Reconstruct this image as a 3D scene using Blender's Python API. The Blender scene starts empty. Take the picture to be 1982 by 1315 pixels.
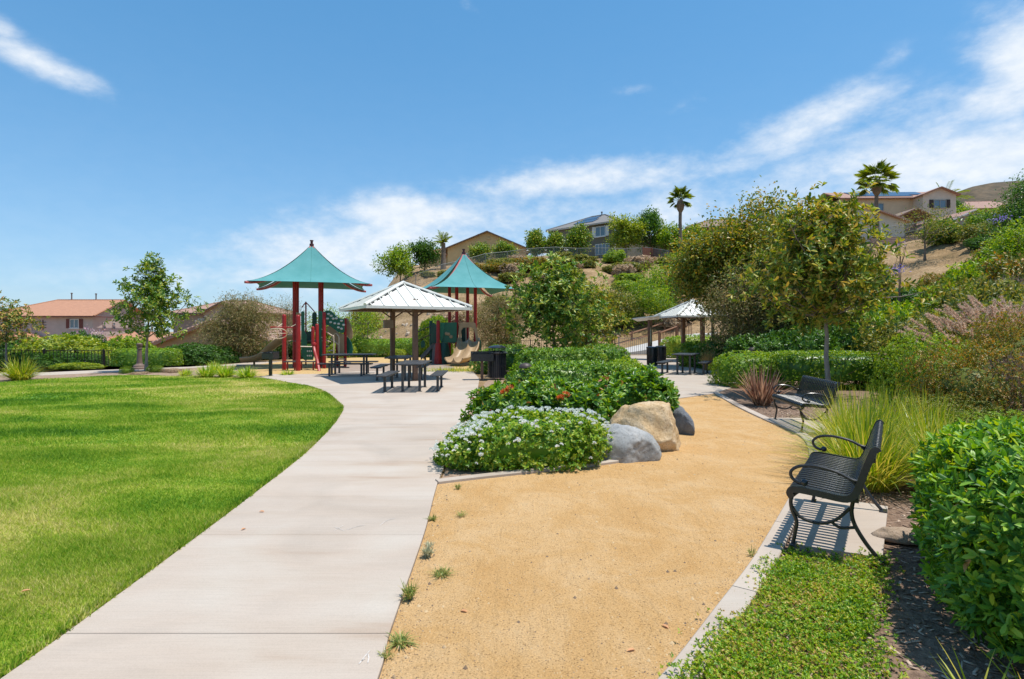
import bpy, math, random
import numpy as np
from mathutils import Vector, Matrix

# ---------------------------------------------------------------- camera, sky, sun, exposure
scene = bpy.context.scene
COL = scene.collection
F, CX, HY, H = 1100.0, 991.0, 641.0, 1.65        # measured: focal length and horizon in photo pixels, eye height in m

cam_d = bpy.data.cameras.new('camera')
cam = bpy.data.objects.new('camera', cam_d)
COL.objects.link(cam)
cam.location = (0, 0, H)
cam.rotation_euler = (math.radians(90), 0, 0)
cam_d.sensor_width = 36.0
cam_d.lens = 36.0 * F / 1982.0
cam_d.shift_y = (HY - 657.5) / 1982.0
cam_d.clip_start = 0.05
cam_d.clip_end = 9000
scene.camera = cam

SUN_EL = math.radians(72.5)
SUN_DIR = Vector((0.975, -0.16, 0)).normalized() * math.cos(SUN_EL) + Vector((0, 0, math.sin(SUN_EL)))
sun_d = bpy.data.lights.new('sun', 'SUN')
sun_d.energy = 4.0
sun_d.angle = math.radians(0.53)
sun_d.color = (1.0, 0.955, 0.885)
sun = bpy.data.objects.new('sun', sun_d)
COL.objects.link(sun)
sun.rotation_euler = (-SUN_DIR).to_track_quat('-Z', 'Y').to_euler()
sun.location = (20, -10, 60)

vs = scene.view_settings
vs.view_transform = 'Standard'
vs.look = 'None'
vs.exposure = 0.42
vs.gamma = 1.0
vs.use_curve_mapping = False

world = bpy.data.worlds.new('World')
scene.world = world
world.use_nodes = True


def build_world():
    nt = world.node_tree
    N, L = nt.nodes, nt.links
    N.clear()

    def m(op, a, b=None, c=None):
        n = N.new('ShaderNodeMath')
        n.operation = op
        for i, v in enumerate((a, b, c)):
            if v is None:
                continue
            if isinstance(v, (int, float)):
                n.inputs[i].default_value = v
            else:
                L.new(v, n.inputs[i])
        return n.outputs[0]

    def sstep(x, a, b):
        n = N.new('ShaderNodeMapRange')
        n.interpolation_type = 'SMOOTHSTEP'
        L.new(x, n.inputs[0])
        n.inputs[1].default_value, n.inputs[2].default_value = a, b
        n.inputs[3].default_value, n.inputs[4].default_value = 0, 1
        return n.outputs[0]

    sky = N.new('ShaderNodeTexSky')
    sky.sky_type = 'NISHITA'
    sky.sun_disc = False
    sky.sun_elevation = SUN_EL
    sky.sun_rotation = math.atan2(SUN_DIR.x, SUN_DIR.y)
    sky.altitude = 200
    sky.air_density = 1.0
    sky.dust_density = 0.6
    sky.ozone_density = 2.2
    hsv = N.new('ShaderNodeHueSaturation')
    hsv.inputs['Hue'].default_value = 0.487
    hsv.inputs['Saturation'].default_value = 1.30
    hsv.inputs['Value'].default_value = 1.0
    L.new(sky.outputs[0], hsv.inputs['Color'])
    gm = N.new('ShaderNodeGamma')
    gm.inputs[1].default_value = 0.57
    L.new(hsv.outputs[0], gm.inputs[0])
    grade = N.new('ShaderNodeMix')
    grade.data_type = 'RGBA'
    grade.blend_type = 'MULTIPLY'
    grade.inputs[0].default_value = 1.0
    L.new(gm.outputs[0], grade.inputs[6])
    grade.inputs[7].default_value = (0.86, 1.31, 1.75, 1)

    tc = N.new('ShaderNodeTexCoord')
    sep = N.new('ShaderNodeSeparateXYZ')
    L.new(tc.outputs['Generated'], sep.inputs[0])
    x, y, z = sep.outputs
    ysafe = m('MAXIMUM', y, 0.12)
    u = m('DIVIDE', x, ysafe)
    v = m('DIVIDE', z, ysafe)
    # cloud detail: noise on the direction itself, stretched sideways
    mp = N.new('ShaderNodeMapping')
    mp.inputs['Scale'].default_value = (2.4, 2.4, 4.6)
    mp.inputs['Rotation'].default_value = (0, math.radians(9), 0)
    L.new(tc.outputs['Generated'], mp.inputs[0])
    nz = N.new('ShaderNodeTexNoise')
    nz.inputs['Scale'].default_value = 2.4
    nz.inputs['Detail'].default_value = 9
    nz.inputs['Roughness'].default_value = 0.58
    nz.inputs['Distortion'].default_value = 0.25
    L.new(mp.outputs[0], nz.inputs['Vector'])
    nz2 = N.new('ShaderNodeTexNoise')
    nz2.inputs['Scale'].default_value = 13
    nz2.inputs['Detail'].default_value = 6
    nz2.inputs['Roughness'].default_value = 0.6
    L.new(mp.outputs[0], nz2.inputs['Vector'])
    big = N.new('ShaderNodeTexNoise')
    big.inputs['Scale'].default_value = 1.3
    big.inputs['Detail'].default_value = 2
    L.new(mp.outputs[0], big.inputs['Vector'])
    n1 = m('SUBTRACT', nz.outputs[0], 0.5)
    n2 = m('SUBTRACT', nz2.outputs[0], 0.5)

    def blob(cu, cv, ru, rv, rot, amp):
        du = m('SUBTRACT', u, cu)
        dv = m('SUBTRACT', v, cv)
        c, s = math.cos(rot), math.sin(rot)
        a = m('ADD', m('MULTIPLY', du, c / ru), m('MULTIPLY', dv, s / ru))
        b = m('ADD', m('MULTIPLY', du, -s / rv), m('MULTIPLY', dv, c / rv))
        q = m('ADD', m('MULTIPLY', a, a), m('MULTIPLY', b, b))
        e = m('POWER', 2.718, m('MULTIPLY', q, -1.0))
        return m('MULTIPLY', e, amp)

    blobs = [(-0.22, 0.145, 0.28, 0.060, 0.0, 0.80), (-0.17, 0.205, 0.13, 0.036, 0.0, 1.0),
             (0.12, 0.265, 0.22, 0.035, 0.08, 0.75), (0.18, 0.20, 0.32, 0.055, 0.0, 0.55),
             (0.50, 0.355, 0.17, 0.040, 0.42, 0.80), (0.34, 0.29, 0.16, 0.030, 0.10, 0.55),
             (0.78, 0.30, 0.26, 0.075, 0.15, 1.0), (0.62, 0.23, 0.36, 0.080, 0.0, 0.66),
             (0.92, 0.49, 0.095, 0.090, 0.5, 1.25), (0.86, 0.40, 0.11, 0.045, 0.3, 0.75),
             (1.05, 0.36, 0.20, 0.12, 0.2, 0.8), (0.80, 0.29, 0.42, 0.13, 0.1, 0.52),
             (-0.84, 0.475, 0.13, 0.024, -0.42, 0.72), (-0.90, 0.535, 0.04, 0.02, -0.5, 0.6),
             (-0.35, 0.10, 0.40, 0.035, 0.0, 0.42), (0.215, 0.425, 0.035, 0.010, 0.1, 0.30),
             (0.67, 0.48, 0.045, 0.022, 0.6, 0.26), (0.68, 0.425, 0.04, 0.015, 0.2, 0.24), (-0.075, 0.57, 0.025, 0.014, -0.7, 0.24),
             (0.32, 0.40, 0.07, 0.018, 0.5, 0.20)]
    cov = None
    for bl in blobs:
        e = blob(*bl)
        cov = e if cov is None else m('MAXIMUM', cov, e)
    front = sstep(y, 0.1, 0.3)
    # the rest of the sky carries loose fair-weather cloud of the same kind
    loose = m('MULTIPLY', sstep(big.outputs[0], 0.52, 0.70), 0.55)
    cov = m('ADD', m('MULTIPLY', cov, front), m('MULTIPLY', m('SUBTRACT', 1.0, front), loose))
    dens = m('ADD', m('ADD', cov, m('MULTIPLY', n1, 1.35)), m('MULTIPLY', n2, 0.5))
    dens = sstep(dens, 0.02, 1.0)
    dens = m('MULTIPLY', dens, sstep(cov, 0.01, 0.22))
    dens = m('MULTIPLY', dens, 0.90)
    # thin haze that thickens evenly towards the horizon all round
    veil = m('MULTIPLY', m('POWER', 2.718, m('MULTIPLY', m('MAXIMUM', z, 0.0), -6.5)), 0.38)
    dens = m('ADD', dens, m('MULTIPLY', veil, m('SUBTRACT', 1.0, dens)))
    mix = N.new('ShaderNodeMix')
    mix.data_type = 'RGBA'
    mix.clamp_factor = True
    L.new(dens, mix.inputs[0])
    L.new(grade.outputs[2], mix.inputs[6])
    # cloud radiance, in the units of the sky texture
    cr = N.new('ShaderNodeMix')
    cr.data_type = 'RGBA'
    L.new(sstep(n2, -0.25, 0.25), cr.inputs[0])
    cr.inputs[6].default_value = (4.3, 4.75, 5.3, 1)
    cr.inputs[7].default_value = (5.2, 5.4, 5.6, 1)
    L.new(cr.outputs[2], mix.inputs[7])
    bg = N.new('ShaderNodeBackground')
    bg.inputs[1].default_value = 0.14
    L.new(mix.outputs[2], bg.inputs[0])
    out = N.new('ShaderNodeOutputWorld')
    L.new(bg.outputs[0], out.inputs[0])


build_world()

# ---------------------------------------------------------------- helpers
R = np.random.default_rng


def gp(px, py, z=0.0):
    """ground point (x, y) seen at a photo pixel, on the level z"""
    d = F * (H - z) / (py - HY)
    return ((px - CX) / F * d, d)


def ax(px, d):
    return (px - CX) / F * d


def az(py, d):
    return H + (HY - py) / F * d


def tag(o, label=None, cat=None, group=None, kind=None):
    if label: o['label'] = label
    if cat: o['category'] = cat
    if group: o['group'] = group
    if kind: o['kind'] = kind
    return o


def link(o, parent=None):
    COL.objects.link(o)
    if parent is not None:
        o.parent = parent
    return o


def empty(name, loc=(0, 0, 0), rz=0.0, label=None, cat=None, group=None):
    o = bpy.data.objects.new(name, None)
    o.empty_display_size = 0.1
    o.location = loc
    o.rotation_euler = (0, 0, rz)
    link(o)
    return tag(o, label, cat, group)


def copy_tree(o, parent=None):
    c = o.copy()
    COL.objects.link(c)
    c.parent = parent
    for ch in list(o.children):
        copy_tree(ch, c)
    return c


def mesh_np(name, V, faces_n, idx, mat, smooth=False):
    """V (n,3) float, faces_n: verts per face (int or array), idx: flat index array"""
    me = bpy.data.meshes.new(name)
    V = np.ascontiguousarray(V, dtype=np.float32)
    idx = np.ascontiguousarray(idx, dtype=np.int32).ravel()
    nf = len(idx) // faces_n if isinstance(faces_n, int) else len(faces_n)
    me.vertices.add(len(V))
    me.vertices.foreach_set('co', V.ravel())
    me.loops.add(len(idx))
    me.loops.foreach_set('vertex_index', idx)
    me.polygons.add(nf)
    if isinstance(faces_n, int):
        st = np.arange(nf, dtype=np.int32) * faces_n
    else:
        fn = np.asarray(faces_n, dtype=np.int32)
        st = np.concatenate([[0], np.cumsum(fn)[:-1]]).astype(np.int32)
    me.polygons.foreach_set('loop_start', st)
    if smooth:
        me.polygons.foreach_set('use_smooth', np.ones(nf, dtype=bool))
    me.update(calc_edges=True)
    if mat is not None:
        me.materials.append(mat)
    return me


def obj(name, me, parent=None, loc=None, rot=None, scale=None):
    o = bpy.data.objects.new(name, me)
    if loc is not None: o.location = loc
    if rot is not None: o.rotation_euler = rot
    if scale is not None: o.scale = scale
    return link(o, parent)


class MB:
    """collects shapes for ONE mesh"""
    def __init__(self):
        self.v, self.f = [], []

    def add(self, V, Fs):
        b = len(self.v)
        self.v += [tuple(map(float, p)) for p in V]
        self.f += [tuple(i + b for i in f) for f in Fs]
        return self

    def box(self, x0, x1, y0, y1, z0, z1, bev=0.0, M=None):
        if bev > 0:
            b = min(bev, (x1 - x0) / 2.01, (y1 - y0) / 2.01, (z1 - z0) / 2.01)
            V = []
            for z, i in ((z0, b), (z0 + b, 0), (z1 - b, 0), (z1, b)):
                V += [(x0 + i, y0 + i, z), (x1 - i, y0 + i, z), (x1 - i, y1 - i, z), (x0 + i, y1 - i, z)]
            Fs = [(3, 2, 1, 0), (12, 13, 14, 15)]
            for k in range(3):
                for j in range(4):
                    Fs.append((4 * k + j, 4 * k + (j + 1) % 4, 4 * k + 4 + (j + 1) % 4, 4 * k + 4 + j))
        else:
            V = [(x0, y0, z0), (x1, y0, z0), (x1, y1, z0), (x0, y1, z0), (x0, y0, z1), (x1, y0, z1), (x1, y1, z1), (x0, y1, z1)]
            Fs = [(3, 2, 1, 0), (4, 5, 6, 7), (0, 1, 5, 4), (1, 2, 6, 5), (2, 3, 7, 6), (3, 0, 4, 7)]
        if M is not None:
            V = [M @ Vector(p) for p in V]
        return self.add(V, Fs)

    def tube(self, pts, r, n=8, flat=None, cap=True):
        """tube along pts; r scalar or list; flat=(side, thickness factor) squashes along the up normal"""
        P = [Vector(p) for p in pts]
        k = len(P)
        rr = [r] * k if not hasattr(r, '__len__') else list(r)
        T = []
        for i in range(k):
            a = P[max(i - 1, 0)]; b = P[min(i + 1, k - 1)]
            t = (b - a)
            T.append(t.normalized() if t.length > 1e-9 else Vector((0, 0, 1)))
        ref = Vector((0, 0, 1)) if abs(T[0].z) < 0.9 else Vector((1, 0, 0))
        nrm = (ref - T[0] * ref.dot(T[0])).normalized()
        V = []
        for i in range(k):
            nrm = (nrm - T[i] * nrm.dot(T[i]))
            nrm = nrm.normalized() if nrm.length > 1e-6 else T[i].orthogonal().normalized()
            bi = T[i].cross(nrm)
            for j in range(n):
                a = 2 * math.pi * j / n + (math.pi / n)
                V.append(P[i] + (nrm * math.cos(a) + bi * math.sin(a)) * rr[i])
        Fs = []
        for i in range(k - 1):
            for j in range(n):
                Fs.append((i * n + j, i * n + (j + 1) % n, (i + 1) * n + (j + 1) % n, (i + 1) * n + j))
        if cap:
            Fs.append(tuple(range(n - 1, -1, -1)))
            Fs.append(tuple(range((k - 1) * n, k * n)))
        return self.add(V, Fs)

    def lathe(self, prof, n=16, c=(0, 0, 0), M=None):
        V, Fs = [], []
        for r, z in prof:
            for j in range(n):
                a = 2 * math.pi * j / n
                V.append((c[0] + r * math.cos(a), c[1] + r * math.sin(a), c[2] + z))
        k = len(prof)
        for i in range(k - 1):
            for j in range(n):
                Fs.append((i * n + j, i * n + (j + 1) % n, (i + 1) * n + (j + 1) % n, (i + 1) * n + j))
        Fs.append(tuple(range(n - 1, -1, -1)))
        Fs.append(tuple(range((k - 1) * n, k * n)))
        if M is not None:
            V = [M @ Vector(p) for p in V]
        return self.add(V, Fs)

    def prism(self, poly, z0, z1):
        """poly: ccw list of (x, y)"""
        n = len(poly)
        V = [(p[0], p[1], z0) for p in poly] + [(p[0], p[1], z1) for p in poly]
        Fs = [tuple(range(n - 1, -1, -1)), tuple(range(n, 2 * n))]
        for i in range(n):
            Fs.append((i, (i + 1) % n, n + (i + 1) % n, n + i))
        return self.add(V, Fs)

    def slab(self, quad, t):
        """a thick plate from a planar polygon, thickness t downwards along its normal"""
        Q = [Vector(p) for p in quad]
        nr = (Q[1] - Q[0]).cross(Q[2] - Q[0]).normalized()
        n = len(Q)
        V = Q + [q - nr * t for q in Q]
        Fs = [tuple(range(n)), tuple(range(2 * n - 1, n - 1, -1))]
        for i in range(n):
            Fs.append((i, n + i, n + (i + 1) % n, (i + 1) % n))
        return self.add(V, Fs)

    def mesh(self, name, mat, smooth=False):
        me = bpy.data.meshes.new(name)
        me.from_pydata(self.v, [], self.f)
        if mat is not None:
            me.materials.append(mat)
        if smooth:
            me.polygons.foreach_set('use_smooth', [True] * len(me.polygons))
            if hasattr(me, 'set_sharp_from_angle'):
                me.set_sharp_from_angle(angle=math.radians(40))
        me.update()
        return me

    def build(self, name, mat, parent=None, loc=None, rot=None, smooth=False):
        return obj(name, self.mesh(name, mat, smooth), parent, loc, rot)


# ---------------------------------------------------------------- materials
MATS = {}
LEAF_GAIN = 1.75


def nodes_of(name):
    mt = bpy.data.materials.new(name)
    mt.use_nodes = True
    nt = mt.node_tree
    nt.nodes.clear()
    return mt, nt.nodes, nt.links


def ramp(N, L, fac, stops):
    r = N.new('ShaderNodeValToRGB')
    e = r.color_ramp.elements
    while len(e) < len(stops):
        e.new(0.5)
    for i, (p, c) in enumerate(stops):
        e[i].position = p
        e[i].color = (*c, 1)
    L.new(fac, r.inputs[0])
    return r.outputs[0]


def pmat(name, c1, c2=None, scale=6.0, rough=0.6, bump=0.0, bscale=None, metal=0.0, detail=5, spec=0.4, island=0.0, stretch=None, coat=0.0):
    """plain painted / mineral surface: two-tone noise, optional relief, optional tone per loose piece"""
    if name in MATS:
        return MATS[name]
    mt, N, L = nodes_of(name)
    out = N.new('ShaderNodeOutputMaterial')
    b = N.new('ShaderNodeBsdfPrincipled')
    L.new(b.outputs[0], out.inputs[0])
    b.inputs['Roughness'].default_value = rough
    b.inputs['Metallic'].default_value = metal
    b.inputs['Specular IOR Level'].default_value = spec
    if coat: b.inputs['Coat Weight'].default_value = coat
    tc = N.new('ShaderNodeTexCoord')
    src = tc.outputs['Object']
    if stretch:
        mp = N.new('ShaderNodeMapping')
        mp.inputs['Scale'].default_value = stretch
        L.new(src, mp.inputs[0])
        src = mp.outputs[0]
    c2 = c2 or tuple(v * 0.78 for v in c1)
    nz = N.new('ShaderNodeTexNoise')
    nz.inputs['Scale'].default_value = scale
    nz.inputs['Detail'].default_value = detail
    nz.inputs['Roughness'].default_value = 0.62
    L.new(src, nz.inputs['Vector'])
    fac = nz.outputs[0]
    if island:
        g = N.new('ShaderNodeNewGeometry')
        mm = N.new('ShaderNodeMath'); mm.operation = 'MULTIPLY_ADD'
        L.new(g.outputs['Random Per Island'], mm.inputs[0])
        mm.inputs[1].default_value = island
        ad = N.new('ShaderNodeMath'); ad.operation = 'SUBTRACT'
        L.new(fac, ad.inputs[0]); ad.inputs[1].default_value = island / 2
        L.new(ad.outputs[0], mm.inputs[2])
        fac = mm.outputs[0]
    col = ramp(N, L, fac, [(0.32, c2), (0.68, c1)])
    L.new(col, b.inputs['Base Color'])
    if bump:
        nb = N.new('ShaderNodeTexNoise')
        nb.inputs['Scale'].default_value = bscale or scale * 6
        nb.inputs['Detail'].default_value = 6
        L.new(src, nb.inputs['Vector'])
        bp = N.new('ShaderNodeBump')
        bp.inputs['Strength'].default_value = bump
        bp.inputs['Distance'].default_value = 0.02
        L.new(nb.outputs[0], bp.inputs['Height'])
        L.new(bp.outputs[0], b.inputs['Normal'])
    MATS[name] = mt
    return mt


def leafmat(name, cols, trans=0.32, rough=0.42, spec=0.35, tcol=None, patch=0.0, pscale=1.2):
    """foliage: each leaf takes its own tone from the list; light passes through"""
    if name in MATS:
        return MATS[name]
    mt, N, L = nodes_of(name)
    out = N.new('ShaderNodeOutputMaterial')
    g = N.new('ShaderNodeNewGeometry')
    fac = g.outputs['Random Per Island']
    if patch:
        tc = N.new('ShaderNodeTexCoord')
        nz = N.new('ShaderNodeTexNoise')
        nz.inputs['Scale'].default_value = pscale
        nz.inputs['Detail'].default_value = 4
        L.new(tc.outputs['Object'], nz.inputs['Vector'])
        a = N.new('ShaderNodeMath'); a.operation = 'SUBTRACT'
        L.new(nz.outputs[0], a.inputs[0]); a.inputs[1].default_value = 0.5
        m2 = N.new('ShaderNodeMath'); m2.operation = 'MULTIPLY_ADD'; m2.use_clamp = True
        L.new(a.outputs[0], m2.inputs[0]); m2.inputs[1].default_value = patch * 2.4
        sc = N.new('ShaderNodeMath'); sc.operation = 'MULTIPLY_ADD'
        L.new(fac, sc.inputs[0]); sc.inputs[1].default_value = 1 - patch * 0.5; sc.inputs[2].default_value = patch * 0.25
        L.new(sc.outputs[0], m2.inputs[2])
        fac = m2.outputs[0]
    n = len(cols)
    cols = [tuple(min(0.8, v * LEAF_GAIN * w) for v, w in zip(c, (1.18, 1.0, 0.95))) if max(c) < 0.4 else c for c in cols]
    col = ramp(N, L, fac, [((i + 0.5) / n, c) for i, c in enumerate(cols)])
    b = N.new('ShaderNodeBsdfPrincipled')
    b.inputs['Roughness'].default_value = rough
    b.inputs['Specular IOR Level'].default_value = spec
    L.new(col, b.inputs['Base Color'])
    t = N.new('ShaderNodeBsdfTranslucent')
    hs = N.new('ShaderNodeHueSaturation')
    hs.inputs['Hue'].default_value = 0.485
    hs.inputs['Saturation'].default_value = 1.1
    hs.inputs['Value'].default_value = 1.6
    L.new(col, hs.inputs['Color'])
    L.new(hs.outputs[0], t.inputs[0])
    mx = N.new('ShaderNodeMixShader')
    mx.inputs[0].default_value = trans
    L.new(b.outputs[0], mx.inputs[1])
    L.new(t.outputs[0], mx.inputs[2])
    L.new(mx.outputs[0], out.inputs[0])
    MATS[name] = mt
    return mt


def glassmat(name, tint=(0.10, 0.16, 0.20)):
    if name in MATS:
        return MATS[name]
    mt, N, L = nodes_of(name)
    out = N.new('ShaderNodeOutputMaterial')
    b = N.new('ShaderNodeBsdfPrincipled')
    b.inputs['Base Color'].default_value = (*tint, 1)
    b.inputs['Roughness'].default_value = 0.06
    b.inputs['Specular IOR Level'].default_value = 0.8
    L.new(b.outputs[0], out.inputs[0])
    MATS[name] = mt
    return mt

# ---------------------------------------------------------------- foliage generators
def unit(a):
    return a / np.maximum(np.linalg.norm(a, axis=-1, keepdims=True), 1e-9)


def rdir(rng, n):
    return unit(rng.normal(size=(n, 3)))


def leaves(P, D, Nn, Ln, Wd, oval=False, fold=0.22, curl=0.10):
    """one leaf per row; returns vertices, face index rows (quads for oval leaves, else triangles), verts per face"""
    n = len(P)
    D = unit(D)
    S = unit(np.cross(D, Nn))
    U = np.cross(S, D)
    Ln = np.broadcast_to(np.asarray(Ln, float), (n,))[:, None]
    Wd = np.broadcast_to(np.asarray(Wd, float), (n,))[:, None]
    if oval:
        V = np.empty((n, 6, 3))
        V[:, 0] = P
        V[:, 1] = P + D * Ln * 0.38 + S * Wd * 0.42 + U * Wd * fold
        V[:, 2] = P + D * Ln * 0.76 + S * Wd * 0.46 + U * (Wd * fold - Ln * curl * 0.4)
        V[:, 3] = P + D * Ln - U * Ln * curl
        V[:, 4] = P + D * Ln * 0.76 - S * Wd * 0.46 + U * (Wd * fold - Ln * curl * 0.4)
        V[:, 5] = P + D * Ln * 0.38 - S * Wd * 0.42 + U * Wd * fold
        I = (np.arange(n)[:, None] * 6 + np.array([0, 1, 2, 3, 0, 3, 4, 5])[None, :])
        return V.reshape(-1, 3), I.reshape(-1, 4), 4
    V = np.empty((n, 4, 3))
    V[:, 0] = P
    V[:, 1] = P + D * Ln * 0.5 + S * Wd * 0.5 + U * Wd * fold
    V[:, 2] = P + D * Ln - U * Ln * curl
    V[:, 3] = P + D * Ln * 0.5 - S * Wd * 0.5 + U * Wd * fold
    I = (np.arange(n)[:, None] * 4 + np.array([0, 1, 2, 0, 2, 3])[None, :])
    return V.reshape(-1, 3), I.reshape(-1, 3), 3


def whorl(rng, P, A, k, L, W, tilt=(0.65, 1.45), oval=False, **kw):
    """k leaves around each twig tip P with axis A"""
    n = len(P)
    A = unit(A)
    ref = np.where(np.abs(A[:, 2:3]) < 0.9, np.array([[0, 0, 1.0]]), np.array([[1.0, 0, 0]]))
    E1 = unit(np.cross(A, ref)); E2 = np.cross(A, E1)
    ph = rng.uniform(0, 6.283, (n, 1)) + np.arange(k)[None] * 2.4 + rng.normal(0, 0.25, (n, k))
    ti = rng.uniform(tilt[0], tilt[1], (n, k))
    rad = E1[:, None] * np.cos(ph)[..., None] + E2[:, None] * np.sin(ph)[..., None]
    D = A[:, None] * np.cos(ti)[..., None] + rad * np.sin(ti)[..., None]
    Nn = A[:, None] * np.sin(ti)[..., None] - rad * np.cos(ti)[..., None]
    Nn = Nn + rng.normal(0, 0.18, Nn.shape)
    base = P[:, None] - A[:, None] * (np.arange(k)[None, :, None] / k * L * 0.55) + rng.normal(0, L * 0.06, (n, k, 3))
    s = rng.uniform(0.7, 1.15, (n, k))
    return leaves(base.reshape(-1, 3), D.reshape(-1, 3), Nn.reshape(-1, 3), (L * s).ravel(), (W * s).ravel(), oval, **kw)


def scatter_leaves(rng, P, L, W, up=0.35, out=None, oval=False, **kw):
    n = len(P)
    D = rdir(rng, n) + np.array([0, 0, up])
    if out is not None:
        D = D + out
    Nn = rdir(rng, n) * 0.7 + np.array([0, 0, 0.9])
    s = rng.uniform(0.7, 1.25, n)
    return leaves(P, D, Nn, L * s, W * s, oval, **kw)


def join(parts):
    """parts: list of (V, I, fn); same fn"""
    Vs, Is, b = [], [], 0
    for V, I, fn in parts:
        Vs.append(V); Is.append(I + b); b += len(V)
    return np.concatenate(Vs), np.concatenate(Is), parts[0][2]


def twigs(A, B, r):
    """thin three-sided stalks from A to B"""
    n = len(A)
    T = unit(B - A)
    ref = np.where(np.abs(T[:, 2:3]) < 0.9, np.array([[0, 0, 1.0]]), np.array([[1.0, 0, 0]]))
    E1 = unit(np.cross(T, ref)); E2 = np.cross(T, E1)
    r = np.broadcast_to(np.asarray(r, float), (n,))[:, None]
    V = np.empty((n, 6, 3))
    for j in range(3):
        a = 2.0944 * j
        o = E1 * math.cos(a) + E2 * math.sin(a)
        V[:, j] = A + o * r
        V[:, 3 + j] = B + o * r * 0.5
    f = np.array([0, 1, 4, 3, 1, 2, 5, 4, 2, 0, 3, 5])
    I = np.arange(n)[:, None] * 6 + f[None]
    return V.reshape(-1, 3), I.reshape(-1, 4), 4


def blades(rng, P, az_, L, lean, W, segs=4, droop=0.55, jit=0.12):
    """arching strap leaves: base points P, heading az_, length L, lean 0 upright .. 1 flat"""
    n = len(P)
    L = np.broadcast_to(np.asarray(L, float), (n,)); lean = np.broadcast_to(np.asarray(lean, float), (n,))
    W = np.broadcast_to(np.asarray(W, float), (n,))
    out = np.stack([np.cos(az_), np.sin(az_), np.zeros(n)], 1)
    side = np.stack([-np.sin(az_ + rng.normal(0, 0.5, n)), np.cos(az_), np.zeros(n)], 1)
    side = unit(side)
    V = np.empty((n, (segs + 1) * 2, 3))
    for i in range(segs + 1):
        t = i / segs
        p = P + out * (L * (lean * t + droop * lean * t * t * 0.5))[:, None]
        p[:, 2] += L * (t * (1 - 0.45 * lean) - droop * lean * t ** 2.4)
        w = (W * (0.55 + 0.45 * math.sin(min(1, t * 2.2) * 1.57)) * (1 - t ** 2.2) + 0.0004)[:, None]
        V[:, 2 * i] = p + side * w / 2
        V[:, 2 * i + 1] = p - side * w / 2
    q = []
    for i in range(segs):
        q += [2 * i, 2 * i + 1, 2 * i + 3, 2 * i + 2]
    I = np.arange(n)[:, None] * ((segs + 1) * 2) + np.array(q)[None]
    return V.reshape(-1, 3), I.reshape(-1, 4), 4


def super_surface(rng, n, r, e, zmin=-1.0):
    """points and outward normals on a superellipsoid with radii r and exponent e, only above z = zmin * r[2]"""
    rx, ry, rz = r
    ar = np.array([ry * rz, ry * rz, rx * rz, rx * rz, rx * ry, rx * ry])
    face = rng.choice(6, size=int(n * 2.2) + 50, p=ar / ar.sum())
    q = rng.uniform(-1, 1, (len(face), 3))
    for k in range(6):
        q[face == k, k // 2] = 1 if k % 2 else -1
    s = (np.abs(q) ** e).sum(1) ** (-1 / e)
    q = q * s[:, None]
    q = q[q[:, 2] > zmin][:n]
    nr = np.sign(q) * np.abs(q) ** (e - 1) / np.array([rx, ry, rz])
    return q * np.array([rx, ry, rz]), unit(nr)


def lump(P, seed, f=1.0):
    """cheap smooth noise in -1..1 at points"""
    g = R(seed)
    s = 0
    for k in range(5):
        w = g.normal(size=3) * f * (1.4 ** k)
        s = s + np.sin(P @ w + g.uniform(0, 6.28)) / (1 + 0.35 * k)
    return s / 2.6


def core_mesh(name, r, e, mat, scale, seed, zoff):
    """lumpy inner mass of a shrub (dense inner leaves and twigs)"""
    u = np.linspace(0, 2 * math.pi, 25)[:-1]
    v = np.linspace(-0.5, 1.5707, 9)
    q = np.array([[math.cos(b) * math.cos(a), math.cos(b) * math.sin(a), math.sin(b)] for b in v for a in u])
    s = (np.abs(q) ** e).sum(1) ** (-1 / e)
    P = q * s[:, None] * np.array(r) * scale
    P = P * (1 + 0.12 * lump(P, seed, 3.0 / max(0.3, min(r))))[:, None]
    P[:, 2] += zoff
    P[:, 2] = np.maximum(P[:, 2], 0.0)
    I = []
    for i in range(8):
        for j in range(24):
            I.append((i * 24 + j, i * 24 + (j + 1) % 24, (i + 1) * 24 + (j + 1) % 24, (i + 1) * 24 + j))
    return P, np.array(I)


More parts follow.
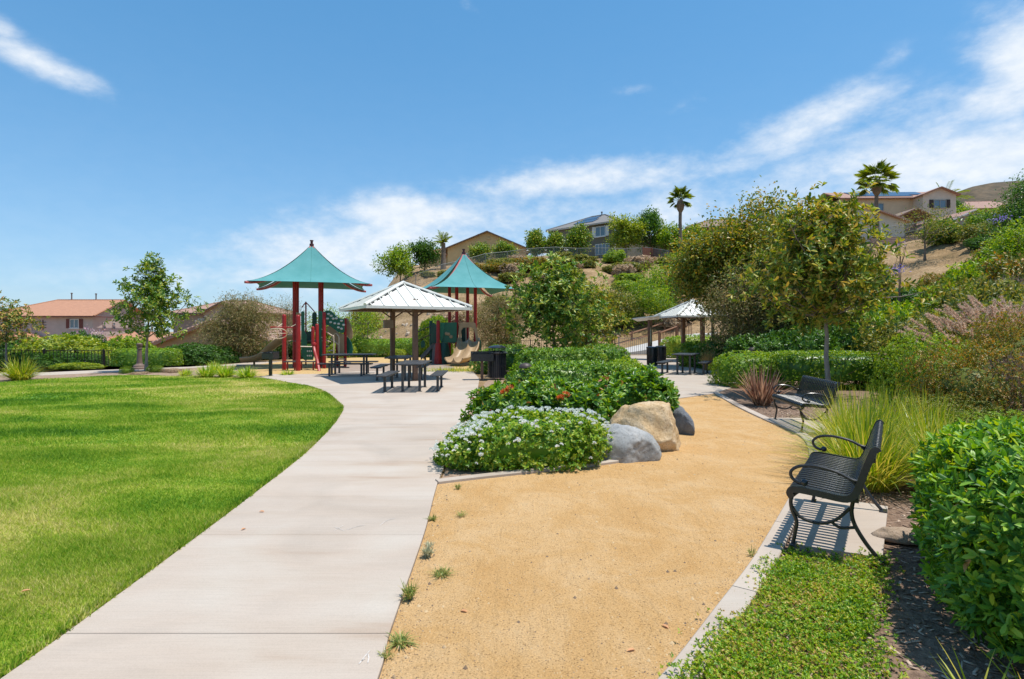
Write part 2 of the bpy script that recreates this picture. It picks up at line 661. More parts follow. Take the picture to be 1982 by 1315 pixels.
def shrub_mesh(name, r, mat, n, L, W, seed, e=2.4, style='whorl', k=7, lumpy=0.16, lf=2.2, depth=0.22, tilt=(0.6, 1.45), oval=False,
               core=0.80, flat_bottom=True, up=0.5, zc=None, shape=None):
    """leaf shell over a lumpy core, base at z=0; r = (rx, ry, height)"""
    rng = R(seed)
    rx, ry, h = r
    rz = h * (0.5 if e > 3.2 else 0.62)
    c = h - rz if zc is None else zc
    P, Nr = super_surface(rng, n, (rx, ry, rz), e)
    f = lf / max(0.25, min(rx, ry, h))
    P = P * (1 + lumpy * lump(P, seed + 1, f))[:, None]
    P = P - Nr * (rng.random((len(P), 1)) ** 1.6) * depth * min(rx, ry, h)
    P[:, 2] += c
    keep = P[:, 2] > 0.015
    P, Nr = P[keep], Nr[keep]
    if shape is not None:
        P = shape(P)
    if style == 'whorl':
        V, I, fn = whorl(rng, P, Nr + np.array([0, 0, up]) + rng.normal(0, 0.35, P.shape), k, L, W, tilt, oval)
    else:
        V, I, fn = scatter_leaves(rng, P, L, W, up=up, out=Nr * 0.8, oval=oval)
    V[:, 2] = np.maximum(V[:, 2], 0.012)
    parts = [(V, I, fn)]
    nf = [fn] * len(I)
    if core:
        cv, ci = core_mesh(name, (rx, ry, rz), e, mat, core, seed + 5, c)
        if shape is not None:
            cv = shape(cv)
        if fn == 4:
            parts.append((cv, ci, 4))
        else:
            tri = np.concatenate([ci[:, [0, 1, 2]], ci[:, [0, 2, 3]]])
            parts.append((cv, tri, 3))
    V, I, fn = join(parts)
    return mesh_np(name, V, fn, I, mat)


def stem_mesh(seed, h, spread, n, r, mat, name='stem'):
    rng = R(seed)
    mb = MB()
    for i in range(n):
        a = rng.uniform(0, 6.28)
        o = rng.uniform(0.2, 1) * spread
        b = (math.cos(a) * o * 0.2, math.sin(a) * o * 0.2, 0)
        m_ = (math.cos(a) * o * 0.5, math.sin(a) * o * 0.5, h * 0.45)
        t = (math.cos(a) * o, math.sin(a) * o, h * rng.uniform(0.7, 0.95))
        mb.tube([b, m_, t], [r, r * 0.7, r * 0.3], 5)
    return mb.mesh(name, mat)


def shrub(name, label, cat, loc, me, stem=None, group=None, rz=0.0, scale=None, part='foliage'):
    o = empty(name, loc, rz, label, cat, group)
    if scale is not None:
        o.scale = scale
    f = obj(part, me, o)
    if stem is not None:
        obj('stem', stem, o)
    return o


def make_tree(name, label, loc, height, trunk_h, cr, leaf_mat, bark, seed, clumps=160, per=12, L=0.13, W=0.05, trunk_r=0.06, sigma=0.16,
              lean=(0, 0), style='whorl', group=None, power=0.45, gaps=0.35, oval=False, taper=0.0, tilt=(0.6, 1.5), limbs=9, droop=0.0, cat='tree', stake=None, stalk=0.006):
    """tapered trunk, limbs, twigs to every clump, leaves in clumps; cr = crown radii (x, y)"""
    rng = R(seed)
    ch = (height - trunk_h) / 2
    cc = np.array([lean[0], lean[1], trunk_h + ch])
    rad = np.array([cr[0], cr[1], ch])
    C = []
    while len(C) < clumps:
        q = rdir(rng, 400) * (rng.random((400, 1)) ** power)
        nv = lump(q * rad, seed + 3, 2.6 / max(0.5, min(rad)))
        q = q[nv > -0.55 + gaps]
        wz = 1 - taper * np.clip(q[:, 2], -0.3, 1)
        q = q * np.stack([wz, wz, np.ones_like(wz)], 1)
        C += list(q * rad * (1 + 0.16 * rng.normal(size=(len(q), 1))) + cc)
    C = np.array(C[:clumps])
    root = empty(name, loc, 0, label, cat, group)
    mb = MB()
    # trunk
    top = trunk_h + 2 * ch * 0.72
    tp = []
    for i in range(9):
        t = i / 8
        w = 0.035 * height * 0.3
        tp.append((lean[0] * t ** 1.5 + rng.normal(0, w) * t * (1 - 0.2 * t), lean[1] * t ** 1.5 + rng.normal(0, w) * t, t * top))
    tr = [trunk_r * (1.35 if i == 0 else 1.0) * (1 - 0.80 * i / 8) for i in range(9)]
    mb.tube(tp, tr, 9)
    nodes = [np.array(p) for i, p in enumerate(tp) if p[2] > trunk_h * 0.92]
    for k in range(limbs):
        j = rng.integers(0, max(1, len(nodes) - 2)) if len(nodes) > 2 else 0
        b = np.array(tp[int(min(7, max(math.ceil(trunk_h * 0.95 / top * 8), 1) + rng.integers(0, 4)))])
        tgt = C[rng.integers(len(C))]
        for _ in range(6):
            alt = C[rng.integers(len(C))]
            if np.linalg.norm(alt[:2] - cc[:2]) > np.linalg.norm(tgt[:2] - cc[:2]) and alt[2] > b[2] - 0.1:
                tgt = alt
        mid = b * 0.5 + tgt * 0.5 + np.array([rng.normal(0, .06), rng.normal(0, .06), -0.10 * np.linalg.norm(tgt - b)])
        q1 = b * 0.75 + mid * 0.25; q3 = mid * 0.4 + tgt * 0.6
        r0 = trunk_r * rng.uniform(0.28, 0.5)
        mb.tube([b, q1 * 0.5 + mid * 0.5, q3, tgt], [r0, r0 * 0.75, r0 * 0.5, r0 * 0.22], 6)
        nodes += [q1 * 0.5 + mid * 0.5, mid, q3, q3 * .5 + tgt * .5]
    ND = np.array(nodes)
    obj('trunk', mb.mesh('trunk', bark, True), root)
    # twigs
    dist = ((C[:, None] - ND[None]) ** 2).sum(-1)
    ok = dist.min(1) < (0.5 * rad.max() if style != 'whorl' else 0.7 * rad.max()) ** 2      # no foliage adrift from the branches
    C, dist = C[ok], dist[ok]
    near = ND[dist.argmin(1)]
    bark = TWIG
    tv, ti, _ = twigs(near, C, stalk * rng.uniform(0.6, 1.2, len(C)))
    obj('twig', mesh_np('twig', tv, 4, ti, bark), root)['kind'] = 'stuff'
    # leaves
    outw = unit((C - cc) / rad)
    if style == 'whorl':
        per_w = max(1, per // 7)
        PP = np.repeat(C, per_w, 0) + rng.normal(0, sigma, (len(C) * per_w, 3))
        AA = np.repeat(outw, per_w, 0) * 0.8 + np.array([0, 0, 0.6 - droop]) + rng.normal(0, 0.5, (len(C) * per_w, 3))
        V, I, fn = whorl(rng, PP, AA, 7, L, W, tilt, oval)
    else:
        PP = np.repeat(C, per, 0) + rng.normal(0, sigma, (len(C) * per, 3))
        V, I, fn = scatter_leaves(rng, PP, L, W, up=0.2 - droop, out=np.repeat(outw, per, 0) * 0.5, oval=oval)
    cw = obj('crown', mesh_np('crown', V, fn, I, leaf_mat), root)
    return root


# ---------------------------------------------------------------- terrain
FOOT = np.array([(-90, 88), (-46, 66), (-24, 53), (-10, 44), (3, 41.5), (12, 42), (17, 36), (18, 29), (15.5, 21), (11.4, 16.3), (8.9, 12.5), (7.5, 10), (6.5, 6.5),
                 (5.6, 3.2), (5.2, -8), (5.2, -60)], float)
PROF_S = [0, 1.5, 4, 10, 24, 30, 36, 44, 60, 90, 140, 300]
PROF_Z = [0, 0.7, 1.8, 4.1, 8.9, 10.4, 11.6, 12.6, 15.6, 18, 21, 30]


def sst(a, b, x):
    t = np.clip((x - a) / (b - a), 0, 1)
    return t * t * (3 - 2 * t)


def foot_dist(x, y):
    x = np.asarray(x, float); y = np.asarray(y, float)
    best = np.full(x.shape, 1e9); sg = np.ones(x.shape)
    for a, b in zip(FOOT[:-1], FOOT[1:]):
        d = b - a
        t = np.clip(((x - a[0]) * d[0] + (y - a[1]) * d[1]) / (d @ d), 0, 1)
        ex, ey = x - (a[0] + t * d[0]), y - (a[1] + t * d[1])
        q = ex * ex + ey * ey
        cr = d[0] * ey - d[1] * ex
        up = q < best - 1e-9
        best = np.where(up, q, best)
        sg = np.where(up, np.sign(cr), sg)
    return np.sqrt(best) * sg


def hgt(x, y):
    x = np.asarray(x, float); y = np.asarray(y, float)
    s = foot_dist(x, y)
    hill = np.interp(s, PROF_S, PROF_Z) * sst(-11, 3, x + 13 + 0.22 * (y - 68))
    rough = sst(1, 9, s) * (0.22 * np.sin(x * 0.9 + y * 0.35) * np.sin(y * 0.7 - x * 0.2) + 0.18 * np.sin(x * 1.9 + 1) * np.sin(y * 1.7)) * (1 - sst(26, 34, s) * 0.8)
    # the park drops away to the left behind the walkway
    y0 = 24 + 17 * sst(-18, -11, x)
    drop = -np.minimum(2.7, np.maximum(0, y - y0) * 0.075) * (1 - sst(-9, 4, x))
    return hill + rough + np.where(s > 0, drop * np.exp(-np.maximum(s, 0) / 4), drop)


def hz(x, y):
    return float(hgt(np.array([x]), np.array([y]))[0])


# materials of the ground
def ground_mats():
    # hillside and open soil: dry tan earth with darker scrub stains
    mt, N, L = nodes_of('dry_soil')
    out = N.new('ShaderNodeOutputMaterial'); b = N.new('ShaderNodeBsdfPrincipled'); L.new(b.outputs[0], out.inputs[0])
    b.inputs['Roughness'].default_value = 0.95; b.inputs['Specular IOR Level'].default_value = 0.1
    tc = N.new('ShaderNodeTexCoord')
    n1 = N.new('ShaderNodeTexNoise'); n1.inputs['Scale'].default_value = 0.35; n1.inputs['Detail'].default_value = 8; L.new(tc.outputs['Object'], n1.inputs['Vector'])
    n2 = N.new('ShaderNodeTexNoise'); n2.inputs['Scale'].default_value = 4.0; n2.inputs['Detail'].default_value = 8; n2.inputs['Roughness'].default_value = 0.7
    L.new(tc.outputs['Object'], n2.inputs['Vector'])
    c1 = ramp(N, L, n1.outputs[0], [(0.30, (0.20, 0.15, 0.075)), (0.45, (0.36, 0.24, 0.125)), (0.62, (0.47, 0.33, 0.19)), (0.8, (0.38, 0.26, 0.15))])
    c2 = ramp(N, L, n2.outputs[0], [(0.3, (0.55, 0.5, 0.45)), (0.6, (1, 1, 1))])
    mx = N.new('ShaderNodeMix'); mx.data_type = 'RGBA'; mx.blend_type = 'MULTIPLY'; mx.inputs[0].default_value = 0.8
    L.new(c1, mx.inputs[6]); L.new(c2, mx.inputs[7]); L.new(mx.outputs[2], b.inputs['Base Color'])
    bp = N.new('ShaderNodeBump'); bp.inputs['Strength'].default_value = 0.9; bp.inputs['Distance'].default_value = 0.25
    L.new(n2.outputs[0], bp.inputs['Height']); L.new(bp.outputs[0], b.inputs['Normal'])
    MATS['dry_soil'] = mt

    # decomposed granite
    mt, N, L = nodes_of('granite_fines')
    out = N.new('ShaderNodeOutputMaterial'); b = N.new('ShaderNodeBsdfPrincipled'); L.new(b.outputs[0], out.inputs[0])
    b.inputs['Roughness'].default_value = 0.95; b.inputs['Specular IOR Level'].default_value = 0.12
    tc = N.new('ShaderNodeTexCoord')
    n1 = N.new('ShaderNodeTexNoise'); n1.inputs['Scale'].default_value = 1.5; n1.inputs['Detail'].default_value = 10; n1.inputs['Roughness'].default_value = 0.76
    n1.inputs['Distortion'].default_value = 0.6
    n2 = N.new('ShaderNodeTexNoise'); n2.inputs['Scale'].default_value = 95; n2.inputs['Detail'].default_value = 5; n2.inputs['Roughness'].default_value = 0.75
    vr = N.new('ShaderNodeTexVoronoi'); vr.inputs['Scale'].default_value = 130
    for n in (n1, n2, vr): L.new(tc.outputs['Object'], n.inputs['Vector'])
    c1 = ramp(N, L, n1.outputs[0], [(0.28, (0.455, 0.264, 0.102)), (0.46, (0.50, 0.310, 0.136)), (0.60, (0.54, 0.358, 0.182)), (0.76, (0.53, 0.38, 0.22))])
    c2 = ramp(N, L, n2.outputs[0], [(0.30, (0.30, 0.26, 0.22)), (0.44, (0.88, 0.87, 0.85)), (0.66, (1.16, 1.14, 1.10))])
    c3 = ramp(N, L, vr.outputs['Color'], [(0.08, (0.40, 0.36, 0.33)), (0.22, (0.98, 0.98, 0.98)), (0.85, (1.10, 1.08, 1.05))])
    mx = N.new('ShaderNodeMix'); mx.data_type = 'RGBA'; mx.blend_type = 'MULTIPLY'; mx.inputs[0].default_value = 0.9
    my = N.new('ShaderNodeMix'); my.data_type = 'RGBA'; my.blend_type = 'MULTIPLY'; my.inputs[0].default_value = 0.7
    L.new(c1, mx.inputs[6]); L.new(c2, mx.inputs[7]); L.new(mx.outputs[2], my.inputs[6]); L.new(c3, my.inputs[7]); L.new(my.outputs[2], b.inputs['Base Color'])
    # scuffed, trodden surface: shallow hollows and drag marks along the path
    mp = N.new('ShaderNodeMapping'); mp.inputs['Rotation'].default_value = (0, 0, math.radians(-34)); mp.inputs['Scale'].default_value = (7, 1.6, 1); L.new(tc.outputs['Object'], mp.inputs[0])
    n4 = N.new('ShaderNodeTexNoise'); n4.inputs['Scale'].default_value = 1.6; n4.inputs['Detail'].default_value = 6; n4.inputs['Distortion'].default_value = 0.8; L.new(mp.outputs[0], n4.inputs['Vector'])
    b0 = N.new('ShaderNodeBump'); b0.inputs['Strength'].default_value = 0.55; b0.inputs['Distance'].default_value = 0.035
    L.new(n4.outputs[0], b0.inputs['Height'])
    bp = N.new('ShaderNodeBump'); bp.inputs['Strength'].default_value = 0.9; bp.inputs['Distance'].default_value = 0.010
    L.new(n2.outputs[0], bp.inputs['Height']); L.new(b0.outputs[0], bp.inputs['Normal']); L.new(bp.outputs[0], b.inputs['Normal'])
    MATS['granite_fines'] = mt

    # broom-finished concrete, pinkish, with rust and grime stains
    mt, N, L = nodes_of('concrete')
    out = N.new('ShaderNodeOutputMaterial'); b = N.new('ShaderNodeBsdfPrincipled'); L.new(b.outputs[0], out.inputs[0])
    b.inputs['Roughness'].default_value = 0.85; b.inputs['Specular IOR Level'].default_value = 0.25
    tc = N.new('ShaderNodeTexCoord')
    n1 = N.new('ShaderNodeTexNoise'); n1.inputs['Scale'].default_value = 0.9; n1.inputs['Detail'].default_value = 7; n1.inputs['Distortion'].default_value = 0.8
    mp = N.new('ShaderNodeMapping'); mp.inputs['Scale'].default_value = (0.6, 3.5, 1); L.new(tc.outputs['Object'], mp.inputs[0])
    n3 = N.new('ShaderNodeTexNoise'); n3.inputs['Scale'].default_value = 0.8; n3.inputs['Detail'].default_value = 6; L.new(mp.outputs[0], n3.inputs['Vector'])
    n2 = N.new('ShaderNodeTexNoise'); n2.inputs['Scale'].default_value = 150; n2.inputs['Detail'].default_value = 4
    for n in (n1, n2): L.new(tc.outputs['Object'], n.inputs['Vector'])
    c1 = ramp(N, L, n1.outputs[0], [(0.30, (0.402, 0.340, 0.280)), (0.5, (0.455, 0.380, 0.312)), (0.7, (0.472, 0.412, 0.346))])
    c3 = ramp(N, L, n3.outputs[0], [(0.22, (0.80, 0.70, 0.62)), (0.36, (0.95, 0.925, 0.90)), (0.58, (1, 1, 1))])
    oi = N.new('ShaderNodeObjectInfo')
    nb = N.new('ShaderNodeTexNoise'); nb.inputs['Scale'].default_value = 60; nb.inputs['Detail'].default_value = 3
    mb_ = N.new('ShaderNodeMapping'); mb_.inputs['Scale'].default_value = (0.06, 2.2, 1); L.new(tc.outputs['Object'], mb_.inputs[0]); L.new(mb_.outputs[0], nb.inputs['Vector'])
    av = N.new('ShaderNodeMath'); av.operation = 'MULTIPLY_ADD'; av.inputs[1].default_value = 0.45; L.new(nb.outputs[0], av.inputs[0])
    ro = N.new('ShaderNodeMath'); ro.operation = 'MULTIPLY_ADD'; ro.inputs[1].default_value = 0.22; ro.inputs[2].default_value = -0.11; L.new(oi.outputs['Random'], ro.inputs[0])
    a2 = N.new('ShaderNodeMath'); a2.operation = 'MULTIPLY_ADD'; a2.inputs[1].default_value = 0.55; L.new(n2.outputs[0], a2.inputs[0]); L.new(ro.outputs[0], a2.inputs[2]); L.new(a2.outputs[0], av.inputs[2])
    c2 = ramp(N, L, av.outputs[0], [(0.3, (0.86, 0.86, 0.86)), (0.62, (1.03, 1.03, 1.03))])
    mx = N.new('ShaderNodeMix'); mx.data_type = 'RGBA'; mx.blend_type = 'MULTIPLY'; mx.inputs[0].default_value = 1
    my = N.new('ShaderNodeMix'); my.data_type = 'RGBA'; my.blend_type = 'MULTIPLY'; my.inputs[0].default_value = 1
    L.new(c1, mx.inputs[6]); L.new(c3, mx.inputs[7]); L.new(mx.outputs[2], my.inputs[6]); L.new(c2, my.inputs[7]); L.new(my.outputs[2], b.inputs['Base Color'])
    bp = N.new('ShaderNodeBump'); bp.inputs['Strength'].default_value = 0.25; bp.inputs['Distance'].default_value = 0.004
    L.new(n2.outputs[0], bp.inputs['Height']); L.new(bp.outputs[0], b.inputs['Normal'])
    MATS['concrete'] = mt

    # turf: soil and thatch under the blades, and the blades
    def turf(name, blade):
        mt, N, L = nodes_of(name)
        out = N.new('ShaderNodeOutputMaterial')
        tc = N.new('ShaderNodeTexCoord')
        mp = N.new('ShaderNodeMapping'); mp.inputs['Scale'].default_value = (0.55, 1.0, 1); L.new(tc.outputs['Object'], mp.inputs[0])
        n1 = N.new('ShaderNodeTexNoise'); n1.inputs['Scale'].default_value = 0.75; n1.inputs['Detail'].default_value = 7; n1.inputs['Roughness'].default_value = 0.66
        n1.inputs['Distortion'].default_value = 0.5
        L.new(mp.outputs[0], n1.inputs['Vector'])
        nw = N.new('ShaderNodeTexNoise'); nw.inputs['Scale'].default_value = 0.16; nw.inputs['Detail'].default_value = 3
        L.new(tc.outputs['Object'], nw.inputs['Vector'])
        ad = N.new('ShaderNodeMath'); ad.operation = 'MULTIPLY_ADD'; ad.inputs[1].default_value = 0.75; L.new(nw.outputs[0], ad.inputs[0])
        sb = N.new('ShaderNodeMath'); sb.operation = 'SUBTRACT'; sb.inputs[1].default_value = 0.375; L.new(n1.outputs[0], sb.inputs[0]); L.new(sb.outputs[0], ad.inputs[2])
        fac = ad.outputs[0]
        if blade:
            g = N.new('ShaderNodeNewGeometry')
            m2 = N.new('ShaderNodeMath'); m2.operation = 'MULTIPLY_ADD'; m2.inputs[1].default_value = 0.30
            L.new(g.outputs['Random Per Island'], m2.inputs[0])
            s2 = N.new('ShaderNodeMath'); s2.operation = 'SUBTRACT'; s2.inputs[1].default_value = 0.15; L.new(fac, s2.inputs[0]); L.new(s2.outputs[0], m2.inputs[2])
            fac = m2.outputs[0]
        st = [(0.21, (0.060, 0.175, 0.013)), (0.36, (0.155, 0.32, 0.018)), (0.46, (0.285, 0.425, 0.026)), (0.57, (0.45, 0.50, 0.06)), (0.70, (0.68, 0.60, 0.22))]
        if not blade:
            st = [(p, tuple(v * 0.8 for v in c)) for p, c in st]
        col = ramp(N, L, fac, st)
        b = N.new('ShaderNodeBsdfPrincipled'); b.inputs['Roughness'].default_value = 0.55; b.inputs['Specular IOR Level'].default_value = 0.2
        L.new(col, b.inputs['Base Color'])
        if blade:
            t = N.new('ShaderNodeBsdfTranslucent'); L.new(col, t.inputs[0])
            mx = N.new('ShaderNodeMixShader'); mx.inputs[0].default_value = 0.42
            L.new(b.outputs[0], mx.inputs[1]); L.new(t.outputs[0], mx.inputs[2]); L.new(mx.outputs[0], out.inputs[0])
        else:
            n2 = N.new('ShaderNodeTexNoise'); n2.inputs['Scale'].default_value = 40; n2.inputs['Detail'].default_value = 6; L.new(tc.outputs['Object'], n2.inputs['Vector'])
            bp = N.new('ShaderNodeBump'); bp.inputs['Strength'].default_value = 1; bp.inputs['Distance'].default_value = 0.03
            L.new(n2.outputs[0], bp.inputs['Height']); L.new(bp.outputs[0], b.inputs['Normal'])
            L.new(b.outputs[0], out.inputs[0])
        MATS[name] = mt
    turf('turf_soil', False)
    turf('turf_blade', True)


ground_mats()
MULCH = pmat('mulch', (0.30, 0.205, 0.145), (0.13, 0.085, 0.06), scale=22, rough=0.95, bump=1.0, bscale=60, spec=0.1)
BEDSOIL = pmat('bed_soil', (0.40, 0.29, 0.21), (0.22, 0.15, 0.105), scale=9, rough=0.95, bump=0.8, bscale=50, spec=0.1)
FIBER = pmat('wood_fiber', (0.62, 0.43, 0.20), (0.42, 0.27, 0.11), scale=16, rough=0.95, bump=1.0, bscale=50, spec=0.1)
ASPH = pmat('path_surfacing', (0.36, 0.285, 0.225), (0.29, 0.23, 0.185), scale=3, rough=0.95, bump=0.4, bscale=90, spec=0.1)
CONC = MATS['concrete']


def build_terrain():
    gx = np.concatenate([[-4000, -2000, -1000, -500, -300, -200], np.arange(-150, -40, 6.0), np.arange(-40, 62, 1.0), np.arange(62, 160, 4.0), [180, 220, 300, 500, 1000, 2000, 4000]])
    gy = np.concatenate([[-200, -100, -50, -25], np.arange(-12, 100, 1.0), np.arange(100, 180, 5.0), [190, 220, 260, 320, 400, 600, 1000, 2000, 5000]])
    X, Y = np.meshgrid(gx, gy)
    Z = hgt(X, Y)
    far = sst(150, 500, np.hypot(X, Y))
    Z = Z * (1 - far) + (-6) * far
    V = np.stack([X, Y, Z], -1).reshape(-1, 3)
    nx, ny = len(gx), len(gy)
    i, j = np.meshgrid(np.arange(ny - 1), np.arange(nx - 1), indexing='ij')
    a = i * nx + j
    I = np.stack([a, a + 1, a + nx + 1, a + nx], -1).reshape(-1, 4)
    o = obj('ground', mesh_np('ground', V, 4, I, MATS['dry_soil'], True))
    tag(o, 'dry tan soil of the park and the hillside behind it', kind='structure')


build_terrain()


def catmull(pts, n=8):
    P = [np.array(p, float) for p in pts]
    P = [2 * P[0] - P[1]] + P + [2 * P[-1] - P[-2]]
    out = []
    for i in range(1, len(P) - 2):
        for k in range(n):
            t = k / n
            a, b, c, d = P[i - 1], P[i], P[i + 1], P[i + 2]
            out.append(0.5 * ((2 * b) + (c - a) * t + (2 * a - 5 * b + 4 * c - d) * t * t + (3 * b - a - 3 * c + d) * t ** 3))
    out.append(P[-2])
    return [tuple(p) for p in out]


def poly_area(p):
    return 0.5 * sum(p[i][0] * p[(i + 1) % len(p)][1] - p[(i + 1) % len(p)][0] * p[i][1] for i in range(len(p)))


def ccw(p):
    return list(p) if poly_area(p) > 0 else list(p)[::-1]


def inside(x, y, poly):
    c = np.zeros(len(x), bool)
    n = len(poly)
    for i in range(n):
        x0, y0 = poly[i]; x1, y1 = poly[(i + 1) % n]
        if y0 == y1:
            continue
        hit = ((y0 > y) != (y1 > y)) & (x < (x1 - x0) * (y - y0) / (y1 - y0) + x0)
        c ^= hit
    return c


def sheet(name, poly, z0, z1, mat, label=None, parent=None):
    import bmesh
    bm = bmesh.new()
    p = ccw(poly)
    top = [bm.verts.new((q[0], q[1], z1)) for q in p]
    f = bm.faces.new(top)
    n = len(p)
    low = [bm.verts.new((q[0], q[1], z0)) for q in p]
    for i in range(n):
        bm.faces.new((low[i], low[(i + 1) % n], top[(i + 1) % n], top[i]))
    bmesh.ops.triangulate(bm, faces=[f])
    me = bpy.data.meshes.new(name)
    bm.to_mesh(me); bm.free()
    me.materials.append(mat)
    o = obj(name, me, parent)
    if parent is None:
        tag(o, label, kind='structure')
    return o


# measured edges on the ground plane
PATH_L = [(-2.30, -3), (-2.36, 1.0), (-2.39, 2.7), (-2.40, 3.05), (-2.49, 4.51), (-2.57, 5.57), (-2.69, 7.03), (-2.82, 8.10), (-3.09, 9.81), (-3.53, 11.86), (-4.05, 13.15), (-5.05, 15.25), (-6.3, 17.1), (-8.26, 19.3)]
PATH_R = [(-0.58, -3), (-0.60, 1.0), (-0.63, 2.69), (-0.66, 3.04), (-0.707, 4.55), (-0.775, 5.65), (-0.80, 6.17), (-0.82, 7.03), (-0.86, 8.1), (-0.86, 9.81)]
CURB = [(-0.45, 1.3), (0.30, 2.22), (0.714, 2.69), (1.22, 3.37), (1.645, 3.95), (1.99, 4.46), (2.69, 5.52), (3.42, 6.62), (4.02, 7.70), (4.42, 8.68), (4.58, 9.65), (4.62, 10.37), (4.80, 11.94), (5.10, 13.85), (5.30, 15.0)]
LS = catmull(PATH_L, 8)
RS = catmull(PATH_R, 8)
CS = catmull(CURB, 8)


def edge_at(poly, y):
    for a, b in zip(poly[:-1], poly[1:]):
        if a[1] <= y <= b[1]:
            t = (y - a[1]) / (b[1] - a[1] + 1e-9)
            return a[0] + (b[0] - a[0]) * t
    return poly[-1][0]


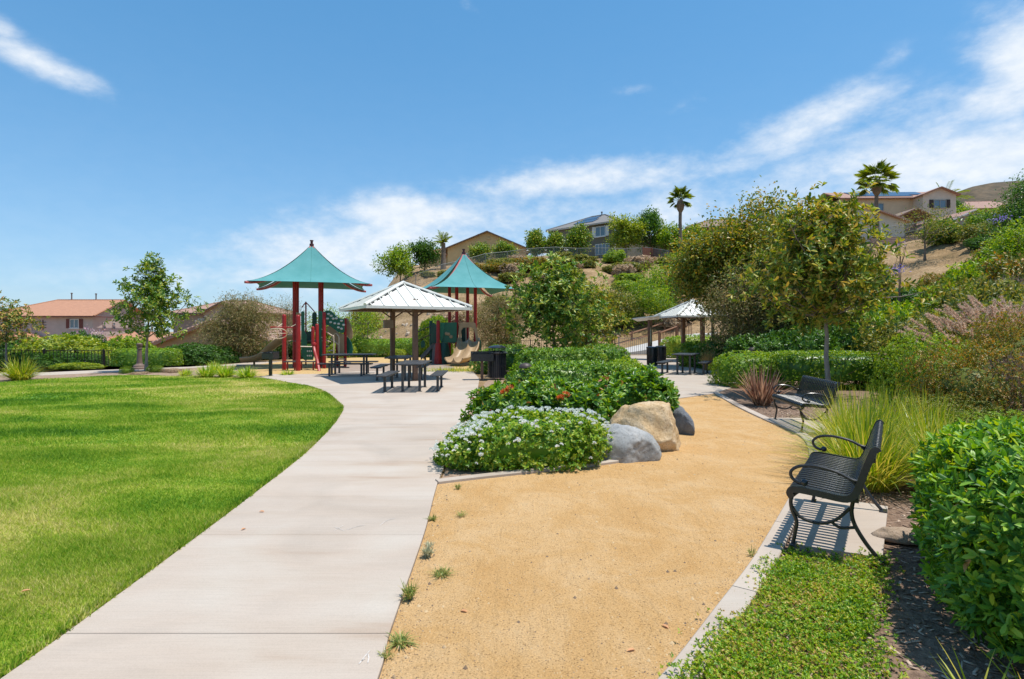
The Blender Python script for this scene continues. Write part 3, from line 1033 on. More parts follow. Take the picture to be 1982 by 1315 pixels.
def build_ground():
    conc_base = pmat('joint_fill', (0.34, 0.27, 0.22), (0.24, 0.19, 0.155), scale=20, rough=1.0)
    # the foreground walk: slabs with tooled joints
    walk = sheet('path', [(p[0] + 0.01, p[1]) for p in LS if p[1] <= 9.86] + [(p[0] - 0.01, p[1]) for p in RS[::-1]], -0.02, 0.014, conc_base, 'pale concrete walk curving past the lawn to the picnic plaza')
    js = [-3, -0.1, 1.45, 3.05, 4.52, 5.58, 7.05, 8.12, 9.84]
    for a, b in zip(js[:-1], js[1:]):
        g = 0.003
        ys = [a + g] + [y for y in np.linspace(a, b, 7)[1:-1]] + [b - g]
        l = [(edge_at(LS, y), y) for y in ys]
        r = [(edge_at(RS, y), y) for y in ys]
        mb = MB()
        P = r + l[::-1]
        n = len(P)
        c = np.mean(P, 0)
        ins = [(p[0] + (0.006 if i >= len(r) else -0.006), p[1] + (0.006 if p[1] < c[1] else -0.006) * (1 if abs(p[1] - a - g) < 1e-6 or abs(p[1] - b + g) < 1e-6 else 0)) for i, p in enumerate(P)]
        V = [(p[0], p[1], -0.03) for p in P] + [(p[0], p[1], 0.026) for p in P] + [(p[0], p[1], 0.030) for p in ins]
        Fs = []
        for k in range(2):
            for i in range(n):
                Fs.append((k * n + i, k * n + (i + 1) % n, (k + 1) * n + (i + 1) % n, (k + 1) * n + i))
        m_ = len(r)
        for i in range(m_ - 1):      # top as quads between the two edges
            Fs.append((2 * n + i, 2 * n + i + 1, 2 * n + n - 2 - i, 2 * n + n - 1 - i))
        mb.add(V, Fs)
        mb.build('slab', CONC, walk)
    # plaza
    plz = [(edge_at(LS, 9.838), 9.838)] + [p for p in LS if p[1] >= 9.845] + [gp(501, 732), gp(528, 726), gp(620, 725.5), gp(690, 720.5), gp(800, 720), gp(915, 720.5), gp(928, 735), (-0.86, 13.5), (-0.86, 9.838)]
    sheet('plaza', plz, -0.02, 0.030, CONC, 'pale concrete plaza under the picnic tables')
    # walk on the right of the island bed
    rw = [gp(1274, 778.5), gp(1330, 771), gp(1381, 764), gp(1420, 751), (7.6, 17.5), (8.2, 20), (8.5, 24), (9.6, 28), (11.5, 34), (11.2, 38.0), (6.2, 38.0), (6.0, 31), (5.0, 24), (4.3, 18)]
    sheet('walkway', rw, -0.02, 0.028, CONC, 'pale concrete walkway leading to the gate on the right')
    # granite fines
    inner = [(p[0] - 0.002, p[1]) for p in CS]
    dg = [(p[0] + 0.004, p[1]) for p in RS if 0.9 < p[1] <= 6.12] + [gp(848, 939), gp(1000, 922), gp(1205, 897), (1.95, 7.6), (2.45, 8.4), (2.6, 9.6), (3.1, 11.5), gp(1274, 778.5), gp(1330, 771), gp(1381, 764)] + inner[::-1]
    dgo = sheet('gravel_path', dg, -0.02, 0.012, MATS['granite_fines'], 'golden decomposed granite path between the walk and the benches')
    # loose grains on it
    rng = R(5)
    n = 15000
    y = 2.4 + (rng.random(n) ** 1.4) * 10; x = rng.uniform(-1, 5, n)
    e = rng.random(n) < 0.22          # more of them gather along the two edges
    xe = np.where(rng.random(n) < 0.5, np.array([edge_at(RS, q) for q in y]) + np.abs(rng.normal(0, 0.12, n)), np.array([edge_at(CS, q) for q in y]) - np.abs(rng.normal(0, 0.12, n)))
    x = np.where(e, xe, x)
    k = inside(x, y, dg)
    x, y = x[k], y[k]
    s = rng.uniform(0.0022, 0.0055, len(x)) * (1 + (rng.random(len(x)) < 0.05) * rng.uniform(0.8, 2.4, len(x)))
    o8 = np.array([(1, 0, 0), (0, 1, 0), (-1, 0, 0), (0, -1, 0), (0, 0, 1.0)])
    V = (o8[None] * s[:, None, None] * rng.uniform(0.6, 1.3, (len(x), 5, 1)))
    V = V + np.stack([x, y, np.full(len(x), 0.012)], -1)[:, None]
    I = np.arange(len(x))[:, None] * 5 + np.array([0, 1, 4, 1, 2, 4, 2, 3, 4, 3, 0, 4])[None]
    gr = obj('gravel', mesh_np('gravel', V.reshape(-1, 3), 3, I, pmat('grain', (0.50, 0.36, 0.20), (0.16, 0.11, 0.07), scale=40, rough=0.9, island=1.0)))
    tag(gr, 'loose grains lying on the granite path', 'gravel', kind='stuff')

    # concrete edging, in cast lengths
    def edging(name, line, w, z, step, label, side=1):
        root = empty(name, (0, 0, 0), 0, label, None)
        root['kind'] = 'structure'
        L_ = [np.array(p) for p in line]
        acc, seg = 0.0, [L_[0]]
        segs = []
        for a, b in zip(L_[:-1], L_[1:]):
            seg.append(b); acc += np.linalg.norm(b - a)
            if acc > step:
                segs.append(seg); seg = [b]; acc = 0
        if len(seg) > 1: segs.append(seg)
        for s_ in segs:
            T = [s_[min(i + 1, len(s_) - 1)] - s_[max(i - 1, 0)] for i in range(len(s_))]
            T = [t / np.linalg.norm(t) for t in T]
            s_ = list(s_)
            s_[0] = s_[0] + T[0] * 0.004; s_[-1] = s_[-1] - T[-1] * 0.004
            Nn = [np.array((t[1], -t[0])) * side for t in T]
            mb = MB()
            V = []
            for p, q in zip(s_, Nn):
                prof = [(0, -0.03), (0, z - 0.008), (0.008, z), (w - 0.008, z), (w, z - 0.008), (w, -0.03)]
                V += [(p[0] + q[0] * o, p[1] + q[1] * o, h) for o, h in prof]
            Fs = []
            for i in range(len(s_) - 1):
                for j in range(5):
                    Fs.append((i * 6 + j, i * 6 + j + 1, (i + 1) * 6 + j + 1, (i + 1) * 6 + j) if side < 0 else (i * 6 + j, (i + 1) * 6 + j, (i + 1) * 6 + j + 1, i * 6 + j + 1))
            Fs += [(0, 1, 2, 3, 4, 5), tuple(range(6 * len(s_) - 1, 6 * len(s_) - 7, -1))]
            mb.add(V, Fs)
            mb.build('edging_block', CONC, root)
    edging('kerb', CS, 0.15, 0.040, 1.45, 'flush concrete edging along the right side of the granite path')
    isl = catmull([gp(848, 940), gp(930, 930), gp(1100, 911), gp(1205, 897), (1.95, 7.62), (2.45, 8.4), (2.65, 9.6), (3.1, 11.4), (3.35, 13.0)], 6)
    edging('kerb', isl, 0.11, 0.045, 1.5, 'concrete edging in front of the white flowering shrub', side=-1)
    # planting beds
    sheet('planting_bed', [(-0.78, 6.2)] + [(p[0], p[1]) for p in isl[1:]] + [(4.2, 18), (5.0, 24), (5.9, 31), (2, 31), (-0.4, 24), (-0.86, 18), (-0.84, 9.8)], -0.02, 0.008, BEDSOIL, 'bare soil of the island bed between the walks')
    rb = [(p[0] + 0.06, p[1]) for p in CS] + [gp(1420, 750), (7.6, 17.5), (9.0, 20), (12.6, 22), (12.0, 15), (8.9, 10), (6.7, 6.2), (5.2, 3.0), (5.0, -3), (-0.3, -3)]
    sheet('mulch_bed', rb, -0.02, 0.006, MULCH, 'wood mulch bed around the benches')
    # left: planting strip, walk and playground surfacing
    lawn_far = [gp(499, 733), gp(430, 731), gp(362, 729.5), gp(300, 728), gp(245, 728), gp(160, 731.5), gp(65, 737), gp(0, 741.5), (-19.5, 15.8), (-24, 12), (-30, 4), (-30, -4)]
    lw = [p for p in LS[::-1] if p[1] < 19.3]
    lawn = lawn_far + [(-2.30, -4)] + [(p[0] - 0.015, p[1]) for p in LS if p[1] < 19.3]
    lo = sheet('lawn', lawn, -0.02, 0.012, MATS['turf_soil'], 'mown green lawn with yellowed patches left of the walk')
    sheet('planting_strip', [gp(505, 733.5), gp(430, 731.6), gp(362, 730), gp(245, 728.6), gp(160, 732), gp(65, 737.6), gp(0, 742), (-20, 16.0), (-27, 17), (-26, 22), (-20, 20.9), gp(80, 728), gp(232, 720), gp(330, 715), gp(452, 710), gp(520, 724)], -0.03, 0.009, BEDSOIL, 'pinkish soil strip between the lawn and the far walk')
    sheet('sidewalk', [(-29, 22.4), (-20.2, 20.9), gp(80, 728), gp(232, 720.5), gp(330, 715.5), gp(452, 708.5), gp(500, 706), (-12.3, 30.5), (-13.6, 30.0), gp(440, 706.2), gp(362, 711), gp(227, 716), gp(80, 722), (-20.8, 22.2), (-29, 23.8)], -0.25, 0.016, CONC, 'narrow concrete walk beyond the lawn on the left')
    sheet('playground_surface', [gp(452, 711), gp(501, 731), gp(528, 725.8), gp(620, 725.2), gp(690, 720.2), gp(800, 719.8), gp(915, 720.2), (-0.6, 24), (1.5, 31), (2, 35), (-11.5, 35), (-12.8, 30)], -0.03, 0.010, FIBER, 'tan wood fibre under the play structures')
    sheet('rubber_path', [gp(650, 723), gp(690, 720.3), gp(800, 719.9), gp(865, 720), gp(880, 712), gp(850, 704), gp(700, 703), gp(640, 711)], -0.03, 0.014, ASPH, 'grey brown surfacing between the plaza and the playground')

    # grass blades: denser and finer near the camera
    rng = R(11)
    def zone(n, y0, y1, x0, x1, hh, ww, pw=1.0):
        y = y0 + (y1 - y0) * rng.random(n) ** pw
        x = rng.uniform(x0, x1, n)
        # only what the camera can see plus a margin
        k = inside(x, y, lawn) & (x > -0.95 * y - 0.8)
        x, y = x[k], y[k]
        m_ = len(x)
        patch = 0.75 + 0.35 * np.sin(x * 1.7 + np.sin(y * 1.3)) * np.sin(y * 1.9 + np.sin(x * 0.8))
        h = hh * rng.uniform(0.55, 1.25, m_) * patch
        a = rng.uniform(0, 6.283, m_); w = ww * rng.uniform(0.7, 1.3, m_)
        ln = rng.uniform(0.2, 1.35, m_) * h; b = rng.uniform(0, 6.283, m_)
        V = np.empty((m_, 3, 3))
        V[:, 0] = np.stack([x - np.cos(a) * w / 2, y - np.sin(a) * w / 2, np.full(m_, 0.010)], 1)
        V[:, 1] = np.stack([x + np.cos(a) * w / 2, y + np.sin(a) * w / 2, np.full(m_, 0.010)], 1)
        V[:, 2] = np.stack([x + np.cos(b) * ln, y + np.sin(b) * ln, 0.012 + h], 1)
        return V.reshape(-1, 3)
    VV = [zone(150000, 2.3, 4.5, -5.2, -2.2, 0.045, 0.006), zone(190000, 4.5, 8.0, -8.5, -2.4, 0.045, 0.008), zone(190000, 8.0, 13.5, -14, -2.6, 0.05, 0.013),
          zone(150000, 13.5, 21.2, -22, -3, 0.055, 0.024)]
    # ragged fringe along the walk
    # bare soil showing where the edger has cut along the walk
    e0 = [(p[0], p[1]) for p in LS if 0.5 < p[1] < 10.6]
    es = sheet('soil_edge', [(p[0] - 0.004, p[1]) for p in e0] + [(p[0] - 0.035 - 0.012 * math.sin(p[1] * 7.3) - 0.010 * math.sin(p[1] * 17.1), p[1]) for p in e0[::-1]], -0.02, 0.018, pmat('edge_soil', (0.20, 0.135, 0.085), (0.11, 0.075, 0.045), scale=25, rough=1.0, bump=0.8, bscale=60), 'thin cut strip of bare soil between the lawn and the walk')
    m_ = 9000
    t = rng.uniform(2.3, 17, m_)
    ex = np.array([edge_at(LS, q) for q in t]) - rng.uniform(0.0, 0.075, m_) ** 1.0
    a = rng.uniform(0, 6.283, m_); h = rng.uniform(0.02, 0.06, m_); w = 0.005 + t * 0.0006
    V = np.empty((m_, 3, 3))
    V[:, 0] = np.stack([ex - np.cos(a) * w, t - np.sin(a) * w, np.full(m_, 0.012)], 1)
    V[:, 1] = np.stack([ex + np.cos(a) * w, t + np.sin(a) * w, np.full(m_, 0.012)], 1)
    V[:, 2] = np.stack([ex + rng.uniform(-0.02, 0.04, m_), t + rng.normal(0, 0.02, m_), 0.012 + h], 1)
    VV.append(V.reshape(-1, 3))
    V = np.concatenate(VV)
    g = obj('grass', mesh_np('grass', V, 3, np.arange(len(V)), MATS['turf_blade']))
    tag(g, 'short mown grass of the lawn', 'grass', kind='stuff')

    # mulch chips around the benches
    n = 15000
    y = rng.uniform(1.6, 12.5, n) ; x = rng.uniform(0.5, 7, n)
    k = inside(x, y, rb) & (x > np.array([edge_at(CS, q) for q in y]) + 0.16)
    x, y = x[k], y[k]
    m_ = len(x)
    b8 = np.array([(-1, -1, -1), (1, -1, -1), (1, 1, -1), (-1, 1, -1), (-1, -1, 1), (1, -1, 1), (1, 1, 1), (-1, 1, 1)], float)
    sz = np.stack([rng.uniform(0.008, 0.032, m_), rng.uniform(0.003, 0.008, m_), rng.uniform(0.0012, 0.003, m_)], 1)
    a = rng.uniform(0, 6.283, m_); tl = rng.normal(0, 0.25, m_)
    Q = b8[None] * sz[:, None]
    Q[..., 2] += Q[..., 0] * np.sin(tl)[:, None]
    X = Q[..., 0] * np.cos(a)[:, None] - Q[..., 1] * np.sin(a)[:, None] + x[:, None]
    Y = Q[..., 0] * np.sin(a)[:, None] + Q[..., 1] * np.cos(a)[:, None] + y[:, None]
    Z = Q[..., 2] + 0.011
    bf = np.array([3, 2, 1, 0, 4, 5, 6, 7, 0, 1, 5, 4, 1, 2, 6, 5, 2, 3, 7, 6, 3, 0, 4, 7])
    I = np.arange(m_)[:, None] * 8 + bf[None]
    ch = obj('wood_chips', mesh_np('wood_chips', np.stack([X, Y, Z], -1).reshape(-1, 3), 4, I, pmat('chip', (0.52, 0.39, 0.29), (0.20, 0.13, 0.09), scale=30, rough=0.95, island=1.2)))
    tag(ch, 'wood chips strewn over the mulch bed', 'wood chips', kind='stuff')
    return lawn, dg, rb


LAWN, DGPOLY, RBPOLY = build_ground()

# ---------------------------------------------------------------- materials of built things
BLACK = pmat('black_powder_coat', (0.026, 0.029, 0.034), (0.016, 0.017, 0.020), scale=14, rough=0.26, spec=0.6, bump=0.05, bscale=240)
TABLE = pmat('charcoal_plastisol', (0.050, 0.052, 0.056), (0.030, 0.031, 0.034), scale=10, rough=0.42, spec=0.5, bump=0.1, bscale=180)
BROWN = pmat('brown_post_paint', (0.165, 0.095, 0.062), (0.11, 0.062, 0.042), scale=5, rough=0.5)
CREAM = pmat('cream_metal_roof', (0.74, 0.73, 0.67), (0.66, 0.645, 0.58), scale=2.2, rough=0.42, stretch=(1, 1, 1))
DARKSLIT = pmat('dark_vent', (0.03, 0.03, 0.032), rough=0.9)
RED = pmat('red_play_paint', (0.36, 0.022, 0.020), (0.27, 0.016, 0.015), scale=5, rough=0.42, spec=0.35)
REDP = pmat('faded_red_tube', (0.46, 0.13, 0.12), (0.36, 0.07, 0.07), scale=5, rough=0.45)
GREEN = pmat('green_plastic', (0.012, 0.135, 0.075), (0.010, 0.10, 0.056), scale=4, rough=0.4)
GREEND = pmat('dark_green_plastic', (0.010, 0.065, 0.042), rough=0.45)
TAN = pmat('tan_plastic', (0.40, 0.275, 0.15), (0.31, 0.21, 0.115), scale=4, rough=0.42)
PALETAN = pmat('pale_tan_rail', (0.66, 0.54, 0.40), (0.56, 0.45, 0.33), scale=6, rough=0.4)
GREYD = pmat('grey_deck', (0.14, 0.135, 0.125), (0.09, 0.088, 0.085), scale=9, rough=0.6)
HOLD = pmat('pale_hold', (0.68, 0.68, 0.62), rough=0.5)
IRON = pmat('iron_fence_paint', (0.030, 0.026, 0.022), (0.018, 0.016, 0.014), scale=8, rough=0.5)
WOODF = pmat('brown_timber', (0.27, 0.135, 0.075), (0.16, 0.078, 0.043), scale=3, rough=0.8, stretch=(1, 1, 6), island=0.7)
GALV = pmat('galvanised', (0.22, 0.23, 0.22), (0.16, 0.17, 0.165), scale=10, rough=0.6, metal=0.3)
BARK = pmat('bark', (0.25, 0.19, 0.145), (0.13, 0.095, 0.07), scale=14, rough=0.9, bump=0.9, bscale=40, stretch=(1, 1, 0.35))
TWIG = pmat('twig_bark', (0.12, 0.092, 0.06), (0.07, 0.054, 0.036), scale=14, rough=0.9)
BARKP = pmat('pale_bark', (0.40, 0.335, 0.275), (0.23, 0.185, 0.145), scale=14, rough=0.9, bump=0.8, bscale=40, stretch=(1, 1, 0.35))
WHITE = pmat('white_trim', (0.72, 0.71, 0.68), rough=0.55)


def fabric():
    mt, N, L = nodes_of('teal_shade_cloth')
    out = N.new('ShaderNodeOutputMaterial')
    b = N.new('ShaderNodeBsdfPrincipled'); b.inputs['Roughness'].default_value = 0.8; b.inputs['Specular IOR Level'].default_value = 0.15
    tc = N.new('ShaderNodeTexCoord')
    nz = N.new('ShaderNodeTexNoise'); nz.inputs['Scale'].default_value = 1.6; nz.inputs['Detail'].default_value = 6; L.new(tc.outputs['Object'], nz.inputs['Vector'])
    col = ramp(N, L, nz.outputs[0], [(0.3, (0.110, 0.345, 0.345)), (0.7, (0.155, 0.415, 0.42))])
    L.new(col, b.inputs['Base Color'])
    t = N.new('ShaderNodeBsdfTranslucent'); t.inputs[0].default_value = (0.03, 0.22, 0.16, 1)
    mx = N.new('ShaderNodeMixShader'); mx.inputs[0].default_value = 0.22
    L.new(b.outputs[0], mx.inputs[1]); L.new(t.outputs[0], mx.inputs[2]); L.new(mx.outputs[0], out.inputs[0])
    MATS['teal'] = mt
    return mt


TEAL = fabric()


# ---------------------------------------------------------------- benches
def smooth_path(pts, n=5):
    return catmull(pts, n)


BENCH_PROF = smooth_path([(0.012, 0.365), (-0.006, 0.40), (0.012, 0.437), (0.07, 0.447), (0.20, 0.438), (0.33, 0.425), (0.385, 0.432), (0.422, 0.48), (0.462, 0.60), (0.510, 0.745), (0.53, 0.785), (0.556, 0.793), (0.572, 0.772)], 3)


def strap_mesh(w, t, mat):
    P = BENCH_PROF
    V, Fs = [], []
    for i, (y, z) in enumerate(P):
        a, b = P[max(i - 1, 0)], P[min(i + 1, len(P) - 1)]
        ty, tz = b[0] - a[0], b[1] - a[1]
        l = math.hypot(ty, tz); ny, nz = -tz / l, ty / l
        for sx, sn in ((-1, 0.5), (-0.8, 1), (0.8, 1), (1, 0.5), (1, -1), (-1, -1)):
            V.append((sx * w / 2, y + ny * sn * t / 2, z + nz * sn * t / 2))
    n = len(P)
    for i in range(n - 1):
        for j in range(6):
            Fs.append((i * 6 + j, (i + 1) * 6 + j, (i + 1) * 6 + (j + 1) % 6, i * 6 + (j + 1) % 6))
    Fs += [tuple(range(6)), tuple(range(6 * n - 1, 6 * n - 7, -1))]
    return MB().add(V, Fs).mesh('slat', mat, False)


def make_bench(loc, rz, label):
    root = empty('bench', loc, rz, label, 'bench', 'black strap benches along the granite path')
    Ln = 1.42
    me = strap_mesh(0.036, 0.011, BLACK)
    ns = 20
    for i in range(ns):
        obj('slat', me, root, loc=((i / (ns - 1) - 0.5) * (Ln - 0.10), 0, 0))
    # heavier end bands with a turned-down flange
    for s in (-1, 1):
        band = MB()
        P3 = [(s * Ln / 2, y, z) for y, z in BENCH_PROF]
        V, Fs = [], []
        P = BENCH_PROF
        for i, (y, z) in enumerate(P):
            a, b = P[max(i - 1, 0)], P[min(i + 1, len(P) - 1)]
            l = math.hypot(b[0] - a[0], b[1] - a[1]); ny, nz = -(b[1] - a[1]) / l, (b[0] - a[0]) / l
            for dx, dn in ((-0.022, 0.010), (0.022, 0.010), (0.024, -0.036), (-0.012, -0.036)):
                V.append((s * (Ln / 2 + dx), y + ny * dn, z + nz * dn))
        n = len(P)
        for i in range(n - 1):
            for j in range(4):
                Fs.append((i * 4 + j, (i + 1) * 4 + j, (i + 1) * 4 + (j + 1) % 4, i * 4 + (j + 1) % 4))
        Fs += [(0, 1, 2, 3), tuple(range(4 * n - 1, 4 * n - 5, -1))]
        band.add(V, Fs).build('end_band', BLACK, root)
    # cross rails under the slats
    for nm, y, z in (('front_rail', 0.045, 0.412), ('middle_rail', 0.235, 0.405), ('rear_rail', 0.425, 0.405), ('back_rail', 0.525, 0.70)):
        MB().box(-Ln / 2, Ln / 2, y - 0.022, y + 0.022, z - 0.014, z + 0.014, 0.004).build(nm, BLACK, root)
    for s in (-1, 1):
        x = s * (Ln / 2 - 0.055)
        fl = smooth_path([(x, 0.055, 0.405), (x, 0.01, 0.35), (x, 0.012, 0.27), (x, 0.045, 0.18), (x, 0.035, 0.09), (x, 0.02, 0.008)], 4)
        leg = MB().tube(fl, 0.0145, 8).build('leg', BLACK, root, smooth=True)
        MB().box(x - 0.05, x + 0.05, 0.005, 0.045, 0, 0.012, 0.003).build('foot_plate', BLACK, leg)
        rl = smooth_path([(x, 0.41, 0.40), (x, 0.40, 0.31), (x, 0.42, 0.22), (x, 0.49, 0.10), (x, 0.565, 0.008)], 4)
        leg = MB().tube(rl, 0.0145, 8).build('leg', BLACK, root, smooth=True)
        MB().box(x - 0.05, x + 0.05, 0.545, 0.605, 0, 0.012, 0.003).build('foot_plate', BLACK, leg)
        br = smooth_path([(x, 0.014, 0.285), (x, 0.07, 0.215), (x, 0.19, 0.19), (x, 0.30, 0.235), (x, 0.39, 0.335)], 4)
        MB().tube(br, 0.012, 8).build('brace', BLACK, root, smooth=True)
        b2 = smooth_path([(x, 0.27, 0.218), (x, 0.33, 0.185), (x, 0.43, 0.205)], 4)
        MB().tube(b2, 0.011, 8).build('brace', BLACK, root, smooth=True)
        xa = s * (Ln / 2 + 0.005)
        ar = smooth_path([(xa, 0.452, 0.545), (xa, 0.40, 0.555), (xa, 0.31, 0.595), (xa, 0.18, 0.618), (xa, 0.07, 0.605), (xa, 0.015, 0.56), (xa, 0.025, 0.51), (xa, 0.07, 0.485), (xa, 0.10, 0.49)], 4)
        am = MB().tube(ar, 0.012, 8).build('armrest', BLACK, root, smooth=True)
        kn = MB(); kn.lathe([(0.001, -0.026), (0.016, -0.021), (0.025, -0.008), (0.025, 0.008), (0.016, 0.021), (0.001, 0.026)], 12, (xa, 0.105, 0.49))
        kn.build('knob', BLACK, am, smooth=True)
        st = smooth_path([(xa, 0.40, 0.555), (xa, 0.435, 0.51), (xa, 0.43, 0.47)], 4)
        MB().tube(st, 0.011, 8).build('arm_stay', BLACK, root, smooth=True)
    return root


def pad(pts, label):
    o = sheet('bench_pad', pts, -0.02, 0.046, CONC)
    tag(o, label, 'concrete pad')
    o['kind'] = 'structure'
    return o


pad([(2.10, 4.30), (2.62, 4.02), (3.44, 5.20), (2.90, 5.60), (2.66, 5.24)][::-1], 'concrete pad under the near bench')
pad([(4.58, 8.98), (5.28, 8.95), (5.42, 10.5), (4.74, 10.5)], 'concrete pad under the far bench')
make_bench((2.46, 4.83, 0.046), math.radians(236.2), 'black metal strap bench in the foreground beside the clipped hedge')
make_bench((4.68, 9.70, 0.046), math.radians(262), 'black metal strap bench farther back beside the bronze strap-leaved plant')


# ---------------------------------------------------------------- picnic furniture
def slatted_top(root, name, L, W, z, n, mat, along='y'):
    """a plate of n cross slats with rolled long edges; long axis = local X"""
    w = L / n
    me = MB().box(-w * 0.40, w * 0.40, -W / 2 + 0.02, W / 2 - 0.02, -0.012, 0.012, 0.004).mesh('slat', mat)
    top = MB()
    for s in (-1, 1):
        top.tube([(-L / 2, s * (W / 2 - 0.012), z - 0.004), (L / 2, s * (W / 2 - 0.012), z - 0.004)], 0.022, 8)
        top.tube([(s * (L / 2 - 0.005), -W / 2 + 0.02, z - 0.006), (s * (L / 2 - 0.005), W / 2 - 0.02, z - 0.006)], 0.016, 6)
    top.box(-L / 2, L / 2, -0.03, 0.03, z - 0.035, z - 0.0125)
    for s in (-0.32, 0.32):
        top.box(-L / 2, L / 2, s * W - 0.02, s * W + 0.02, z - 0.032, z - 0.0125)
    o = top.build(name, mat, root, smooth=True)
    for i in range(n):
        obj('slat', me, o, loc=(-L / 2 + w * (i + 0.5), 0, z))
    return o


def table(loc, rz, label, L=1.83, W=0.76, n=26):
    root = empty('picnic_table', loc, rz, label, 'picnic table', 'charcoal picnic tables')
    slatted_top(root, 'tabletop', L, W, 0.75, n, TABLE)
    for sx in (-1, 1):
        for sy in (-1, 1):
            x, y = sx * L * 0.32, sy * W * 0.30
            leg = MB().box(x - 0.032, x + 0.032, y - 0.032, y + 0.032, 0.0, 0.715, 0.006).build('leg', TABLE, root)
            MB().box(x - 0.06, x + 0.06, y - 0.06, y + 0.06, 0.0, 0.010).build('foot_plate', TABLE, leg)
        MB().box(sx * L * 0.32 - 0.025, sx * L * 0.32 + 0.025, -W * 0.42, W * 0.42, 0.70, 0.716).build('crossbar', TABLE, root)
    return root


def pbench(loc, rz, label, L=1.83, W=0.32, n=26):
    root = empty('picnic_bench', loc, rz, label, 'picnic bench', 'charcoal picnic benches')
    slatted_top(root, 'seat', L, W, 0.45, n, TABLE)
    for sx in (-1, 1):
        x = sx * L * 0.30
        leg = MB().box(x - 0.032, x + 0.032, -0.032, 0.032, 0.0, 0.415, 0.006).build('leg', TABLE, root)
        MB().box(x - 0.06, x + 0.06, -0.06, 0.06, 0.0, 0.010).build('foot_plate', TABLE, leg)
        MB().box(x - 0.02, x + 0.02, -W * 0.42, W * 0.42, 0.40, 0.4165).build('crossbar', TABLE, root)
    return root


PZ = 0.030
r90 = math.radians(92)
table((-2.72, 15.8, PZ), r90, 'charcoal picnic table nearest the walk, square legs, in sun')
pbench((-3.40, 15.65, PZ), r90, 'charcoal bench on the left of the nearest picnic table')
pbench((-2.02, 15.85, PZ), r90, 'charcoal bench on the right of the nearest picnic table')
table((-3.75, 19.2, PZ), r90, 'charcoal picnic table standing in the shade of the pale metal roof', L=1.83)
pbench((-4.42, 19.1, PZ), r90, 'charcoal bench left of the shaded picnic table')
pbench((-3.02, 19.4, PZ), r90, 'charcoal bench right of the shaded picnic table')
table((-6.05, 21.15, PZ), math.radians(2), 'charcoal picnic table beside the red play structure')
pbench((-5.98, 20.40, PZ), math.radians(2), 'charcoal bench on the near side of the table by the red play structure', L=1.9)
pbench((-6.1, 21.90, PZ), math.radians(2), 'charcoal bench on the far side of the table by the red play structure')
table((6.62, 21.6, PZ), math.radians(62), 'charcoal picnic table on the right beside the wheeled black bins', L=1.5)
pbench((5.85, 21.75, PZ), math.radians(62), 'charcoal bench left of the right-hand picnic table', L=1.4)
pbench((7.32, 21.5, PZ), math.radians(62), 'charcoal bench right of the right-hand picnic table', L=1.4)


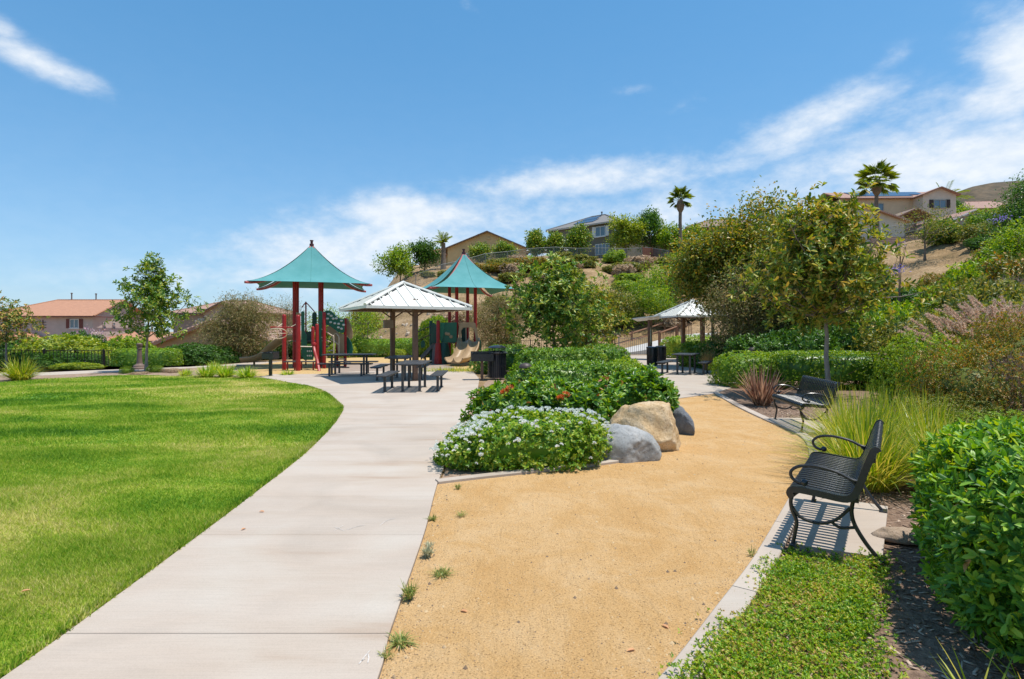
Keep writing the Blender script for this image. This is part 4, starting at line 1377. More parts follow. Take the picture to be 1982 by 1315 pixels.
# ---------------------------------------------------------------- shelters
def shelter(loc, yaw, side, ze, za, post_off, label, post_r=0.075, nseam=9):
    root = empty('picnic_shelter', loc, yaw, label, 'picnic shelter', 'pale metal roofed picnic shelters')
    h = side / 2
    for s in (-1, 1):
        p = MB().box(-post_r, post_r, s * post_off - post_r, s * post_off + post_r, 0, ze + 0.05 + (za - ze) * (1 - post_off / h), 0.008).build('post', BROWN, root)
        MB().box(-post_r * 2.0, post_r * 2.0, s * post_off - post_r * 2.0, s * post_off + post_r * 2.0, 0, 0.016).build('base_plate', BROWN, p)
        br = MB()
        for q in (-1, 1):
            br.tube([(q * post_r, s * post_off, ze - 0.22), (q * 0.55, s * post_off, ze + 0.10)], 0.03, 4)
        br.build('bracket', BROWN, p)
    bm_ = MB()
    bm_.box(-0.06, 0.06, -h * 0.93, h * 0.93, ze - 0.02, ze + 0.10)
    for s in (-1, 1):
        bm_.box(-h * 0.93, h * 0.93, s * post_off - 0.05, s * post_off + 0.05, ze - 0.005, ze + 0.085)
        bm_.box(-h + 0.05, h - 0.05, s * (h - 0.12) - 0.03, s * (h - 0.12) + 0.03, ze - 0.012, ze + 0.05)
        bm_.box(s * (h - 0.12) - 0.03, s * (h - 0.12) + 0.03, -h + 0.16, h - 0.16, ze - 0.010, ze + 0.048)
    bm_.build('beam', BROWN, root)
    cs = [(-h, -h), (h, -h), (h, h), (-h, h)]
    ap = Vector((0, 0, za))
    for k in range(4):
        a = Vector((*cs[k], ze + 0.06)); b = Vector((*cs[(k + 1) % 4], ze + 0.06))
        f = MB().slab([a, b, ap], 0.03).build('roof_panel', CREAM, root)
        # standing seams run up the slope
        e = (b - a).normalized(); mid = (a + b) / 2
        upv = (ap - mid)
        nrm = e.cross(upv).normalized()
        for i in range(nseam):
            t = (i + 0.5) / nseam
            p0 = a.lerp(b, t)
            reach = 1 - abs(2 * t - 1)
            if reach < 0.06: continue
            p1 = p0 + upv * (reach * 0.97)
            q = [p0 - e * 0.014, p0 + e * 0.014, p1 + e * 0.014, p1 - e * 0.014]
            MB().slab([x + nrm * 0.032 for x in q], 0.032).build('seam', CREAM, f)
        # fascia
        o = e.cross(Vector((0, 0, 1)))
        fa = MB()
        fa.add([a + o * 0.02 - Vector((0, 0, 0.075)), b + o * 0.02 - Vector((0, 0, 0.075)), b + o * 0.02 + Vector((0, 0, 0.012)), a + o * 0.02 + Vector((0, 0, 0.012)),
                a - o * 0.01 - Vector((0, 0, 0.075)), b - o * 0.01 - Vector((0, 0, 0.075)), b - o * 0.01 + Vector((0, 0, 0.012)), a - o * 0.01 + Vector((0, 0, 0.012))],
               [(0, 1, 2, 3), (7, 6, 5, 4), (0, 4, 5, 1), (3, 2, 6, 7), (0, 3, 7, 4), (1, 5, 6, 2)])
        fa.build('fascia', CREAM, root)
        # hip: cap with dark vent slots between the seams
        c = Vector((*cs[k], ze + 0.06))
        d = (ap - c)
        side_v = d.cross(Vector((0, 0, 1))).normalized()
        up = side_v.cross(d).normalized()
        if up.z < 0: up = -up
        hp = MB()
        hp.tube([c + up * 0.035, c + d * 0.985 + up * 0.035], 0.055, 6)
        hc = hp.build('hip_cap', CREAM, root)
        for s in (-1, 1):
            for i in range(nseam // 2 + 1):
                t0 = (i + 0.18) / (nseam / 2 + 0.6); t1 = (i + 0.82) / (nseam / 2 + 0.6)
                if t1 > 0.97: continue
                # slots lie on the slope just beside the cap
                e2 = (Vector((*cs[(k + (1 if s > 0 else -1)) % 4], ze + 0.06)) - c).normalized()
                pn = d.cross(e2).normalized()
                if pn.z < 0: pn = -pn
                inp = e2 - d.normalized() * e2.dot(d.normalized()); inp.normalize()
                q0 = c + d * t0 + inp * 0.075 + pn * 0.012; q1 = c + d * t1 + inp * 0.075 + pn * 0.012
                MB().tube([q0, q1], 0.020, 4).build('vent_slot', DARKSLIT, hc)
    MB().lathe([(0.10, za - 0.02), (0.10, za + 0.05), (0.02, za + 0.09)], 10).build('roof_cap', CREAM, root)
    return root


sh1 = shelter((-3.75, 19.6, PZ), math.radians(29), 3.55, 2.33, 3.26, 1.22, 'cream metal hip-roofed picnic shelter on two brown posts on the plaza')
bx = MB(); bx.box(-0.17, 0.17, -0.08, 0.08, 1.72, 2.02, 0.01)
bxo = bx.build('light_box', pmat('taupe_box', (0.30, 0.25, 0.21), rough=0.6), sh1, loc=(-0.16, 1.22, 0))
shelter((9.85, 31.0, 0.03), math.radians(8), 3.15, 2.35, 3.28, 1.15, 'cream metal hip-roofed picnic shelter half hidden by the trees on the right', post_r=0.095)


# notice kiosk
def kiosk():
    x, y = ax(1258, 32.5), 32.5
    root = empty('notice_kiosk', (x, y, 0.03), math.radians(68), 'small notice kiosk with a flat cream roof left of the right-hand shelter', 'kiosk')
    for s in (-1, 1):
        MB().box(s * 0.42 - 0.06, s * 0.42 + 0.06, -0.06, 0.06, 0, 2.25, 0.006).build('post', BROWN, root)
    bd = MB().box(-0.36, 0.36, -0.03, 0.03, 0.85, 1.85, 0.006).build('notice_board', pmat('board', (0.22, 0.20, 0.17), rough=0.5), root)
    MB().box(-0.28, 0.28, -0.036, -0.031, 0.98, 1.72).build('sheet', pmat('notice_paper', (0.50, 0.55, 0.50), (0.40, 0.46, 0.42), scale=7, rough=0.7), bd)
    rf = MB()
    rf.slab([(-0.85, -0.75, 2.52), (0.85, -0.75, 2.42), (0.85, 0.85, 2.24), (-0.85, 0.85, 2.34)], 0.06)
    rf.build('roof', CREAM, root)


kiosk()


# ---------------------------------------------------------------- play structures
def pp(px, py, d):
    return Vector((ax(px, d), d, az(py, d)))


def panel(root, name, pts, d, t, mat, tilt=0.0):
    """a flat moulded panel: outline given by photo points at depth d, thickness t"""
    P = [pp(a, b, d) for a, b in pts]
    if poly_area([(p.x, p.z) for p in P]) < 0: P = P[::-1]
    n = len(P)
    V = [(p.x, p.y - t / 2, p.z) for p in P] + [(p.x, p.y + t / 2, p.z) for p in P]
    Fs = [tuple(range(n)), tuple(range(2 * n - 1, n - 1, -1))]
    for i in range(n):
        Fs.append((i, n + i, n + (i + 1) % n, (i + 1) % n))
    return MB().add(V, Fs).build(name, mat, root)


def post(root, x, y, z0, z1, r, mat, cap=True):
    mb = MB()
    prof = [(r, z0), (r, z1 - r)] + ([(r * 0.92, z1 - r * 0.5), (r * 0.6, z1 - r * 0.12), (0.004, z1)] if cap else [(r, z1)])
    mb.lathe(prof, 14, (x, y, 0))
    return mb.build('post', mat, root, smooth=True)


def canopy(root, c, yaw, hx, hy, zc, za, tube=0.055, gap=0.13):
    half = max(hx, hy)
    """four concave shade-cloth panels hung between four bowed hip tubes"""
    def hipz(t):   # t: 1 at the corner, 0 at the apex
        return zc + (za - zc) * ((1 - t) ** 1.75 * 0.80 + (1 - t) * 0.20)
    M_ = Matrix.Rotation(yaw, 3, 'Z')
    def W(x, y, z):
        v = M_ @ Vector((x, y, 0))
        return Vector((c[0] + v.x, c[1] + v.y, z))
    cs = [(-1, -1), (1, -1), (1, 1), (-1, 1)]
    for k in range(4):
        a, b = cs[k], cs[(k + 1) % 4]
        nu, nv = 13, 13
        V, Fs = [], []
        for i in range(nv):
            t = 0.03 + 0.97 * i / (nv - 1)
            for j in range(nu):
                s = j / (nu - 1)
                g = gap * (0.4 + 0.6 * math.sin(t * math.pi)) * 0.5 / half      # the panels leave an opening along each hip
                s2 = g / max(t, 0.12) * 0.5 + s * (1 - g / max(t, 0.12))
                x = (a[0] + (b[0] - a[0]) * s2) * hx * t
                y = (a[1] + (b[1] - a[1]) * s2) * hy * t
                bow = 4 * s * (1 - s)
                k_in = 1 - 0.085 * bow * t ** 3
                z = hipz(t) + 0.02 - 0.05 * bow * math.sin(t * math.pi) + 0.03 * bow * t ** 4
                V.append(W(x * k_in, y * k_in, z))
        for i in range(nv - 1):
            for j in range(nu - 1):
                q = i * nu + j
                Fs.append((q, q + nu, q + nu + 1, q + 1))
        n = len(V)
        V += [v - Vector((0, 0, 0.008)) for v in V]
        Fs += [tuple(n + i for i in f[::-1]) for f in Fs]
        for j in range(nu - 1):
            q = (nv - 1) * nu + j
            Fs.append((q, q + n, q + n + 1, q + 1))
        cl = MB().add(V, Fs).build('canopy_panel', TEAL, root, smooth=True)
        # centre seam, slightly proud
        sv = []
        for i in range(nv):
            p = V[i * nu + nu // 2]
            sv.append(p + Vector((0, 0, 0.006)))
        MB().tube(sv, 0.008, 4).build('seam', pmat('seam_thread', (0.06, 0.25, 0.23), rough=0.8), cl)
        hp = []
        for i in range(13):
            t = 0.02 + 1.0 * i / 12
            hp.append(W(a[0] * hx * t, a[1] * hy * t, hipz(min(t, 1.0)) - (0.05 + 0.16 * math.sin(min(t, 1) * math.pi))))
        MB().tube(hp, tube, 8).build('hip_tube', REDP, root, smooth=True)
    MB().lathe([(0.10, za - 0.12), (0.10, za + 0.02), (0.06, za + 0.03), (0.06, za + 0.14), (0.085, za + 0.15), (0.085, za + 0.19), (0.02, za + 0.2)], 10, (c[0], c[1], 0)).build('finial', pmat('finial_red', (0.10, 0.02, 0.022), rough=0.4), root)
    return hipz


def trough(root, pts, w, depth, mat, name='slide', lanes=1):
    """an open slide bed with raised sides along pts"""
    P = [Vector(p) for p in catmull(pts, 5)]
    V, Fs = [], []
    prof = []
    lw = w / lanes
    for l in range(lanes):
        x0 = -w / 2 + l * lw
        if l == 0: prof += [(x0 - 0.05, depth + 0.0), (x0, depth + 0.02)]
        prof += [(x0 + 0.05, depth * 0.5), (x0 + 0.14, 0.02), (x0 + lw / 2, 0), (x0 + lw - 0.14, 0.02), (x0 + lw - 0.05, depth * 0.5), (x0 + lw, depth + 0.02)]
    prof += [(w / 2 + 0.05, depth)]
    prof += [(w / 2 + 0.05, depth - 0.05), (w / 2 - 0.02, depth * 0.3), (w / 2 - 0.14, -0.04), (0, -0.05), (-w / 2 + 0.14, -0.04), (-w / 2 + 0.02, depth * 0.3), (-w / 2 - 0.05, depth - 0.05)]
    m_ = len(prof)
    for i, p in enumerate(P):
        t = (P[min(i + 1, len(P) - 1)] - P[max(i - 1, 0)]).normalized()
        s = t.cross(Vector((0, 0, 1))).normalized()
        up = s.cross(t)
        for a, b in prof:
            V.append(p + s * a + up * b)
    for i in range(len(P) - 1):
        for j in range(m_):
            Fs.append((i * m_ + j, i * m_ + (j + 1) % m_, (i + 1) * m_ + (j + 1) % m_, (i + 1) * m_ + j))
    Fs += [tuple(range(m_ - 1, -1, -1)), tuple(range((len(P) - 1) * m_, len(P) * m_))]
    return MB().add(V, Fs).build(name, mat, root, smooth=True)


def rail(root, pts, r, mat, name='handrail'):
    return MB().tube(catmull(pts, 4), r, 7).build(name, mat, root, smooth=True)


def play_left():
    root = empty('play_structure', (0, 0, 0), 0, 'red posted play structure with a curved tan slide under a teal shade canopy', 'playground')
    c = (-9.42, 26.3); yaw = math.radians(14)
    hipz = canopy(root, (c[0] + 0.15, c[1]), math.radians(18), 2.5, 2.1, 3.72, 5.66)
    M_ = Matrix.Rotation(yaw, 2)
    for sx in (-1, 1):
        for sy in (-1, 1):
            v = M_ @ Vector((sx * 0.55, sy * 0.55))
            post(root, c[0] + v.x, c[1] + v.y, 0, 4.75, 0.075, RED, False)
    # decks
    dk = MB(); dk.box(-0.62, 0.62, -0.62, 0.62, 1.16, 1.23, 0.01)
    dk.build('deck', GREYD, root, loc=(c[0], c[1], 0), rot=(0, 0, yaw))
    dk = MB(); dk.box(-0.5, 0.5, -0.45, 0.45, 0.52, 0.58, 0.01)
    dk.build('deck', GREYD, root, loc=(c[0] + 1.45, c[1] - 0.2, 0), rot=(0, 0, yaw))
    # slide curving away to the left
    trough(root, [(c[0] - 0.6, c[1] + 0.1, 1.26), (c[0] - 1.1, c[1] + 0.25, 1.24), (c[0] - 1.75, c[1] + 0.35, 0.86), (c[0] - 2.25, c[1] + 0.40, 0.42), (c[0] - 2.7, c[1] + 0.45, 0.25), (c[0] - 3.05, c[1] + 0.5, 0.21), (c[0] - 3.3, c[1] + 0.5, 0.20)], 0.50, 0.20, TAN)
    panel(root, 'slide_hood', [(560.5, 614), (566, 607.5), (575, 604.5), (579, 606), (579, 640), (575, 642), (566, 636), (568, 622)], 26.2, 0.07, TAN)
    post(root, ax(491, 27.0), 27.05, 0, 0.30, 0.045, BROWN, False)
    # red side posts with an overhead wheel
    post(root, ax(550, 23.95), 23.95, 0, az(608.5, 23.95), 0.085, RED)
    post(root, ax(577, 23.45), 23.45, 0, az(609.5, 23.45), 0.095, RED)
    rail(root, [pp(523, 633.5, 23.3), pp(550, 634, 23.4), pp(579, 634.5, 23.5)], 0.03, RED, 'cross_bar')
    rail(root, [pp(537, 633.5, 23.4), pp(546, 627, 23.7)], 0.018, PALETAN, 'stay')
    rail(root, [pp(562, 634, 23.45), pp(575, 627, 23.6)], 0.018, PALETAN, 'stay')
    wh = MB()
    cw = pp(537, 646, 23.3)
    ring = []
    for i in range(25):
        a = 2 * math.pi * i / 24
        ring.append(cw + Vector((0.37 * math.cos(a), 0.37 * math.sin(a), 0.08 * math.cos(a) - 0.20 * math.sin(a))))
    wh.tube(ring, 0.02, 7, cap=False)
    for a in (0.3, 0.3 + math.pi / 2):
        e = Vector((0.37 * math.cos(a), 0.37 * math.sin(a), 0.08 * math.cos(a) - 0.20 * math.sin(a)))
        wh.tube([cw + e, cw - e], 0.015, 6)
    wh.tube([cw, cw + Vector((0, 0, 0.22))], 0.018, 6)
    wh.build('spinning_wheel', PALETAN, root, smooth=True)
    # bench planks between the red posts
    for a, b, dd in ((551, 576, 23.7), (578, 612, 23.9)):
        p, q = pp(a, 700, dd), pp(b, 700.5, dd)
        MB().box(p.x, q.x, dd - 0.14, dd + 0.14, p.z - 0.03, p.z + 0.02, 0.006).build('plank', GREYD, root)
        for x in (p.x + 0.12, q.x - 0.12):
            MB().box(x - 0.025, x + 0.025, dd - 0.025, dd + 0.025, 0, p.z - 0.03).build('plank_leg', RED, root)
    rail(root, [pp(580, 671, 23.7), pp(604, 671.5, 24.0)], 0.022, PALETAN, 'cross_bar')
    # bent red tubes in front
    post(root, ax(605.5, 24.4), 24.4, 0.95, az(632, 24.4), 0.07, RED)
    post(root, ax(613.5, 24.6), 24.6, 0, az(627, 24.6), 0.075, RED)
    rail(root, [pp(607, 665, 24.3), pp(609, 680, 24.1), pp(614, 698, 23.7), pp(618, 720, 23.3)], 0.065, RED, 'bent_tube')
    bl = MB(); q = pp(608, 667, 24.25); bl.lathe([(0.01, -0.10), (0.09, -0.05), (0.10, 0.03), (0.06, 0.09), (0.01, 0.10)], 12, tuple(q)); bl.build('tube_joint', RED, root, smooth=True)
    # panels
    panel(root, 'side_panel', [(583, 604), (586.5, 602.5), (589, 604), (589, 640), (594, 650), (594, 692), (584, 692)], 25.4, 0.05, GREEN)
    pl = panel(root, 'activity_panel', [(588, 672), (606, 672), (606, 697), (588, 697)], 25.1, 0.05, GREEN)
    for r_, row in enumerate((680, 689)):
        for i in range(3):
            panel(pl, 'pale_mark', [(594 + i * 3.6, row - 1.4), (596.4 + i * 3.6, row - 1.8), (596.6 + i * 3.6, row + 1.2), (594.4 + i * 3.6, row + 1.5)], 25.06, 0.012, HOLD)
    panel(root, 'arch_panel', [(604.5, 640), (604.5, 608), (607, 604.5), (610.5, 604.5), (613, 608), (613, 640)], 26.3, 0.05, GREEND)
    panel(root, 'side_panel', [(616.5, 603), (622, 602), (624, 606), (622, 650), (625, 690), (619, 690)], 25.6, 0.05, GREEN)
    panel(root, 'dark_panel', [(593, 642), (603, 642), (603, 666), (593, 666)], 26.0, 0.05, GREEND)
    # small red frame with a pointed top behind
    post(root, ax(592, 27.6), 27.6, 0, az(584, 27.6), 0.035, RED)
    for a, b in ((584, 596), (609, 604)):
        rail(root, [pp(592, 585.5, 27.6), pp((592 + a) / 2, (585.5 + b) / 2 - 0.5, 27.6), pp(a, b, 27.6)], 0.025, RED, 'roof_bar')
    # climbing wall
    wl = panel(root, 'climbing_wall', [(627, 604), (634, 601), (641, 602.5), (647, 608), (652, 614), (660, 617), (666.5, 618), (666.5, 642), (663, 645), (656, 643), (648, 638), (640, 632), (632, 629), (627, 630)], 25.9, 0.08, GREEN)
    hold = MB().lathe([(0.07, 0), (0.06, 0.03), (0.02, 0.045)], 8, M=Matrix.Rotation(math.radians(90), 4, 'X')).mesh('climbing_hold', HOLD)
    for a, b in ((636, 608), (641, 611.5), (645, 617), (640, 624), (651, 616.5), (655.5, 627), (661, 621), (661, 636.5), (648, 626), (634, 617), (655, 634), (665, 629)):
        obj('climbing_hold', hold, wl, loc=pp(a, b, 25.855), scale=(1, 1, 0.75))
    panel(root, 'curved_panel', [(633, 632), (640, 631), (648, 638), (656, 645), (664, 647), (666, 648), (666, 690), (655, 690), (652, 668), (644, 654), (635, 648)], 26.0, 0.06, TAN)
    post(root, ax(668, 26.1), 26.1, 0, az(616, 26.1), 0.07, RED)
    panel(root, 'end_panel', [(670, 616), (674, 618), (678, 628), (682.5, 640), (682.5, 655), (678, 657), (670, 648)], 26.4, 0.06, TAN)
    panel(root, 'end_panel', [(669.5, 650), (675, 655), (681, 665), (683, 675), (682, 689), (669.5, 690)], 26.45, 0.06, GREEN)
    post(root, ax(652.5, 26.6), 26.6, 0, az(655, 26.6), 0.06, RED)
    post(root, ax(627.5, 24.9), 24.9, 0, az(604, 24.9), 0.075, RED)
    # steps and pale handrails
    for i in range(5):
        z = 0.22 + i * 0.19
        MB().box(-0.42, 0.42, -0.14, 0.14, z - 0.03, z, 0.006).build('step', GREYD, root, loc=(c[0] + 2.05 - i * 0.24, c[1] - 0.85, 0), rot=(0, 0, yaw + math.radians(90)))
    rail(root, [pp(622, 637, 25.2), pp(632, 643, 25.0), pp(643, 650, 24.8), pp(646, 653, 24.75), pp(646, 690, 24.75)], 0.022, PALETAN)
    rail(root, [pp(622, 653, 25.2), pp(634, 660, 25.0), pp(640, 662, 24.9)], 0.022, PALETAN)
    rail(root, [pp(641, 658, 25.9), pp(649, 646, 25.8), pp(654, 650, 25.7), pp(656, 655, 25.65), pp(656, 690, 25.65)], 0.022, PALETAN)
    rail(root, [pp(640, 657, 25.8), pp(648, 662, 25.75), pp(655, 667, 25.7)], 0.022, PALETAN)


def play_right():
    root = empty('play_structure', (0, 0, 0), 0, 'play structure with a double tan slide and green panels under the second teal canopy', 'playground')
    c = (-2.50, 29.4); yaw = math.radians(22)
    canopy(root, c, yaw, 2.35, 2.35, 3.70, 5.70, gap=0.30)
    for px_, d in ((870, 30.2), (884, 28.7), (905, 30.1), (920, 28.9)):
        post(root, ax(px_, d), d, 0, 4.75, 0.085, RED, False)
    MB().box(-0.6, 0.6, -0.6, 0.6, 1.02, 1.09, 0.01).build('deck', GREYD, root, loc=(ax(895, 29.4), 29.4, 0))
    # green front panel with a folded left face
    gpn = panel(root, 'front_panel', [(860, 624.5), (884, 624.5), (884, 663), (856, 663.5), (852, 660), (856, 640)], 28.55, 0.05, GREEN)
    panel(root, 'front_panel', [(852, 625), (861, 624.8), (856, 662), (851, 656)], 28.50, 0.04, pmat('light_green_plastic', (0.02, 0.20, 0.11), rough=0.4))
    hd = MB().lathe([(0.09, 0), (0.07, 0.03), (0.02, 0.045)], 10, M=Matrix.Rotation(math.radians(90), 4, 'X')).mesh('porthole', TAN)
    for a, b in ((864, 646), (868, 647), (873, 652)):
        obj('porthole', hd, gpn, loc=pp(a, b, 28.52))
    post(root, ax(848, 28.2), 28.2, 0, az(620, 28.2), 0.09, RED)
    panel(root, 'dark_panel', [(834, 628), (840, 625), (845, 630), (845, 664), (834, 664)], 28.6, 0.05, GREEND)
    post(root, ax(834, 28.9), 28.9, 0, az(621, 28.9), 0.08, GREEND)
    # rounded climber drum under the deck
    dr = MB()
    dr.lathe([(0.42, 0.02), (0.40, 0.4), (0.33, 0.8), (0.26, 1.06)], 16, (ax(856, 28.3), 28.5, 0))
    dr.build('climber_drum', GREEND, root, smooth=True)
    MB().lathe([(0.20, 0.02), (0.16, 0.5), (0.12, 1.05)], 14, (ax(848, 28.1), 28.05, 0)).build('post_sleeve', RED, root, smooth=True)
    panel(root, 'low_panel', [(836, 705), (836, 684), (840, 668), (846, 664), (846, 705)], 28.2, 0.05, pmat('grey_panel', (0.16, 0.15, 0.15), rough=0.6))
    panel(root, 'low_panel', [(863, 688), (872, 690), (886, 692), (893, 688), (893, 699), (863, 699)], 28.9, 0.05, GREEN)
    # arch and double slide sweeping to the left foot
    panel(root, 'slide_arch', [(889, 628), (892, 624.5), (916, 624), (920, 626), (924, 640), (925.5, 655), (928, 672), (926, 690), (922, 690), (922, 668), (920, 650), (917, 636), (912, 634), (897, 634.5), (893, 640), (892, 652), (895, 662), (894, 674), (890, 676), (888, 660)], 28.35, 0.09, TAN)
    trough(root, [(ax(907, 28.6), 28.6, 1.10), (ax(907, 28.2), 28.2, 1.08), (ax(905, 27.6), 27.6, 0.72), (ax(899, 27.1), 27.1, 0.40), (ax(890, 26.7), 26.7, 0.24), (ax(878, 26.3), 26.3, 0.20)], 1.0, 0.20, TAN, lanes=2)
    panel(root, 'back_panel', [(893, 636), (903, 634), (903, 664), (893, 664)], 29.6, 0.05, GREEND)
    rail(root, [pp(902, 634, 28.7), pp(902, 664, 28.7)], 0.02, PALETAN)
    rail(root, [pp(908, 634, 28.7), pp(908, 664, 28.7)], 0.02, PALETAN)
    panel(root, 'end_panel', [(926, 655), (931, 660), (931, 690), (926, 690)], 28.9, 0.05, GREEN)
    # stair on the left
    st = MB()
    a, b = Vector((ax(817, 29.2), 29.2, 0.30)), Vector((ax(843, 29.2), 29.2, 1.03))
    for s in (-0.42, 0.42):
        st.slab([a + Vector((0, s, 0.10)), b + Vector((0, s, 0.10)), b + Vector((0, s, -0.14)), a + Vector((0, s, -0.14))], 0.04)
    st.build('stringer', GREYD, root)
    for i in range(4):
        p = a.lerp(b, (i + 0.5) / 4)
        MB().box(-0.12, 0.12, -0.38, 0.38, -0.02, 0.02).build('step', GREYD, root, loc=p)
    DRK = pmat('dark_rail', (0.10, 0.06, 0.05), rough=0.5)
    for dd in (28.8, 29.6):
        rail(root, [pp(800, 680, dd), pp(799.5, 652, dd), pp(803, 647, dd), pp(820, 637, dd), pp(842, 629, dd)], 0.022, DRK)
        rail(root, [pp(801, 664, dd), pp(820, 654, dd), pp(842, 644, dd)], 0.022, DRK)
    post(root, ax(808, 29.2), 29.2, 0, 0.9, 0.06, BROWN)
    post(root, ax(823, 29.6), 29.6, 0, 0.55, 0.05, TAN)
    panel(root, 'side_panel', [(815, 662), (819, 658), (823, 664), (822, 672), (815, 674)], 29.7, 0.05, GREEN)


play_left()
play_right()


# ---------------------------------------------------------------- grills, bins, lights, boulders
def grill(loc, rz, label, w=0.46, h=0.24):
    root = empty('park_grill', loc, rz, label, 'grill', 'black pedestal grills')
    post_ = MB().box(-0.045, 0.045, -0.045, 0.045, 0, 0.62, 0.006).build('pedestal', BROWN if w > 0.5 else BLACK, root)
    b = MB()
    t = 0.012
    z0, z1 = 0.62, 0.62 + h
    b.box(-w / 2, w / 2, -0.20, 0.20, z0, z0 + t)
    b.box(-w / 2, w / 2, 0.20 - t, 0.20, z0 + t, z1)
    b.box(-w / 2, -w / 2 + t, -0.20, 0.20 - t, z0 + t, z1 - 0.02)
    b.box(w / 2 - t, w / 2, -0.20, 0.20 - t, z0 + t, z1 - 0.02)
    b.box(-w / 2 + t, w / 2 - t, -0.20, -0.20 + t, z0 + t, z0 + h * 0.75)
    b.build('firebox', BLACK, root)
    gr = MB()
    for i in range(12):
        x = -w / 2 + 0.03 + i * (w - 0.06) / 11
        gr.box(x - 0.005, x + 0.005, -0.185, 0.18, z1 - 0.05, z1 - 0.04)
    gr.build('grate', BLACK, root)
    for s in (-1, 1):
        rail(root, [(s * (w / 2 - 0.05), -0.20, z1 - 0.045), (s * (w / 2 - 0.05), -0.30, z1 - 0.03), (s * (w / 2 - 0.05), -0.33, z1 - 0.03)], 0.010, GALV, 'handle')


grill((*gp(523.7, 729.5), 0.03), math.radians(-8), 'small black grill on a post at the lawn corner of the plaza', 0.44, 0.26)
grill((*gp(933, 737), 0.03), math.radians(6), 'wide dark grill box on a brown post beside the slatted litter bin', 0.74, 0.32)
grill((ax(1173, 28.2), 28.2, 0.03), math.radians(5), 'dark grill box on a post behind the island hedges near the gate', 0.6, 0.34)


def slat_bin(loc, label):
    root = empty('litter_bin', loc, 0.3, label, 'litter bin')
    r, hgt_ = 0.31, 0.86
    sl = MB().box(-0.016, 0.016, -0.005, 0.005, 0.06, hgt_, 0.002).mesh('slat', BLACK)
    n = 30
    for i in range(n):
        a = 2 * math.pi * i / n
        obj('slat', sl, root, loc=(r * math.cos(a), r * math.sin(a), 0), rot=(0, 0, a + math.pi / 2))
    for z in (0.08, 0.45, 0.84):
        rg = MB(); rg.tube([(0.302 * math.cos(2 * math.pi * i / 32), 0.302 * math.sin(2 * math.pi * i / 32), z) for i in range(33)], 0.012, 6, cap=False)
        rg.build('hoop', BLACK, root, smooth=True)
    MB().lathe([(0.285, 0.05), (0.285, 0.86), (0.27, 0.86), (0.27, 0.10)], 24).build('liner', pmat('blue_black_liner', (0.012, 0.014, 0.035), rough=0.35), root, smooth=True)
    MB().lathe([(0.345, 0.86), (0.36, 0.885), (0.30, 0.93), (0.22, 0.95), (0.20, 0.93)], 24).build('rim', BLACK, root, smooth=True)
    # bonnet held up by short bars
    MB().lathe([(0.30, 1.05), (0.315, 1.07), (0.24, 1.12), (0.10, 1.145), (0.01, 1.15)], 24).build('lid', BLACK, root, smooth=True)
    for i in range(16):
        a = 2 * math.pi * i / 16
        MB().box(-0.012, 0.012, -0.004, 0.004, 0.90, 1.07).build('lid_bar', BLACK, root, loc=(0.29 * math.cos(a), 0.29 * math.sin(a), 0), rot=(0, 0, a + math.pi / 2))


slat_bin((ax(962, 19.3), 19.3, 0.02), 'black slatted litter bin with a domed lid behind the wide grill')


def drum_bin(loc, label):
    root = empty('litter_bin', loc, 0, label, 'litter bin', 'round black bins by the right-hand picnic table')
    MB().lathe([(0.22, 0.0), (0.235, 0.03), (0.25, 0.80), (0.245, 0.82)], 20).build('barrel', BLACK, root, smooth=True)
    rb = MB()
    n = 28
    for i in range(n):
        a = 2 * math.pi * i / n
        rb.box(0.232, 0.256, -0.010, 0.010, 0.05, 0.78, M=Matrix.Rotation(a, 4, 'Z'))
    rb.build('rib', BLACK, root)
    MB().lathe([(0.268, 0.80), (0.275, 0.83), (0.26, 0.87), (0.20, 0.89), (0.17, 0.88)], 20).build('rim', BLACK, root, smooth=True)


drum_bin((ax(1262.5, 26.7), 26.7, 0.028), 'round black ribbed bin nearest the right-hand picnic table')
drum_bin((ax(1279, 28.0), 28.0, 0.028), 'round black ribbed bin just behind the other one by the kiosk')


def bollard(loc, h, label, classic=False):
    root = empty('bollard_light', loc, 0, label, 'bollard light')
    BZ = pmat('bronze_paint', (0.075, 0.055, 0.045), (0.05, 0.036, 0.03), scale=8, rough=0.5) if not classic else pmat('brown_cast', (0.20, 0.135, 0.105), (0.14, 0.095, 0.075), scale=8, rough=0.6)
    if classic:
        MB().lathe([(0.30, 0), (0.30, 0.07), (0.24, 0.10), (0.22, 0.17), (0.14, 0.21), (0.115, 0.25)], 16).build('base', BZ, root, smooth=True)
        MB().lathe([(0.115, 0.25), (0.095, 0.50), (0.085, h * 0.78), (0.11, h * 0.80), (0.085, h * 0.83)], 16).build('column', BZ, root, smooth=True)
        MB().lathe([(0.085, h * 0.83), (0.12, h * 0.90), (0.12, h * 0.97), (0.05, h)], 16).build('lamp_head', BZ, root, smooth=True)
    else:
        MB().lathe([(0.105, 0), (0.105, h * 0.78)], 16).build('column', BZ, root, smooth=True)
        MB().lathe([(0.085, h * 0.78), (0.085, h * 0.86)], 16).build('lens', pmat('lamp_lens', (0.42, 0.40, 0.36), rough=0.25), root, smooth=True)
        MB().lathe([(0.12, h * 0.86), (0.155, h * 0.875), (0.15, h * 0.91), (0.12, h * 0.965), (0.06, h * 0.995), (0.005, h)], 18).build('cap', BZ, root, smooth=True)


bollard((ax(1017, 13.2), 13.2, 0.01), 0.90, 'bronze domed bollard light between the island hedges')
bollard((ax(1456, 19.6), 19.6, 0.01), 1.09, 'bronze domed bollard light above the right-hand shrubs')
bollard((*gp(270, 715.5), 0.01), 1.12, 'brown cast pedestal light in front of the left hedge', True)


